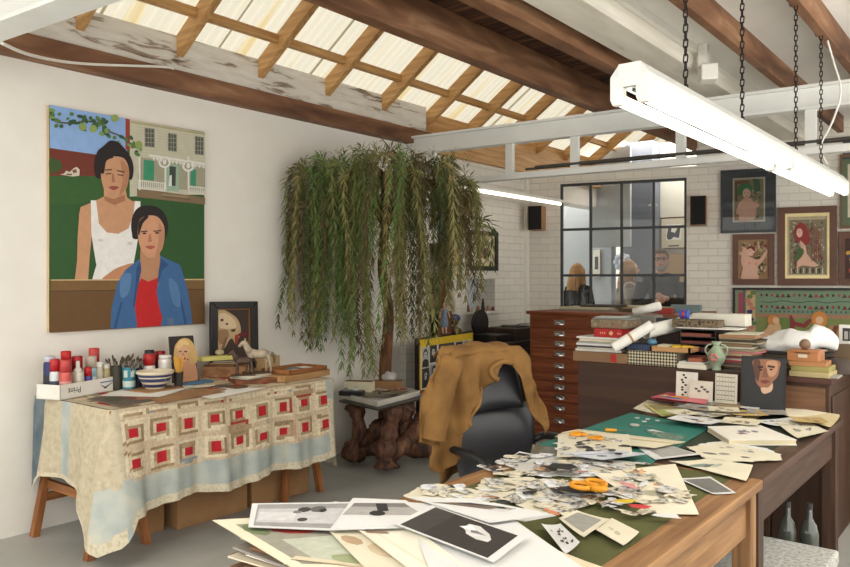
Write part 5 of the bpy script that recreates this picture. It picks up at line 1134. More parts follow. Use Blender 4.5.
# ================================================================ PLAN CHEST
PCW = {a: wood('plan_chest', (98, 47, 24), (148, 82, 45), a) for a in 'xyz'}
PX0, PX1, PY0, PY1, PZ = -3.79, -2.35, 6.44, 7.42, 1.17
t = thing('plan_chest', 'tall reddish wooden plan chest with ten shallow drawers under the window', 'plan chest', (-3.07, 6.9, 0))
MB().box((PX0, PY0, .06), (PX1, PY1, PZ)).build('carcass', PCW['x'], t, bevel=.004)
MB().box((PX0-.03, PY0-.03, PZ), (PX1+.03, PY1+.02, PZ+.03)).build('top', PCW['x'], t, bevel=.006)
MB().box((PX0+.01, PY0+.01, 0), (PX1-.01, PY1-.01, .06)).build('plinth', PCW['x'], t)
cuts = [312, 337, 354, 370, 387, 403, 430]
hb = [1.155, 1.04, .945, .85, .755, .625, .535, .44, .345, .24, .10]
for k in range(10):
    z1, z0 = hb[k]-.006, hb[k+1]+.006
    dr = MB().box((PX0+.03, PY0-.014, z0), (PX1-.03, PY0, z1)).build('drawer', PCW['x'], t, bevel=.003)
    for hx_ in (PX0+.33, PX1-.33):
        zc = (z0+z1)/2; m = MB(); n = 10
        m.grid(lambda a, b: Vector((hx_+.05*math.cos(PI*a)*math.cos(b*PI/2*.9), PY0-.016-.032*math.sin(b*PI/2), zc-.018+.034*math.sin(PI*a)*math.cos(b*PI/2*.9))), n, 6)
        m.box((hx_-.055, PY0-.018, zc-.022), (hx_+.055, PY0-.0145, zc+.024)); m.build('cup_handle', CHROME, dr, smooth=False)
# flat things on the chest
fl_ = random.Random(8); FZ = PZ+.031
def slab(name, label, cat, cx, cy, w, d, h, z, rz, mat, group=None): return bx(name, label, cat, (cx, cy, z), (w, d, h), rz, mat, group, bevel=.001)
slab('book', 'large grey portfolio lying on the plan chest near its window end', 'portfolio', -3.35, 6.95, .62, .44, .014, FZ, .1, plain((146, 140, 122), .8))
slab('book', 'cream folder on top of the grey portfolio on the plan chest', 'folder', -3.38, 6.93, .52, .36, .018, FZ+.015, -.05, plain((196, 188, 162), .8))
slab('book', 'dark flat book topmost by the window on the plan chest', 'book', -3.28, 7.0, .40, .28, .020, FZ+.034, .2, plain((66, 56, 48), .7))
slab('book', 'brown album lying in the middle of the plan chest', 'book', -2.78, 6.95, .46, .4, .03, FZ, -.1, plain((106, 88, 64), .8))
slab('book', 'ochre folder on the brown album on the plan chest', 'folder', -2.76, 6.92, .42, .34, .016, FZ+.031, .1, plain((156, 140, 104), .8))
slab('magazine', 'torn buff magazine on the ochre folder on the plan chest', 'magazine', -2.82, 6.9, .30, .24, .010, FZ+.048, .5, plain((190, 178, 150), .8))
slab('box', 'small red and blue box on the far end of the plan chest', 'box', -2.50, 6.6, .12, .10, .05, FZ, .2, plain((150, 50, 44), .7))
p_ = atY(672, 305, 6.9); slab('box', 'grey blue tin box among the papers on the plan chest', 'box', -2.46, 7.0, .26, .12, .07, FZ, .2, plain((112, 128, 130), .6))
pl = MB(); pv = Vector((-3.9, 7.3, 1.0))
# ================================================================ BROWN CABINET BEHIND THE WORK TABLE
CX0, CX1, CY0, CY1, CZ = -2.38, -.853, 4.68, 5.30, .95
CBW = {a: wood('brown_panel', (54, 35, 25), (80, 54, 38), a, 2.5) for a in 'xyz'}
t = thing('cabinet', 'long low dark brown cabinet standing across the far end of the work table', 'cabinet', ((CX0+CX1)/2, (CY0+CY1)/2, 0))
MB().box((CX0, CY0, 0), (-1.16, CY1, CZ)).build('long_body', CBW['x'], t, bevel=.003)
MB().box((-1.155, CY0+.01, 0), (CX1, CY1, CZ-.03)).build('end_body', CBW['z'], t, bevel=.003)
MB().box((-1.155, CY0-.01, CZ-.03), (CX1+.015, CY1+.01, CZ)).build('end_top', plain((72, 40, 32), .5), t, bevel=.004)
MB().box((-1.14, CY0-.004, .72), (CX1-.02, CY0+.01, CZ-.05)).build('drawer', wood('drw', (90, 62, 42), (118, 84, 60), 'x'), t, bevel=.003)
MB().box((CX1, CY0+.05, .1), (CX1+.01, CY1-.05, CZ-.1)).build('side_panel', CBW['z'], t, bevel=.003)
# dark bookcase partly seen at the far right
t = thing('slatted_crate', 'brown slatted crate standing at the right behind the cabinet', 'crate', (-.45, 5.9, 0))
for k in range(9): MB().box((-.70, 5.55, .05+.1*k), (-.1, 5.60, .12+.1*k)).build('slat', wood('slat', (96, 66, 44), (136, 98, 70), 'x'), t)
for x in (-.70, -.12): MB().box((x, 5.6, 0), (x+.04, 6.0, .95)).build('post', wood('slat', (96, 66, 44), (136, 98, 70), 'z'), t)
# ================================================================ WORK TABLE (two tables end to end)
WX0, WX1, WY0, WYs, WY1, WZ = -1.69, -.775, 1.38, 3.03, 4.62, .75
def worktable(label, y0, y1, wk, dark, light, baize, lips, seed):
    W = {a: wood(wk, dark, light, a, 5) for a in 'xyz'}; t = thing('work_table', label, 'table', ((WX0+WX1)/2, (y0+y1)/2, 0), 0, 'work tables set end to end')
    MB().box((WX0, y0, WZ-.035), (WX0+lips, y1, WZ)).build('edge_board', W['y'], t, bevel=.003); MB().box((WX1-lips, y0, WZ-.035), (WX1, y1, WZ)).build('edge_board', W['y'], t, bevel=.003)
    MB().box((WX0+lips, y0, WZ-.035), (WX1-lips, y0+lips, WZ)).build('end_board', W['x'], t); MB().box((WX0+lips, y1-.02, WZ-.035), (WX1-lips, y1, WZ)).build('end_board', W['x'], t)
    MB().box((WX0+lips, y0+lips, WZ-.03), (WX1-lips, y1-.02, WZ-.001)).build('baize', baize, t)
    for x in (WX0+.05, WX1-.05): MB().box((x-.012, y0+.04, WZ-.20), (x+.012, y1-.04, WZ-.036)).build('apron', W['y'], t)
    for y in (y0+.05, y1-.05): MB().box((WX0+.07, y-.012, WZ-.20), (WX1-.07, y+.012, WZ-.036)).build('apron', W['x'], t)
    for x in (WX0+.055, WX1-.055):
        for y in (y0+.05, y1-.05): MB().box((x-.035, y-.035, 0), (x+.035, y+.035, WZ-.036)).build('leg', W['z'], t, bevel=.004)
    return t
OLIVE = plain((84, 86, 46), .9, var=.1, scale=5); DOL = plain((44, 54, 38), .9, var=.1, scale=5)
worktable('golden brown wooden work table with olive baize top, its corner towards the photographer', WY0, WYs-.002, 'wt_light', (112, 78, 48), (164, 124, 82), OLIVE, .10, 1)
worktable('dark brown wooden work table with green top, between the golden one and the cabinet', WYs+.002, WY1, 'wt_dark', (54, 37, 27), (88, 62, 46), DOL, .10, 2)
# below: white boxes and two bottles
t = thing('foam_box', 'speckled white polystyrene box on the floor under the dark work table', 'box', (-.86, 3.42, 0))
FOAM = textured('polystyrene', [(.35, (150, 150, 146)), (.6, (196, 196, 190))], (1, 1, 1), 60, .8, .3, 3)
MB().box((-1.28, 3.12, 0), (-.66, 3.78, .23)).build('box_body', FOAM, t, bevel=.012); MB().box((-1.29, 3.11, .235), (-.65, 3.79, .30)).build('lid', FOAM, t, bevel=.012)
for k, (x, y) in enumerate(((-.905, 3.97), (-.815, 4.0))):
    t = thing('bottle', ['dark glass bottle on the floor behind the polystyrene box, farther from the room', 'dark glass bottle on the floor behind the polystyrene box, at the outer side'][k], 'bottle', (x, y, 0), 0, 'bottles behind the polystyrene box')
    GB = plain((74, 78, 72), .08, spec=.8); MB().lathe((x, y, 0), [(.04, 0), (.042, .01), (.042, .29), (.032, .33), (.014, .36), (.013, .41)], 18).build('bottle_body', GB, t, smooth=True)
    MB().lathe((x, y, .405), [(.016, 0), (.016, .025), (.002, .026)], 12).build('cap', plain((50, 48, 46), .5), t)
# ================================================================ THINGS ON THE BROWN CABINET
def zY(u, v, Y): return atY(u, v, Y).z
def qb(name, label, cat, u0, u1, z0, z1, Y, d, mat, group=None, rz=0, bevel=.002, parts=None):
    """box with its front at depth Y between pixel columns u0 and u1, from height z0 to z1"""
    x0, x1 = atY(u0, 300, Y).x, atY(u1, 300, Y).x; M = Matrix.Translation(((x0+x1)/2, Y, z0)) @ Matrix.Rotation(rz, 4, 'Z')
    mb = MB(M); mb.box((-(x1-x0)/2, 0, 0), ((x1-x0)/2, d, z1-z0))
    if not parts: return tag(mb.build(name, mat, bevel=bevel), label, cat, group)
    t = thing(name, label, cat, ((x0+x1)/2, Y, z0), rz, group); mb.build(parts, mat, t, bevel=bevel); return t
BO = CZ+.001
t = qb('carton', 'long flat brown carton with a red label at the left end of the cabinet top', 'box', 573, 627, BO, BO+.065, 4.70, .34, plain((140, 108, 80), .8), parts='carton_body')
p = atY(613.5, 357, 4.70); MB().box((p.x-.02, 4.6985, BO+.008), (p.x+.02, 4.70, BO+.06)).build('label', plain((178, 44, 40), .7), t)
z = BO+.066; sr = random.Random(14)
nm = [('white book lying lowest on the flat brown carton', (214, 212, 204), .016), ('cream magazine second in the pile on the flat brown carton', (206, 196, 172), .010), ('dark blue folder in the pile on the flat brown carton', (66, 72, 88), .008), ('white catalogue in the pile on the flat brown carton', (222, 220, 214), .016), ('pale grey folder in the pile on the flat brown carton', (180, 180, 174), .010), ('cream book near the top of the pile on the carton', (216, 206, 180), .018), ('white magazine topmost under the red box', (226, 224, 218), .012)]
for k, (lb, c, h_) in enumerate(nm):
    qb('magazine', lb, 'book', 577+sr.uniform(-2, 6), 619+sr.uniform(-6, 5), z, z+h_, 4.72+sr.uniform(0, .02), .26, plain(c, .7), 'pile on the brown carton', sr.uniform(-.06, .06)); z += h_+.0015
t = qb('box', 'bright red box with a pale round emblem on the pile of magazines', 'box', 594, 622, z, z+.055, 4.74, .24, plain((176, 34, 36), .6), parts='box_body')
p = atY(611, 335, 4.739); MB().tube([(p.x, 4.7395, z+.028), (p.x, 4.738, z+.028)], .014, 16).build('emblem', plain((216, 170, 120), .6), t)
for s in (-.06, -.045, -.075, .05, .065): MB().box((p.x+s-.004, 4.7385, z+.02), (p.x+s+.004, 4.7395, z+.034)).build('lettering', plain((216, 150, 120), .6), t)
z += .056
FLOW = textured('floral_box', [(.35, (110, 102, 80)), (.45, (150, 110, 96)), (.55, (120, 116, 92)), (.7, (168, 150, 122))], (1, 1, 1), 38, .7, 0, 3)
qb('box', 'floral patterned box on the red box', 'box', 590, 626, z, z+.06, 4.76, .24, FLOW, rz=-.05, bevel=.008); z += .061
for k in range(3): qb('card', ['grey card lowest on the floral box', 'blue grey card in the middle on the floral box', 'pale card topmost on the floral box'][k], 'card', 592+2*k, 630-3*k, z+.006*k, z+.006*k+.005, 4.78, .18, plain([(150, 150, 140), (130, 140, 146), (196, 196, 186)][k], .7), 'cards on the floral box', .1*k)
t = qb('tray', 'dull grey metal tray box behind the floral box, holding rolled paper and orange cloth', 'box', 622, 654, BO, BO+.30, 5.10, .16, plain((128, 124, 116), .5), parts='tray_body')
tag(MB().ball(atY(628, 318, 5.17)+Vector((0, 0, -.03)), (.06, .05, .04), 12).build('cloth', plain((190, 72, 48), .8), smooth=True), 'orange red cloth bundle in the grey metal box', 'cloth')
tag(MB().tube([Vector((atY(634, 300, 5.17).x, 5.17, BO+.32)), Vector((atY(660, 300, 5.17).x, 5.17, BO+.37))], .03, 16).build('paper_roll', PAPER, smooth=True), 'short white paper roll sticking out above the grey metal box', 'paper roll', 'paper rolls')
def roll(label, a, b, r, inner=(60, 56, 52), band=None):
    t = thing('paper_roll', label, 'paper roll', tuple(a), 0, 'paper rolls'); d = (b-a).normalized()
    MB().tube([a, b], r, 24, cap=False).build('roll', PAPER, t, smooth=True); MB().tube([a+d*.002, b-d*.002], r*.86, 24, cap=False).build('inner_turn', plain((206, 202, 192), .8), t, smooth=True); MB().tube([a+d*.06, a+d*.061], r*.86, 24).build('hollow_shade', plain(inner, .9), t)  # dark disc inside the roll paints the shade of its opening
    if band: MB().tube([a.lerp(b, .42), a.lerp(b, .47)], r*1.03, 24, cap=False).build('band', plain(band, .8), t)
roll('long white paper roll pointing out over the cabinet edge, tied with a tan band', atY(613, 348, 4.58), atY(652, 325, 4.72), .034, band=(176, 140, 100))
roll('thicker white paper roll lying behind the checked basket', atY(645, 332, 4.80), atY(694, 321, 5.2), .046, (46, 44, 44))
CHK = bpy.data.materials.new('checked_weave'); nt, b_ = nodes(CHK); ck = nt.nodes.new('ShaderNodeTexChecker'); ck.inputs['Scale'].default_value = 72; ck.inputs[1].default_value = lin((196, 184, 152)); ck.inputs[2].default_value = lin((44, 42, 38)); tcx = nt.nodes.new('ShaderNodeTexCoord'); mpx = nt.nodes.new('ShaderNodeMapping'); mpx.inputs['Rotation'].default_value = (0, PI/4, 0); nt.links.new(tcx.outputs['Object'], mpx.inputs[0]); nt.links.new(mpx.outputs[0], ck.inputs[0]); nt.links.new(ck.outputs[0], b_.inputs[0])
qb('basket', 'black and cream checked woven box before the paper rolls', 'basket', 627, 677, BO, BO+.095, 4.705, .20, CHK, bevel=.006)
qb('book', 'dark blue book on the left of the checked box', 'book', 627, 650, BO+.097, BO+.130, 4.72, .16, plain((52, 66, 92), .6))
t = qb('tray', 'wooden tray of yellow packets on the right of the checked box', 'tray', 650, 690, BO+.097, BO+.102, 4.69, .18, plain((176, 132, 84), .6), parts='tray_base')
M_ = RM(t); w_ = atY(690, 300, 4.69).x-atY(650, 300, 4.69).x; mb = MB(M_)
for a, b in (((-w_/2, 0, 0), (w_/2, .012, .03)), ((-w_/2, .168, 0), (w_/2, .18, .03)), ((-w_/2, 0, 0), (-w_/2+.012, .18, .03)), ((w_/2-.012, 0, 0), (w_/2, .18, .03))): mb.box(a, b)
mb.build('rim', plain((184, 140, 92), .6), t)
for k, (x, c, lb) in enumerate(((-.06, (206, 196, 170), 'cream packet at the left of the wooden tray'), (.02, (210, 176, 60), 'yellow packet in the middle of the wooden tray'), (.07, (200, 160, 50), 'deep yellow packet at the right of the wooden tray'))):
    tag(MB(M_).ob((x, .09, .0235), (.075, .1, .03), Matrix.Rotation(.3*k, 4, 'Z')).build('packet', plain(c, .7), bevel=.004), lb, 'packet', 'packets in the wooden tray')
tag(MB().ball(atY(652, 342, 4.8)+Vector((0, 0, .0)), (.035, .03, .02), 10).build('cloth', plain((92, 140, 166), .7), smooth=True), 'pale blue crumpled wrapper by the yellow packets', 'wrapper')
# tower of letter trays
t = thing('letter_tray', 'dark tower of stacked letter trays filled with folders in the middle of the cabinet', 'letter tray', (atY(697, 300, 4.9).x, 4.9, BO)); x0, x1 = atY(680, 300, 4.86).x, atY(716, 300, 4.86).x
for k in range(6): MB().box((x0, 4.86, BO+.046*k), (x1, 5.16, BO+.046*k+.006)).build('shelf', plain((40, 34, 32), .5), t)
for x in (x0, x1-.006): MB().box((x, 4.86, BO), (x+.006, 5.16, BO+.236)).build('side_panel', plain((40, 34, 32), .5), t)
for k in range(5): tag(MB().box((x0+.01, 4.85, BO+.046*k+.0065), (x1-.02-.01*(k % 3), 5.1, BO+.046*k+.022+.004*(k % 3))).build('folder', plain([(150, 96, 66), (96, 52, 48), (84, 44, 46), (100, 50, 46), (120, 66, 56)][k], .7)), ['tan folder in the lowest letter tray', 'dark red folder in the second letter tray', 'maroon folder in the middle letter tray', 'red brown folder in the fourth letter tray', 'brown folder in the top letter tray'][k], 'folder', 'folders in the letter trays')
zt = BO+.237
qb('paper', 'black edged white sheet lying across the letter trays', 'paper', 676, 738, zt, zt+.006, 4.88, .2, PAPER, rz=.03)
qb('album', 'long book with a patterned spine lying on the letter trays', 'book', 672, 718, zt+.0065, zt+.055, 4.92, .14, textured('spine_pattern', [(.4, (52, 46, 40)), (.5, (130, 112, 84)), (.65, (70, 60, 50))], (1, 1, 1), 45, .6, 0, 2), rz=.02)
qb('box', 'black long box beside the patterned book on the letter trays', 'box', 656, 680, zt-.0+.0065, zt+.055, 5.02, .1, plain((34, 34, 36), .5), rz=.02)
qb('book', 'stack base of dark books under the black long box', 'book', 656, 679, BO, zt+.006, 5.04, .12, plain((70, 56, 50), .7))
t = thing('tape_roll', 'blue and red tape roll standing on the patterned book', 'tape', tuple(atY(684.5, 319, 4.98))); zz = zt+.056; xx = atY(684.5, 300, 4.98).x
for s, c in ((-.018, (44, 84, 176)), (.0, (186, 60, 70)), (.018, (44, 84, 176))): MB().tube([(xx+s-.008, 4.98, zz+.03), (xx+s+.008, 4.98, zz+.03)], .03 if s else .026, 18).build('roll', plain(c, .4), t)
zp = BO; pc = [((120, 96, 72), 'brown folder'), ((190, 178, 150), 'buff envelope'), ((96, 84, 72), 'dark card sheet'), ((170, 60, 64), 'red magazine'), ((206, 200, 186), 'white booklet'), ((120, 60, 66), 'maroon folder'), ((176, 156, 120), 'tan folder'), ((206, 120, 130), 'pink magazine'), ((150, 140, 116), 'grey brown folder'), ((222, 216, 200), 'cream catalogue'), ((130, 108, 80), 'brown envelope'), ((186, 176, 150), 'buff folder'), ((90, 76, 62), 'dark brown folder'), ((170, 160, 134), 'worn buff cover'), ((160, 120, 90), 'tan card'), ((196, 190, 170), 'pale sheet bundle')]
for k, (c, lb) in enumerate(pc):
    h_ = [.014, .010, .018, .008][k % 4]; qb('folder', f'{lb} in the pile right of the green vase, '+['lowest', 'second from the bottom', 'third from the bottom', 'fourth from the bottom', 'fifth from the bottom', 'sixth from the bottom', 'seventh from the bottom', 'eighth from the bottom', 'ninth from the bottom', 'tenth from the bottom', 'sixth from the top', 'fifth from the top', 'fourth from the top', 'third from the top', 'second from the top', 'topmost'][k], 'folder', 719+sr.uniform(-3, 6), 757+sr.uniform(-7, 6), zp, zp+h_, 4.80+sr.uniform(0, .05), .24, plain(c, .8), 'tall pile right of the vase', sr.uniform(-.12, .12)); zp += h_+.0015
# white box high at the back with books under it
for k in range(6): qb('book', 'dark book under the long white box, '+['lowest of six', 'second of six from below', 'third of six from below', 'fourth of six from below', 'fifth of six from below', 'directly beneath it'][k], 'book', 694, 742, BO+.041*k, BO+.041*k+.039, 5.14, .13, plain([(70, 54, 44), (96, 80, 62), (60, 44, 44), (110, 70, 60), (80, 70, 60), (120, 100, 76)][k], .7), 'books under the white box')
qb('box', 'long white cardboard box raised behind the letter trays', 'box', 692, 745, BO+.247, BO+.325, 5.13, .15, plain((222, 218, 204), .7))
# green vase
vz = Vector((atY(716, 300, 4.72).x-.0, 4.73, BO)); t = thing('vase', 'pale green pottery vase with pink flowers and curled handles at the cabinet edge', 'vase', tuple(vz)); GV = textured('green_glaze', [(.35, (120, 138, 112)), (.6, (158, 172, 146))], (1, 1, 1), 14, .3, .2, 4)
MB().lathe(vz, [(.026, 0), (.03, .006), (.022, .02), (.04, .045), (.054, .075), (.052, .10), (.034, .13), (.020, .145), (.020, .155), (.032, .175), (.026, .172), (.014, .15)], 22).build('vase_body', GV, t, smooth=True)
for s in (-1, 1): MB().tube(spline([vz+Vector(p) for p in ((s*.05, 0, .085), (s*.066, -.005, .12), (s*.052, 0, .15), (s*.026, 0, .158))], 4, False), .006, 6).build('handle', GV, t, smooth=True)
fm = MB()
for q in range(6): fm = MB(); a = q*PI/3; fm.ball(vz+Vector((.018*math.cos(a), -.052, .082+.018*math.sin(a))), .010, 8); fm.build('petal', plain((196, 124, 116), .5), t, smooth=True)
for k, (u0, u1, h_, c, lb) in enumerate(((677, 706, .030, (218, 212, 194), 'thick cream book at the cabinet edge below the letter trays'), (679, 704, .012, (206, 204, 196), 'thin white book on the thick cream one'), (688, 702, .022, (150, 88, 60), 'small orange brown book topmost below the letter trays'))):
    z_ = BO+[0, .031, .044][k]; qb('book', lb, 'book', u0, u1, z_, z_+h_, 4.70, .13, plain(c, .7), 'books below the letter trays', .05*k)
qb('picture', 'dark sheet of paper lying flat in front of the tall untidy pile', 'paper', 722, 752, BO, BO+.006, 4.70, .09, plain((70, 66, 64), .6))
# white bag on a pile
zb = BO
for k in range(7): qb('board', 'dark board in the pile under the white plastic bag, '+['lowest of seven', 'second from below', 'third from below', 'fourth from below', 'fifth from below', 'sixth from below', 'topmost of seven'][k], 'board', 760+k % 3, 826-(k % 2)*4, zb, zb+.014, 4.98+.01*(k % 2), .26, plain([(60, 52, 46), (110, 90, 66), (50, 46, 44), (130, 118, 96), (44, 42, 40), (96, 80, 60), (36, 34, 34)][k], .7), 'boards under the white bag'); zb += .0155
bg = MB()
def bagf(a, b):
    th_, ph = 2*PI*a, PI*b; p = Vector((.25*math.sin(ph)*math.cos(th_), .12*math.sin(ph)*math.sin(th_), .095*math.cos(ph))); q = p*9
    p += Vector((noise.noise(q*1.3), noise.noise(q+Vector((7, 0, 0))), noise.noise(q+Vector((0, 9, 0)))))*.035; p.z += .02*math.sin(p.x*14)+(.03 if p.x > .12 else 0)*1
    p.z = max(p.z, -.04); return p+Vector((atY(794, 300, 5.1).x, 5.1, zb+.041))
bg.grid(bagf, 44, 22); tag(bg.build('plastic_bag', plain((226, 226, 224), .35), smooth=True), 'large crumpled white plastic bag lying on boards on the cabinet', 'bag')
# cigar box, books and ball at the right end
zc = CZ+.001
for k, (u0, u1, h_, c, lb) in enumerate(((789, 829, .032, (176, 160, 116), 'pale yellow book lowest of the pile on the red cabinet end'), (791, 829, .028, (150, 140, 84), 'olive book in the pile on the red cabinet end'), (789, 826, .024, (170, 120, 76), 'tan wooden slab under the cigar box'))):
    qb('book', lb, 'book', u0, u1, zc, zc+h_, 4.705, .2, plain(c, .7), 'pile on the red cabinet end', .04*k-.03); zc += h_+.001
t = qb('cigar_box', 'small orange brown wooden box with a white label on the pile at the cabinet end', 'box', 787, 818, zc, zc+.062, 4.71, .16, wood('cigar', (150, 96, 56), (184, 126, 80), 'x'), parts='box_body', rz=-.03)
p = Vector(t.location); MB(RM(t)).box((-.022, -.001, .022), (.026, 0, .04)).build('label', plain((206, 196, 176), .7), t); MB(RM(t)).box((-.04, -.0012, .046), (.04, 0, .052)).build('printed_line', plain((70, 44, 34), .7), t)
tag(MB().ball(Vector((atY(805, 300, 4.78).x, 4.78, zc+.062+.031)), .031, 18).build('ball', plain((126, 100, 78), .4), smooth=True), 'brown stone ball resting on the wooden cigar box', 'ball')
mb = MB(); hc = Vector((atY(838, 300, 5.0).x-.0, 5.0, CZ+.001)); mb.lathe(hc, [(.10, 0), (.11, .01), (.075, .02), (.07, .06), (.05, .085), (.002, .09)], 24); tag(mb.build('hat', plain((70, 60, 54), .8), smooth=True), 'dark grey brown felt hat at the right end of the cabinet', 'hat')
qb('magazine', 'grey magazine under the felt hat edge', 'magazine', 829, 838, CZ+.001, CZ+.012, 4.72, .14, plain((150, 146, 136), .7))
t = qb('framed_picture', 'small white framed picture standing at the far right above the hat', 'framed picture', 839, 862, 1.10, 1.22, 5.35, .02, plain((222, 220, 214), .5), parts='frame')
p0, p1 = atY(839, 300, 5.35).x, atY(862, 300, 5.35).x; MB().box((p0+.02, 5.348, 1.12), (p1-.02, 5.35, 1.20)).build('picture', plain((52, 50, 50), .5), t)
for k in range(3): MB().box((p0+.03+.03*k, 5.346, 1.13), (p0+.05+.03*k, 5.348, 1.18)).build('figure', plain((170, 168, 160), .6), t)
qb('crate', 'grey brown box behind the hat carrying the small white frame', 'box', 828, 865, .951-.0, 1.0985, 5.32, .2, plain((120, 108, 90), .8)) if False else tag(MB().box((p0-.06, 5.32, 0), (p1+.1, 5.52, 1.099)).build('tall_box', plain((110, 92, 72), .8), bevel=.004), 'tall grey brown box behind the cabinet carrying the small white frame', 'box')
# ================================================================ LEANING PICTURES ON THE WORK TABLE
Yl = 4.60
def lean(label, u0, u1, v0, v1, Y, z0, layers, back, cat='picture', th=.012, tilt=.08, name='leaning_picture'):
    x0, x1 = atY(u0, 300, Y).x, atY(u1, 300, Y).x; z1 = zY((u0+u1)/2, v0, Y); t = thing(name, label, cat, ((x0+x1)/2, Y, z0)); h_ = z1-z0
    MB().prism([(x0, Y-tilt*h_, z0), (x1, Y-tilt*h_, z0), (x1, Y, z1), (x0, Y, z1)], (0, th, .0)).build('panel', plain(back, .6), t)
    n = Vector((0, -h_, tilt*h_)).normalized(); n = Vector((0, -1, tilt)).normalized()
    art('picture_face', lambda x, y: Vector((x0+(x1-x0)*x, Y-tilt*h_*y-.0006, z1+(z0-z1)*y)), n, layers, t, .00006); return t
FS = (150, 106, 82)
lean('black panel portrait of a man\'s face in light and shade, leaning on the cabinet', 741.5, 786, 357, 411, 4.585, WZ, [((44, 44, 46), rc(0, 0, 1, 1)), ((52, 52, 54), rc(.04, .03, .96, .97)),
 (FS, [(.30, .06), (.84, .05), (.86, .20), (.82, .34), (.72, .44), (.66, .56), (.50, .58), (.36, .48), (.32, .34), (.28, .20)], True), ((186, 142, 114), [(.58, .08), (.80, .06), (.82, .20), (.76, .32), (.64, .34), (.58, .22)], True), ((96, 66, 56), [(.30, .06), (.42, .06), (.44, .2), (.40, .44), (.34, .40), (.28, .2)], True), ((206, 170, 146), [(.46, .56), (.62, .54), (.72, .46), (.70, .60), (.52, .66)], True),
 ((60, 40, 36), [(.38, .17), (.50, .16), (.50, .20), (.38, .21)]), ((60, 40, 36), [(.60, .14), (.76, .15), (.76, .19), (.60, .18)]), ((40, 28, 28), ell(.45, .235, .04, .016)), ((40, 28, 28), ell(.68, .215, .04, .016)), ((130, 88, 70), [(.52, .2), (.58, .2), (.62, .36), (.48, .37)]), ((120, 66, 60), [(.44, .44), (.54, .41), (.66, .43), (.54, .48)], True)], (44, 44, 46))
lean('white card with black ink figures standing at the left of the leaning cards', 676.5, 698, 372, 398, 4.58, WZ+.031, [((214, 210, 200), rc(0, 0, 1, 1))]+[((40, 38, 38), ell(.35+.1*math.sin(k*2), .12+.09*k, .07, .04, 6)) for k in range(9)]+[((110, 104, 98), ell(.75, .3+.12*k, .06, .03, 6)) for k in range(4)], (206, 202, 192), 'card', .003, name='ink_card')
lean('lower white card printed with a small grey bird drawing', 689.5, 713, 381, 399, 4.555, WZ+.031, [((208, 202, 188), rc(0, 0, 1, 1))]+[((90, 86, 80), ell(.3+.12*k, .4+.12*math.sin(k*2.1), .08, .06, 7)) for k in range(5)], (200, 196, 186), 'card', .003, name='ink_card')
lean('cream grid calendar card standing beside the black portrait', 715.5, 737.5, 374, 399, 4.58, WZ+.031, [((206, 200, 184), rc(0, 0, 1, 1))]+[((96, 90, 84), rc(.08+.14*i, .10+.155*j, .18+.14*i, .125+.155*j)) for i in range(6) for j in range(6)]+[((130, 124, 114), rc(.05+.14*i, .04, .062+.14*i, .96)) for i in range(7)], (200, 196, 182), 'card', .003, name='calendar_card')
for k, (u0, u1, lb) in enumerate(((674, 712, 'grey paperback carrying the two leaning ink cards'), (714, 739, 'tan paperback carrying the grid calendar card'))): qb('book', lb, 'book', u0, u1, WZ+.001, WZ+.029, 4.49, .11, plain([(160, 156, 148), (150, 130, 100)][k], .7))
# ================================================================ PAPERS ON THE WORK TABLE
c1 = lambda x, y: (400+x/3.396, 400+y/3.396)
c2 = lambda x, y: (610+x/3.396, 400+y/3.396)
c3 = lambda x, y: (200+x/3.4, 470+y/3.4)
c4 = lambda x, y: (540+x/4.725, 410+y/4.725)
c5 = lambda x, y: (680+x/5, 380+y/5)
c6 = lambda x, y: (400+x/4.464, 440+y/4.464)
c7 = lambda x, y: (570+x/5.667, 380+y/5.667)
IV = plain((214, 207, 184), .8, var=.04); WH = plain((214, 214, 212), .7, var=.02)
def blot(n, pal, seed, x0=.1, x1=.9, y0=.1, y1=.9, s=.12):
    r = random.Random(seed); o = []
    for _ in range(n):
        cx, cy = r.uniform(x0+s*.6, x1-s*.6), r.uniform(y0+s*.6, y1-s*.6); o.append((r.choice(pal), ell(cx, cy, s*r.uniform(.2, .7), s*r.uniform(.2, .6), 7, r.random()*3)))
    return o
BW = [(40, 38, 38), (90, 88, 86), (150, 148, 144), (196, 194, 188)]; BWL = [(70, 68, 66), (150, 148, 140), (196, 192, 180), (120, 118, 112)]
T0 = WZ+.001
def S(name, label, fn, pts, z, mat=IV, layers=None, curl=0, seed=0, th=.0012, cat='paper', group=None):
    return sheet4(name, label, cat, [fn(*p) for p in pts], T0+z, mat, group, layers, curl, th, seed)
TEAL = plain((44, 116, 104), .6, var=.05)
o = sheet4('cutting_mat', 'large green cutting mat on the dark work table', 'cutting mat', [(631, 413), (709, 428.5), (652, 464), (535, 446)], T0, TEAL, None, [((70, 130, 116), rc(.02, .02, .98, .026)), ((70, 130, 116), rc(.02, .02, .026, .98))], 0, .003)
z = .0035
for k, (x, y) in enumerate(((380, 215), (440, 222), (420, 235), (495, 230))): tag(sheet4('scrap', '', 'scrap', [c7(x-14, y-3), c7(x+10, y-4), c7(x+16, y+3), c7(x-8, y+4)], T0+z, WH), 'tiny white paper offcut scattered on the green cutting mat', 'scrap', 'offcuts on the cutting mat')
def knife(label, a, b, z, c):
    t = thing('craft_knife', label, 'craft knife', tuple(atZ(*a, T0+z))); p, q = atZ(*a, T0+z+.008), atZ(*b, T0+z+.008); m = p.lerp(q, .42)
    MB().tube([p, p.lerp(m, .3), m], [.008, .010, .007], 8).build('handle', plain(c, .5), t, smooth=True); MB().bar(m, q, .006, .002).build('blade', CHROME, t); return t
knife('orange handled craft knife lying on the green cutting mat', c7(198, 283), c7(360, 290), z, (214, 150, 40))
knife('slim steel scalpel near the far edge of the cutting mat', c7(340, 255), c7(465, 262), z, (160, 160, 150))
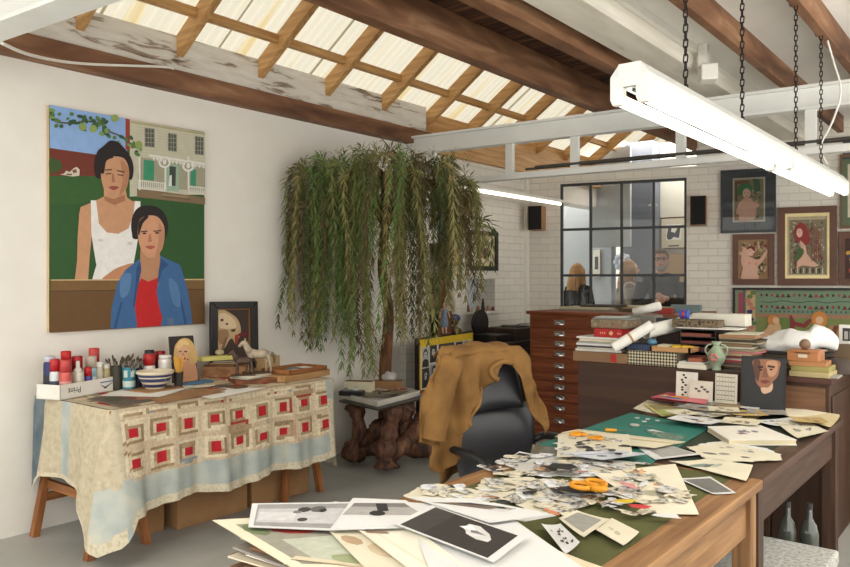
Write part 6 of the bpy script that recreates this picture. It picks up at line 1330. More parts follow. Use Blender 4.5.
S('paper', 'white triangular cutting with a small drawing on the cutting mat', c7, [(440, 285), (470, 282), (572, 305), (470, 312)], z, WH, blot(4, BW, 1, .2, .6, .3, .7, .2))
S('paper', 'small clear grey film lying by the mat corner', c7, [(415, 285), (560, 300), (670, 330), (560, 350)], .0036, plain((92, 128, 116), .2))
# sheets beyond the mat
zz = .003
S('paper', 'wide cream sheet under the coloured magazines at the table end', c7, [(358, 165), (440, 118), (640, 150), (520, 200)], 0, IV, None, .004, 1)
S('print', 'landscape print in greens and ochre under the pink magazine', c7, [(415, 140), (620, 138), (708, 190), (520, 210)], .003, plain((206, 190, 120), .7), [((150, 140, 96), [(.08, .1), (.92, .1), (.92, .5), (.08, .5)]), ((120, 110, 84), ell(.45, .4, .2, .1, 9)), ((170, 180, 110), [(.08, .5), (.92, .5), (.92, .9), (.08, .9)])], .003, 2)
t = sheet4('magazine', 'pink magazine with blue and yellow cover figures at the table end', 'magazine', [c7(455, 108), c7(560, 78), c7(790, 105), c7(765, 148)], T0+.034, plain((206, 108, 118), .5), None, [((70, 120, 170), ell(.22, .35, .09, .22, 9)), ((214, 150, 60), ell(.45, .45, .12, .2, 8)), ((196, 60, 60), ell(.62, .4, .07, .2, 8)), ((60, 76, 130), [(.70, .5), (.92, .5), (.92, .8), (.70, .8)]), ((222, 214, 120), rc(.3, .1, .5, .2))], .0, .012)
S('magazine', 'magazine with yellow green cover beside the pink one', c5, [(125, 100), (180, 78), (395, 100), (400, 145)], .013, plain((200, 206, 110), .5), [((222, 222, 214), rc(.0, .45, .8, 1)), ((206, 110, 130), [(.2, .02), (.55, .02), (.55, .3), (.2, .3)])], 0, 3, .008, 'magazine')
S('paper', 'white folded sheet with a grey sketch before the black portrait', c5, [(130, 110), (290, 100), (400, 120), (395, 155)], .022, WH, blot(4, BW, 3, .55, .9, .2, .8, .12), .002)
S('print', 'small grey photograph of a building with a white border by the mat corner', c7, [(585, 222), (680, 212), (790, 240), (770, 268)], .0045, WH, [((66, 64, 66), rc(.06, .08, .94, .92)), ((140, 138, 136), [(.2, .3), (.7, .3), (.7, .6), (.2, .6)])]+[((40, 40, 42), rc(.22+.07*k, .32, .25+.07*k, .58)) for k in range(6)])
pz = .006
L5 = [('cream sheet with a fine pencil drawing behind the thick white book', [(190, 165), (290, 140), (430, 165), (300, 190)], 1), ('ochre print of a low landscape behind the thick white book', [(215, 195), (300, 165), (440, 165), (360, 205)], 2), ('white sheet with dark flowers beyond the thick book', [(350, 205), (560, 190), (600, 235), (440, 228)], 3), ('cream page with grey plant drawing at the table edge', [(480, 215), (640, 205), (745, 262), (590, 298)], 4), ('large plain cream sheet near the table corner', [(440, 160), (530, 138), (800, 180), (690, 222)], 5), ('buff folder with torn edge at the far table corner', [(560, 190), (740, 170), (800, 186), (750, 243)], 6), ('dark grey photograph partly under the landscape prints', [(0, 190), (130, 182), (210, 215), (110, 232)], 7), ('cream sheet sketched with birds under the calendar card', [(60, 170), (180, 150), (260, 178), (110, 200)], 8)]
for k, (lb, pts, s) in enumerate(L5):
    mt = [IV, plain((196, 176, 120), .8), WH, IV, plain((226, 218, 194), .8), plain((206, 190, 150), .8), plain((96, 94, 96), .6), IV][k]
    S('paper', lb, c5, pts, pz+.0022*k, mt, blot(7, BWL if k not in (1,) else [(150, 130, 80), (170, 150, 110)], s+20, .15, .85, .15, .85, .16) if k not in (4, 5) else None, .006, s)
fx = random.Random(51)
where = ['under the pink magazine', 'left of the black portrait', 'before the black portrait', 'right of the black portrait', 'beyond the thick white book', 'beside the small building photograph', 'near the ochre print', 'towards the far table corner', 'at the back of the table end', 'beside the yellow green magazine']
for k, (x, y) in enumerate(((70, 160), (150, 165), (330, 165), (450, 150), (300, 210), (80, 200), (20, 165), (640, 200), (90, 140), (220, 150))):
    p = atZ(*c5(x, y), T0+.0245+.0012*k); M = Matrix.Rotation(fx.uniform(-.7, .7), 4, 'Z'); w, d = fx.uniform(.07, .12), fx.uniform(.05, .09)
    P = [p+M @ Vector(q) for q in ((-w, -d, 0), (w, -d, 0), (w, d, 0), (-w, d, 0))]
    if any(q.y > 4.48 for q in P): P = [q-Vector((0, .08, 0)) for q in P]
    sheetP('print', ['white', 'cream', 'ochre', 'grey', 'ivory'][k % 5]+' printed sheet at the far table end, '+where[k], 'print', P, [WH, IV, plain((186, 160, 104), .8), plain((150, 150, 146), .8), plain((214, 206, 180), .8)][k % 5], 'sheets at the far table end', blot(6, [(90, 88, 84), (160, 140, 100), (150, 120, 96), (60, 60, 62)], k+70, .1, .9, .1, .9, .2), .004, .0012, k)
# thick white book (album)
Pb = [atZ(*c5(*p), T0+.026) for p in ((140, 232), (400, 226), (580, 298), (245, 298))]; t = thing('album', 'thick white covered book with a small drawing on the dark work table', 'book', tuple(sum(Pb, Vector())/4))
dn = Vector((0, 0, -.0255)); MB().prism([p+Vector((0, 0, -.022)) for p in Pb], (0, 0, .019)).build('page_block', plain((206, 194, 160), .8), t)
for dz in (-.0255, -.003): MB().prism([p+(p-sum(Pb, Vector())/4)*.02+Vector((0, 0, dz)) for p in Pb], (0, 0, .003)).build('cover', plain((224, 220, 208), .6), t)
def bm_(x, y): return Pb[0].lerp(Pb[1], x).lerp(Pb[3].lerp(Pb[2], x), y)+Vector((0, 0, .0005))
art('cover_picture', bm_, (0, 0, 1), [((224, 220, 208), rc(.02, .02, .98, .98))]+blot(9, [(150, 120, 130), (110, 104, 120), (180, 150, 140)], 8, .25, .8, .2, .7, .14), t, .00006)
# torn cutting pile right of middle
S('print', 'white bordered photograph with a red line lying on the middle of the table', c4, [(445, 165), (560, 150), (760, 215), (545, 240)], .0045, WH, [((160, 158, 152), rc(.2, .12, .95, .9)), ((110, 108, 104), ell(.5, .4, .16, .2, 9)), ((176, 70, 70), [(.55, .3), (.57, .3), (.66, .8), (.64, .8)])], .004, 4)
def torn(name, label, fn, pts, z, mat, blots, seed, cat='cutting', h=.0016):
    r = random.Random(seed); P = [atZ(*fn(*p), T0+z) for p in pts]; Q = []
    for i in range(len(P)):
        a, b = P[i], P[(i+1) % len(P)]; n = max(2, int((b-a).length/.02))
        for k in range(n): Q.append(a.lerp(b, k/n)+Vector((r.gauss(0, .004), r.gauss(0, .004), 0)))
    mb = MB(); c = sum(Q, Vector())/len(Q); nn = Vector((0, 0, 0))
    for i in range(len(Q)): nn += Q[i].cross(Q[(i+1) % len(Q)])
    if nn.z < 0: Q = Q[::-1]
    mb.prism(Q, (0, 0, h)); mats = [mat]; mi = {}
    for k, (col, sx, sy, s) in enumerate(blots):
        if col not in mi: mi[col] = len(mats); mats.append(plain(col, .7, var=.1, scale=30))
        a0 = r.random()*3; e = c+Vector((sx, sy, h+.0003+.0001*k)); mb.add([e+Vector((s*math.cos(t_)*r.uniform(.6, 1.3), s*.7*math.sin(t_)*r.uniform(.6, 1.3), 0)) for t_ in [2*PI*q/9+a0 for q in range(9)]], [tuple(range(9))], mi[col])
    return tag(mb.build(name, mats), label, cat)
def rb(n, sp, seed, pal=BWL): r = random.Random(seed); return [(r.choice(pal), r.uniform(-sp, sp), r.uniform(-sp, sp), r.uniform(.008, .03)) for _ in range(n)]
torn('cutting', 'ragged cream cutting with a sketch, lying above the photograph with the red line', c5, [(40, 335), (200, 312), (330, 335), (500, 372), (510, 400), (350, 408), (240, 408), (120, 390)], .008, IV, rb(9, .09, 5), 5)
torn('cutting', 'second ragged cutting slid under the sketch cutting by the thick book', c5, [(90, 322), (210, 308), (420, 340), (480, 362), (380, 385), (180, 370)], .0062, WH, rb(7, .08, 6), 6)
S('print', 'cream print with blue green ink fish lying at the table seam', c5, [(-60, 410), (130, 400), (365, 432), (330, 512)], .004, IV, [((120, 140, 130), ell(.3, .3, .3, .07, 10)), ((90, 100, 100), ell(.45, .38, .22, .05, 10)), ((170, 176, 160), ell(.6, .45, .2, .06, 9))], .005, 5)
S('photograph', 'grey photograph with white border at the table seam under the fish print', c2, [(230, 268), (340, 262), (428, 318), (350, 322)], .002, WH, [((110, 108, 104), rc(.08, .1, .92, .92)), ((60, 58, 56), ell(.4, .5, .2, .2, 9)), ((180, 176, 168), ell(.7, .4, .1, .2, 8))], .002, 6)
# the stack of cream boards on the mat edge, big cream sheets of cuttings
for k in range(5):
    S('board', 'long cream board in the pile over the near edge of the cutting mat, '+['lowest', 'second', 'middle', 'fourth', 'topmost'][k], c4, [(170-k*12, 95+k*4), (430-k*10, 118+k*3), (700-k*22, 150+k*4), (640-k*30, 165+k*2), ][:4] if False else [(180-14*k, 92+6*k), (690-20*k, 152+4*k), (660-30*k, 162+5*k), (100-8*k, 108+5*k)], .0042+.0032*k, [plain((206, 196, 166), .8), IV, plain((190, 172, 130), .8), IV, plain((214, 206, 180), .8)][k], None, 0, k, .0024, 'board', 'boards on the mat edge')
S('paper', 'cream backing sheet with small black cut-outs near the mat', c4, [(85, 118), (420, 118), (438, 215), (80, 225)], .022, IV, blot(14, BW, 9, .2, .95, .25, .9, .11), .002, 7)
S('paper', 'large cream sheet covered with cut-out animals across the middle of the table', c4, [(250, 300), (640, 255), (752, 495), (560, 492)], .0055, plain((226, 218, 196), .8), blot(12, [(176, 172, 150), (150, 146, 130), (200, 150, 110)], 10, .2, .9, .1, .8, .16), .0, 8)
S('paper', 'pale sheet with blue pen lines below the backing sheet of black cut-outs', c4, [(85, 205), (400, 195), (530, 210), (300, 240)], .0235, plain((196, 200, 206), .7), [((110, 116, 150), [(.05, .3), (.9, .35), (.9, .4), (.05, .36)]), ((60, 60, 64), ell(.3, .6, .08, .1, 7))], .003, 9)
S('frame', 'flat slip of smoked grey glass standing out at the golden table edge', c1, [(450, 152), (545, 165), (540, 192), (442, 186)], .003, plain((104, 106, 96), .15), None, 0, 1, .003, 'slip')
S('photograph', 'black and white photograph with dark border at the left table edge', c1, [(340, 212), (405, 178), (470, 190), (430, 216)], .003, WH, [((44, 42, 42), rc(.08, .08, .92, .92)), ((150, 148, 142), ell(.5, .5, .22, .22, 9))], .003, 3)
S('photograph', 'cream page with two grey photographs near the big prints', c1, [(540, 405), (600, 378), (712, 408), (625, 470)], .012, IV, [((150, 148, 140), rc(.12, .1, .88, .85)), ((100, 98, 94), ell(.5, .45, .2, .25, 9)), ((190, 188, 180), ell(.3, .3, .1, .12, 8))], .003, 4)
S('paper', 'cream page with faint pencil marks at the near edge of the cuttings', c1, [(640, 430), (720, 405), (812, 452), (758, 498)], .010, IV, blot(3, [(180, 172, 150)], 12, .2, .8, .2, .8, .2), .003, 5)
S('paper', 'white page spotted with small black insects beside the big prints', c1, [(480, 425), (545, 425), (610, 488), (560, 528)], .012, WH, blot(14, [(50, 46, 44), (90, 80, 70)], 13, .15, .95, .1, .95, .1), .004, 6)
S('paper', 'wide white sheet behind the dark print running towards the golden table edge', c6, [(30, 262), (330, 268), (700, 345), (560, 372)], .085, WH, None, .004, 1)
torn('cutting', 'pale torn cutting at the left edge of the golden table', c1, [(10, 330), (60, 300), (130, 285), (260, 305), (330, 330), (200, 345), (60, 340)], .075, IV, rb(8, .1, 14), 14)
torn('cutting', 'wide cream torn page lying under the drift by the prints', c1, [(255, 300), (300, 268), (430, 262), (600, 285), (640, 350), (560, 392), (440, 378), (340, 335)], .0035, IV, rb(12, .12, 41, BW), 41)
torn('cutting', 'wide pale grey torn page lying under the far drift of clippings', c1, [(370, 225), (450, 192), (600, 190), (800, 212), (790, 250), (600, 262), (430, 255)], .003, plain((196, 194, 188), .8), rb(14, .14, 42, BW), 42)
# loose cut-outs, hundreds of scraps in drifts
CM = [textured(f'clipping_{c_}', st_, (1, 1, 1), sc_, .7, 0, 3, .6) for c_, st_, sc_ in (('grey', [(.30, (60, 58, 58)), (.42, (140, 138, 134)), (.50, (196, 194, 188)), (.7, (216, 214, 206))], 26), ('cream', [(.34, (110, 104, 92)), (.44, (196, 188, 166)), (.6, (222, 214, 192))], 22), ('dark', [(.4, (30, 30, 32)), (.6, (66, 64, 66)), (.68, (170, 168, 164))], 20), ('pale', [(.34, (150, 152, 156)), (.5, (214, 216, 218)), (.7, (230, 230, 228))], 24), ('sepia', [(.36, (96, 70, 52)), (.5, (176, 140, 108)), (.62, (214, 196, 168))], 22), ('mix', [(.34, (50, 50, 52)), (.44, (206, 202, 192)), (.55, (90, 88, 86)), (.66, (222, 218, 206))], 34))]
cl = random.Random(77)
def inside(p, poly):
    x, y = p; c = False; j = len(poly)-1
    for i in range(len(poly)):
        if (poly[i][1] > y) != (poly[j][1] > y) and x < (poly[j][0]-poly[i][0])*(y-poly[i][1])/(poly[j][1]-poly[i][1])+poly[i][0]: c = not c
        j = i
    return c
def clip(p, size, z, mi, label, group, col=None):
    n = cl.randrange(5, 11); a0 = cl.random()*6; asp = cl.uniform(.25, .8); rot = cl.random()*PI; P = []
    for q in range(n):
        a = 2*PI*q/n; r = size*cl.uniform(.55, 1.15); x, y = r*math.cos(a), r*math.sin(a)*asp; P.append(Vector((p.x+x*math.cos(rot)-y*math.sin(rot), p.y+x*math.sin(rot)+y*math.cos(rot), z)))
    tl = (cl.gauss(0, .006), cl.gauss(0, .006)); mb = MB(); b = [v+Vector((0, 0, max(0, (v.x-p.x)*tl[0]+(v.y-p.y)*tl[1]+.0003))) for v in P]
    mb.prism(b, (0, 0, .0012)); return tag(mb.build('clipping', CM[mi] if col is None else col), label if group is None else ('angular ' if n < 8 else 'rounded ')+label, 'clipping', group)
def cliplab(m, q, poly, label, s):
    u0, u1 = min(p[0] for p in poly), max(p[0] for p in poly); f = (q[0]-u0)/(u1-u0); w = label.split(' ', 1)[1] if label.startswith(('paper', 'small')) else label
    return m, ['small', 'middling', 'large'][min(2, int(s*3))]+' '+['mottled grey', 'cream', 'mostly black', 'pale', 'sepia', 'speckled'][m]+' '+w+', '+['at its chair end', 'left of its middle', 'right of its middle', 'at its right end'][min(3, int(f*4))]
def drift(poly, n, smin, smax, z0, dz, weights, label, group):
    xs0 = [p[0] for p in poly]; ys0 = [p[1] for p in poly]; k = 0
    while k < n:
        q = (cl.uniform(min(xs0), max(xs0)), cl.uniform(min(ys0), max(ys0)))
        if not inside(q, poly): continue
        p = atZ(*q, T0+z0); sz = cl.uniform(smin, smax); clip(p, sz, T0+z0+dz*k*.33, *cliplab(cl.choices(range(6), weights)[0], q, poly, label, (sz-smin)/(smax-smin)), group); k += 1
drift([c1(250, 235), c1(400, 190), c1(560, 185), c1(700, 200), c1(820, 215), c1(815, 250), c1(640, 255), c1(500, 260), c1(380, 262)], 60, .03, .07, .004, .00035, (5, 4, 1, 5, 1, 3), 'paper cut-out in the far drift of clippings', 'far drift of clippings')
drift([c1(270, 275), c1(560, 260), c1(640, 275), c1(640, 350), c1(560, 385), c1(430, 350), c1(300, 320)], 60, .03, .08, .007, .00035, (5, 6, 1, 4, 1, 3), 'paper cut-out in the drift by the prints', 'near drift of clippings')
drift([c4(240, 330), c4(500, 300), c4(690, 400), c4(640, 470), c4(400, 500), c4(250, 470), c4(100, 440)], 55, .02, .06, .012, .00035, (5, 5, 1, 4, 1, 2), 'paper cut-out in the drift round the scissors', 'middle drift of clippings')
drift([c1(60, 300), c1(180, 290), c1(300, 315), c1(400, 345), c1(330, 350), c1(150, 335)], 18, .03, .06, .080, .0004, (4, 4, 1, 3, 1, 2), 'paper cut-out heaped behind the prints', 'clippings behind the prints')
drift([c4(60, 135), c4(420, 130), c4(420, 210), c4(90, 230)], 18, .015, .035, .0245, .0004, (5, 1, 4, 3, 1, 3), 'paper cut-out on the backing sheet', 'clippings on the backing sheet')
drift([c5(60, 150), c5(330, 150), c5(600, 215), c5(350, 222), c5(120, 215)], 12, .02, .045, .027, .0004, (3, 4, 0, 3, 3, 1), 'small cut-out beyond the thick book', 'clippings beyond the book')
clip(atZ(*c4(120, 310), T0), .075, T0+.035, 2, 'black paper shape at the upper left of the middle drift', None, INK); clip(atZ(*c4(180, 430), T0), .08, T0+.034, 2, 'long black paper shape left of the yellow scrap', None, INK);
clip(atZ(*c4(600, 530), T0), .05, T0+.02, 3, 'white flower shaped cut-out near the bare baize', None, WH); clip(atZ(*c4(490, 400), T0), .05, T0+.037, 3, 'white star shaped cut-out beside the orange scissors', None, WH)
clip(atZ(*c4(400, 485), T0), .04, T0+.037, 0, 'yellow paper scrap below the orange scissors', None, plain((214, 186, 60), .7)); clip(atZ(*c4(470, 510), T0), .045, T0+.036, 0, 'red paper scrap below the yellow one', None, plain((190, 60, 60), .7)); clip(atZ(*c4(420, 405), T0), .05, T0+.0365, 0, 'pink paper strip beside the orange scissors', None, plain((206, 140, 140), .7)); clip(atZ(*c4(60, 530), T0), .045, T0+.03, 0, 'orange pink flower cut-out by the grey photographs', None, plain((206, 130, 90), .7)); clip(atZ(*c4(480, 330), T0), .05, T0+.031, 0, 'pale orange paper shape above the scissors', None, plain((214, 170, 120), .7)); clip(atZ(*c4(190, 340), T0), .03, T0+.0375, 0, 'dull pink scrap beside the black paper shape', None, plain((170, 110, 100), .7))
for a_, b_ in ((340, 190), (370, 207)): tag(MB().lathe(atZ(*c4(a_, b_), T0+.034), [(.016, 0), (.016, .002)], 14).build('disc', INK), ['black round disc on the backing sheet, upper of two', 'black round disc on the backing sheet, lower of two'][a_ == 370], 'disc')
def scissors(label, u, v, z, rot, s, c):
    p = atZ(u, v, T0+z); t = thing('scissors', label, 'scissors', tuple(p), rot); M = RM(t) @ Matrix.Scale(s, 4)
    for sg in (-1, 1):
        mb = MB(M); mb.tube([(-.055+.03*math.cos(a), sg*(.026)+.022*math.sin(a), .008) for a in [2*PI*k/12 for k in range(13)]], .0062, 8, cap=False); mb.tube([(-.03, sg*.02, .008), (0, sg*.006, .008), (.012, -sg*.002, .007)], [.010, .008, .006], 8); mb.build('handle', plain(c, .4), t, smooth=True)
        MB(M).prism([(0, sg*.008, .006+sg*.001), (.09, -sg*.001, .006+sg*.001), (.10, -sg*.004, .006+sg*.001), (.0, -sg*.006, .006+sg*.001)], (0, 0, .0015)).build('blade', CHROME, t)
    MB(M).tube([(.004, 0, .004), (.004, 0, .012)], .004, 8).build('pivot', CHROME, t); return t
OR = (222, 148, 34)
scissors('orange handled scissors in the middle of the clippings', *c4(300, 388), .042, -.35, 1.3, OR)
scissors('orange handled scissors at the upper left of the backing sheet', *c4(215, 122), .028, .2, .8, OR)
scissors('small orange handled scissors beside the pair on the backing sheet', *c4(290, 142), .030, -.4, .7, OR)
# ---------------------------------------------------------------- the stack of prints on the near corner
st = random.Random(31); z = 0
lbl = ['brown', 'cream', 'tan', 'white', 'grey']
bc_ = [(120, 88, 64), (206, 196, 172), (160, 128, 90), (216, 212, 204), (140, 134, 126)]
ords = ['lowest', 'second from the bottom', 'third from the bottom', 'fourth from the bottom', 'fifth from the bottom', 'sixth from the bottom', 'seventh from the bottom', 'seventh from the top', 'sixth from the top', 'fifth from the top', 'fourth from the top', 'third from the top', 'second from the top', 'topmost']
for k in range(14):
    h_ = [.009, .004, .007, .003, .006][k % 5]; c = Vector((-1.26+st.uniform(-.03, .03), 1.42+st.uniform(-.03, .03), T0+z)); M = Matrix.Translation(c) @ Matrix.Rotation(st.uniform(-.12, .12), 4, 'Z'); w, d = st.uniform(.29, .34), st.uniform(.17, .20)
    tag(MB(M).box((-w, -d, 0), (w, d, h_)).build('folder', plain(bc_[k % 5], .8), bevel=.001), f'{lbl[k % 5]} folder in the stack under the big prints, {ords[k]}', 'folder', 'folders under the prints'); z += h_+.0008
for k in range(9):
    c = Vector((-1.10+st.uniform(-.10, .10), 1.42+st.uniform(-.05, .05), T0+z)); M = Matrix.Rotation(st.uniform(-.6, .6), 4, 'Z'); w, d = st.uniform(.20, .27), st.uniform(.15, .2)
    P = [c+M @ Vector(p) for p in ((-w, -d, 0), (w, -d, 0), (w, d, 0), (-w, d, 0))]
    sheetP('print', f'{["white", "cream", "ivory"][k % 3]} print sheet in the loose pile under the dark print, '+['lowest', 'second up', 'third up', 'fourth up', 'middle', 'sixth up', 'seventh up', 'eighth up', 'topmost'][k], 'print', P, [WH, IV, plain((214, 200, 170), .8)][k % 3], 'loose sheets under the dark print', [((70, 66, 62), rc(.0, .35, .4, .40)), ((206, 176, 140), rc(.1, .02, .5, .1))] if k % 2 else [((180, 170, 150), rc(.1, .1, .9, .3))], .006, .0012, k); z += .0024
zs_ = z
def Z4(name, label, px, dz, mat, layers, curl=.0, seed=0, cat='print'): return sheet4(name, label, cat, px, T0+zs_+dz, mat, None, layers, curl, .0014, seed)
Z4('mounted_print', 'cream mounted picture with red and green shapes sticking out over the table corner', [(212, 520.6), (322, 514), (425, 574), (298, 572)], .001, plain((222, 214, 188), .8), [((150, 146, 132), rc(.13, .12, .87, .88)), ((182, 186, 168), [(.3, .45), (.87, .4), (.87, .88), (.3, .88)]), ((170, 66, 58), ell(.55, .26, .22, .10, 9)), ((112, 124, 88), ell(.22, .25, .1, .12, 8)), ((150, 158, 120), ell(.6, .8, .16, .08, 8))], 0, 1)
Z4('print', 'cream sheet with a pale drawing beside the mounted picture', [c3(420, 195), c3(560, 195), c3(800, 340), c3(560, 340)], .004, IV, [((176, 150, 120), ell(.3, .35, .2, .12, 8)), ((196, 180, 150), ell(.6, .6, .2, .16, 8))], .004, 2)
Z4('print', 'ivory sheet fanned under the white prints', [c3(520, 200), c3(720, 200), c3(900, 335), c3(700, 340)], .0065, plain((226, 220, 202), .8), [((150, 120, 100), rc(.1, .1, .5, .16))], .006, 3)
Z4('print', 'wide white sheet lying under the dark print towards the clippings', [(404, 503), (500, 510), (588, 572), (430, 572)], .009, WH, None, .002, 4)
def gradient(n, a, b, x0, y0, x1, y1): return [(tuple(int(a[i]+(b[i]-a[i])*k/(n-1)) for i in range(3)), rc(x0+(x1-x0)*k/n, y0, x0+(x1-x0)*(k+1)/n, y1)) for k in range(n)]
Z4('print', 'long black and white print with two small floating creatures, farthest left of the prints', [c3(177, 115), c3(520, 110), c3(440, 207), c3(164, 196)], .012, WH, [((150, 148, 146), rc(.06, .06, .99, .94)), ((190, 188, 188), rc(.08, .25, .99, .80)), ((204, 202, 202), rc(.1, .4, .5, .72))]+[((60, 58, 56), ell(.56, .3, .07, .10, 9)), ((96, 92, 90), ell(.70, .28, .08, .12, 9)), ((70, 66, 64), ell(.60, .68, .06, .07, 9)), ((120, 118, 114), ell(.50, .40, .05, .06, 8)), ((44, 42, 42), ell(.76, .34, .04, .07, 8))], 0, 5)
Z4('print', 'white print with a grey seascape and dark tree, between the other two', [c3(520, 96), c3(700, 104), c3(830, 195), c3(440, 207)], .015, WH, [((166, 162, 158), [(.08, .18), (.90, .14), (.96, .60), (.02, .56)]), ((120, 116, 112), [(.08, .18), (.90, .14), (.91, .30), (.07, .30)]), ((50, 48, 48), [(.42, .18), (.60, .17), (.58, .44), (.44, .46)]), ((44, 42, 42), ell(.43, .52, .10, .09, 9))], 0, 6)
Z4('print', 'wide print of a long grey rocky shape behind the dark print', [c6(90, 272), c6(420, 282), c6(690, 335), c6(400, 372)], .018, WH, [((150, 140, 132), [(.06, .08), (.62, .06), (.9, .5), (.60, .62)]), ((110, 96, 86), [(.1, .1), (.5, .1), (.72, .42), (.5, .45)]), ((60, 56, 54), [(.3, .08), (.62, .08), (.84, .38), (.80, .42)]), ((206, 204, 200), ell(.62, .55, .12, .08, 9)), ((50, 48, 48), ell(.74, .44, .06, .05, 8))], 0, 7)
Z4('print', 'dark black and grey print with a small white folded shape, nearest of the prints', [(393, 524), (432, 505.5), (526.5, 538), (494, 563)], .021, WH, [((52, 48, 46), [(.045, .06), (.965, .06), (.965, .93), (.045, .93)]), ((64, 60, 58), [(.045, .06), (.965, .06), (.965, .3), (.045, .3)]), ((206, 204, 202), [(.42, .70), (.48, .58), (.56, .55), (.62, .50), (.80, .50), (.84, .60), (.70, .74), (.56, .80), (.46, .80)], True), ((120, 116, 114), [(.56, .6), (.7, .56), (.62, .74)]), ((232, 230, 228), [(.60, .52), (.62, .46), (.78, .54), (.66, .62)])], 0, 8)
# ================================================================ THE GALLERY NEXT DOOR: pictures and people
def gframe(label, u0, u1, v0, v1, Y, layers, fcol=(60, 50, 40), border=.12, name='framed_picture', cat='framed picture'):
    x0, x1 = atY(u0, 300, Y).x, atY(u1, 300, Y).x; um = (u0+u1)/2; z0, z1 = zY(um, v1, Y), zY(um, v0, Y); t = thing(name, label, cat, ((x0+x1)/2, Y, z0))
    MB().box((x0, Y, z0), (x1, Y+.03, z1)).build('frame', plain(fcol, .5), t)
    art('picture_face', lambda x, y: Vector((x0+(x1-x0)*x, Y-.0006, z1+(z0-z1)*y)), (0, -1, 0), layers, t, .00006); return t
gframe('large cream framed print with a black figure on the gallery wall above the man', 660.5, 687, 217, 249, 10.26, [((96, 78, 56), rc(0, 0, 1, 1)), ((206, 198, 174), rc(.04, .04, .96, .96)), ((226, 224, 216), rc(.22, .22, .78, .72)), ((40, 38, 38), [(.24, .6), (.3, .3), (.45, .26), (.4, .45), (.55, .5), (.68, .3), (.76, .34), (.7, .66), (.5, .62), (.4, .7), (.28, .7)]), ((70, 66, 60), rc(.3, .88, .7, .92))])
gframe('plain brown board standing against the gallery wall behind the man', 639, 688, 254, 300, 10.05, [((176, 144, 106), rc(0, 0, 1, 1)), ((150, 118, 82), rc(.12, .05, .14, .7))], (160, 128, 92), name='board', cat='board')
for k, (u0, u1, v0, v1, Y, c, lb) in enumerate(((564, 571, 255, 274, 12.27, (150, 110, 60), 'small white mounted brown picture left on the lit gallery wall'), (565, 571, 277, 290, 12.27, (160, 130, 90), 'second small picture below the brown one in the gallery'), (593, 600, 250, 277, 10.17, (90, 92, 90), 'white mounted grey picture on the grey gallery partition'))):
    gframe(lb, u0, u1, v0, v1, Y, [((216, 212, 200), rc(0, 0, 1, 1)), (c, rc(.25, .25, .75, .72))], (206, 196, 176))
g0 = atY(623, 262, 9.98); mb = MB()
fl = random.Random(6); t = thing('paper_flower', 'white crumpled flower ornament fixed to the grey gallery column', 'ornament', (g0.x, 9.98, g0.z))
for k in range(8): a = k*PI/4; MB().ball((g0.x+.085*math.cos(a), 9.96, g0.z+.085*math.sin(a)), (.055, .03, .05), 8).build('petal', plain((200, 208, 220), .8), t, smooth=True)
MB().ball((g0.x, 9.945, g0.z), (.05, .035, .05), 10).build('centre', plain((220, 222, 226), .8), t, smooth=True)
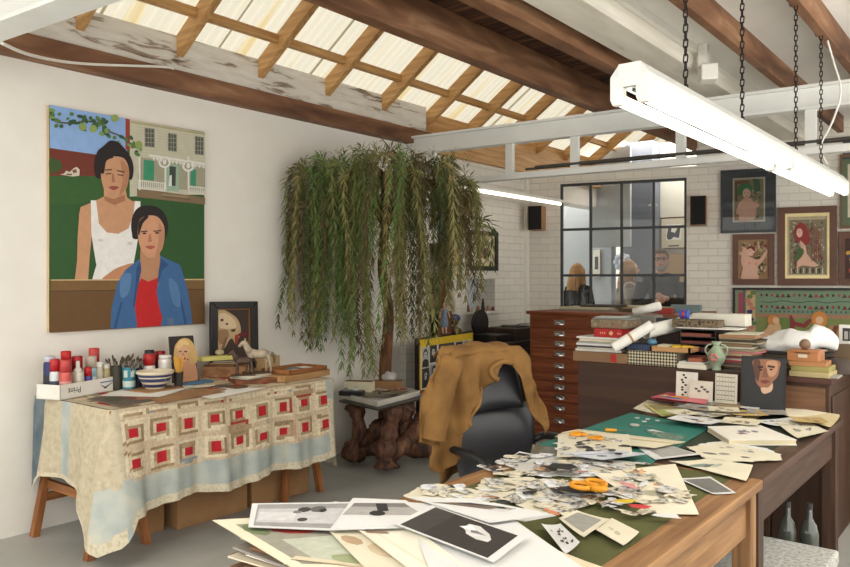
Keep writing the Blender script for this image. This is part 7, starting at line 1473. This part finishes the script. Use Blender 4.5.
def person(label, x, y, H, rz, skin, hairc, topc, legc, hair='short', glasses=False, beard=None, arms='down', longsleeve=True):
    t = thing('person', label, 'person', (x, y, 0), rz); M = RM(t) @ Matrix.Scale(H, 4)      # figure of height 1 facing -y
    b = MB(M); hz = .925
    b.ball((0, -.004, hz), (.044, .052, .066), 20); b.ball((0, -.022, hz-.028), (.034, .034, .038), 16)                 # skull and jaw
    b.tube([(0, -.050, hz+.012), (0, -.062, hz-.006), (0, -.058, hz-.012)], [.006, .010, .006], 8)                     # nose
    for s in (-1, 1): b.ball((s*.046, .004, hz), (.007, .012, .018), 8)
    b.tube([(0, .006, .82), (0, 0, .86), (0, -.004, .90)], [.036, .031, .031], 14)
    b.tube([(0, 0, .50), (0, .004, .56), (0, .004, .64), (0, .0, .72), (0, .002, .79), (0, .004, .825)], [.088, .080, .078, .092, .088, .045], 18, flat=.7)
    b.tube([(-.105, .004, .79), (0, .004, .80), (.105, .004, .79)], [.034, .045, .034], 12)
    for s in (-1, 1):
        b.tube([(s*.045, 0, .52), (s*.05, -.004, .40), (s*.052, 0, .28), (s*.054, .01, .16), (s*.055, .012, .04)], [.060, .050, .036, .034, .022], 12)
        b.tube([(s*.055, .02, .018), (s*.058, -.04, .016), (s*.06, -.085, .012)], [.022, .022, .014], 10)
    hands = []
    for s in (-1, 1):
        if arms == 'down': el, wr = (s*.145, .01, .62), (s*.14, -.04, .49)
        elif arms == 'chest': el, wr = (s*.150, .0, .635), (s*.030, -.135, .68+.01*s)
        else: el, wr = (s*.14, -.01, .64), (s*.10, -.14, .62)
        sh = (s*.108, .004, .785); b.tube([sh, tuple((Vector(sh)+Vector(el))/2+Vector((s*.004, 0, 0))), el], [.034, .031, .026], 12); b.tube([el, tuple((Vector(el)+Vector(wr))/2), wr], [.026, .023, .015], 12)
        e, w = Vector(el), Vector(wr); d = (w-e).normalized(); side = d.cross(Vector((0, -1, .3))).normalized(); up_ = side.cross(d).normalized()
        b.tube([w, w+d*.022, w+d*.045], [.015, .023, .020], 10, flat=.55)
        for q in range(4):
            o = side*(q-1.5)*.0105; L_ = [.040, .046, .043, .034][q]; p0 = w+d*.040+o; b.tube([p0, p0+d*L_*.5-up_*.004, p0+d*L_*.8-up_*.016], [.0056, .0052, .004], 6)
        p0 = w+d*.012+side*s*-.018; b.tube([p0, p0+side*s*-.014+d*.014, p0+side*s*-.016+d*.032], [.007, .006, .0045], 6)
        hands.append((e, w, sh))
    o = b.build('body', plain(skin, .55, var=.05), t, smooth=True); r = o.modifiers.new('skin', 'REMESH'); r.mode = 'VOXEL'; r.voxel_size = .008; r.use_smooth_shade = True
    c = MB(M); c.tube([(0, 0, .47), (0, .004, .54), (0, .004, .64), (0, 0, .72), (0, .002, .79), (0, .004, .835)], [.105, .096, .092, .104, .098, .042], 20, flat=.74); c.tube([(-.108, .004, .79), (0, .004, .805), (.108, .004, .79)], [.042, .052, .042], 12)
    for e, w, sh in hands:
        c.tube([sh, tuple((Vector(sh)+e)/2), tuple(e)], [.044, .040, .035], 12); c.tube([tuple(e), tuple(e.lerp(w, .5)), tuple(e.lerp(w, .92))], [.035, .030, .024], 12)
    o = c.build('jacket', textured('cloth%d' % topc[0], [(.3, tuple(int(q*.8) for q in topc)), (.7, topc)], (1, 1, 1), 9, .9, .2, 4), t, smooth=True); r = o.modifiers.new('cloth', 'REMESH'); r.mode = 'VOXEL'; r.voxel_size = .011; r.use_smooth_shade = True
    c = MB(M); c.tube([(0, 0, .56), (0, 0, .50)], [.086, .098], 18, flat=.74)
    for s in (-1, 1): c.tube([(s*.045, 0, .53), (s*.05, -.004, .40), (s*.052, 0, .28), (s*.054, .01, .06)], [.066, .058, .045, .040], 12)
    o = c.build('trousers', plain(legc, .9), t, smooth=True); r = o.modifiers.new('cloth', 'REMESH'); r.mode = 'VOXEL'; r.voxel_size = .011; r.use_smooth_shade = True
    for s in (-1, 1):
        c = MB(M); c.tube([(s*.055, .03, .02), (s*.058, -.04, .018), (s*.06, -.09, .014)], [.026, .027, .018], 10); c.build('shoe', plain((36, 32, 30), .5), t, smooth=True)
        e = MB(M); e.ball((s*.018, -.049, hz+.010), .0062, 8); e.build('eye', plain((40, 34, 32), .3), t, smooth=True)
    m = MB(M); m.tube([(-.014, -.0535, hz-.030), (0, -.057, hz-.029), (.014, -.0535, hz-.030)], [.002, .0042, .002], 6); m.build('mouth', plain((150, 84, 76), .5), t, smooth=True)
    if glasses:
        g = MB(M)
        for s in (-1, 1): g.tube([(s*.019+.014*math.cos(a), -.060, hz+.009+.010*math.sin(a)) for a in [2*PI*k/12 for k in range(13)]], .0022, 5, cap=False); g.tube([(s*.033, -.058, hz+.012), (s*.046, -.03, hz+.012), (s*.047, .005, hz+.008)], .0018, 5)
        g.tube([(-.005, -.061, hz+.012), (.005, -.061, hz+.012)], .002, 5); g.build('glasses', plain((40, 36, 34), .4), t)
    h = MB(M)
    h.ball((0, .010, hz+.022), (.050, .054, .055), 18)
    if hair == 'short': h.tube([(-.03, -.036, hz+.055), (0, -.044, hz+.062), (.03, -.036, hz+.055)], [.012, .016, .012], 8); h.ball((0, .024, hz-.01), (.046, .036, .05), 12)
    else:
        for k in range(26):
            a = -.25*PI+1.5*PI*k/25; hx_, hy_ = .048*math.cos(a), .050*math.sin(a)+.008; w_ = .006*math.sin(k*2.3)
            h.tube([(hx_*.9, hy_*.9, hz+.035), (hx_*1.1, hy_*1.1, hz-.02), (hx_*1.15+w_, hy_*1.25+.005, hz-.09), (hx_*1.25+w_, hy_*1.2+.012, hz-.15-.02*math.sin(k*1.7)), (hx_*1.2+w_*2, hy_*1.1+.014, hz-.2-.02*math.sin(k*2.9))], [.012, .012, .011, .009, .003], 6)
    h.build('hair', textured('hair%d' % hairc[0], [(.3, tuple(int(q*.75) for q in hairc)), (.7, hairc)], (4, 4, .5), 30, .6, .4, 4), t, smooth=True)
    if beard: d_ = MB(M); d_.ball((0, -.030, hz-.046), (.031, .026, .022), 12); d_.tube([(-.040, -.010, hz-.012), (-.032, -.028, hz-.044), (0, -.044, hz-.056), (.032, -.028, hz-.044), (.040, -.010, hz-.012)], .010, 8); d_.build('beard', plain(beard, .9, var=.2, scale=60), t, smooth=True)
    return t
def ppos(u, Y): p = atY(u, 300, Y); return p.x, p.y
x, y = ppos(661, 8.75); person('bearded person in glasses and dark jacket behind the window, hands raised at the chest', x, y, 1.87, .35, (190, 140, 116), (120, 90, 70), (52, 48, 44), (40, 40, 46), 'short', True, (150, 140, 132), 'chest')
x, y = ppos(630, 9.25); person('person with long fair hair and a pale top, turned towards the bearded person', x, y, 1.76, 2.0, (206, 160, 134), (170, 128, 90), (160, 150, 138), (60, 60, 70), 'long', False, None, 'front')
x, y = ppos(578, 9.1); person('person with long streaked blonde hair in a black top, seen from behind', x, y, 1.72, 2.75, (206, 160, 134), (176, 132, 82), (34, 32, 32), (40, 40, 46), 'long', False, None, 'front')
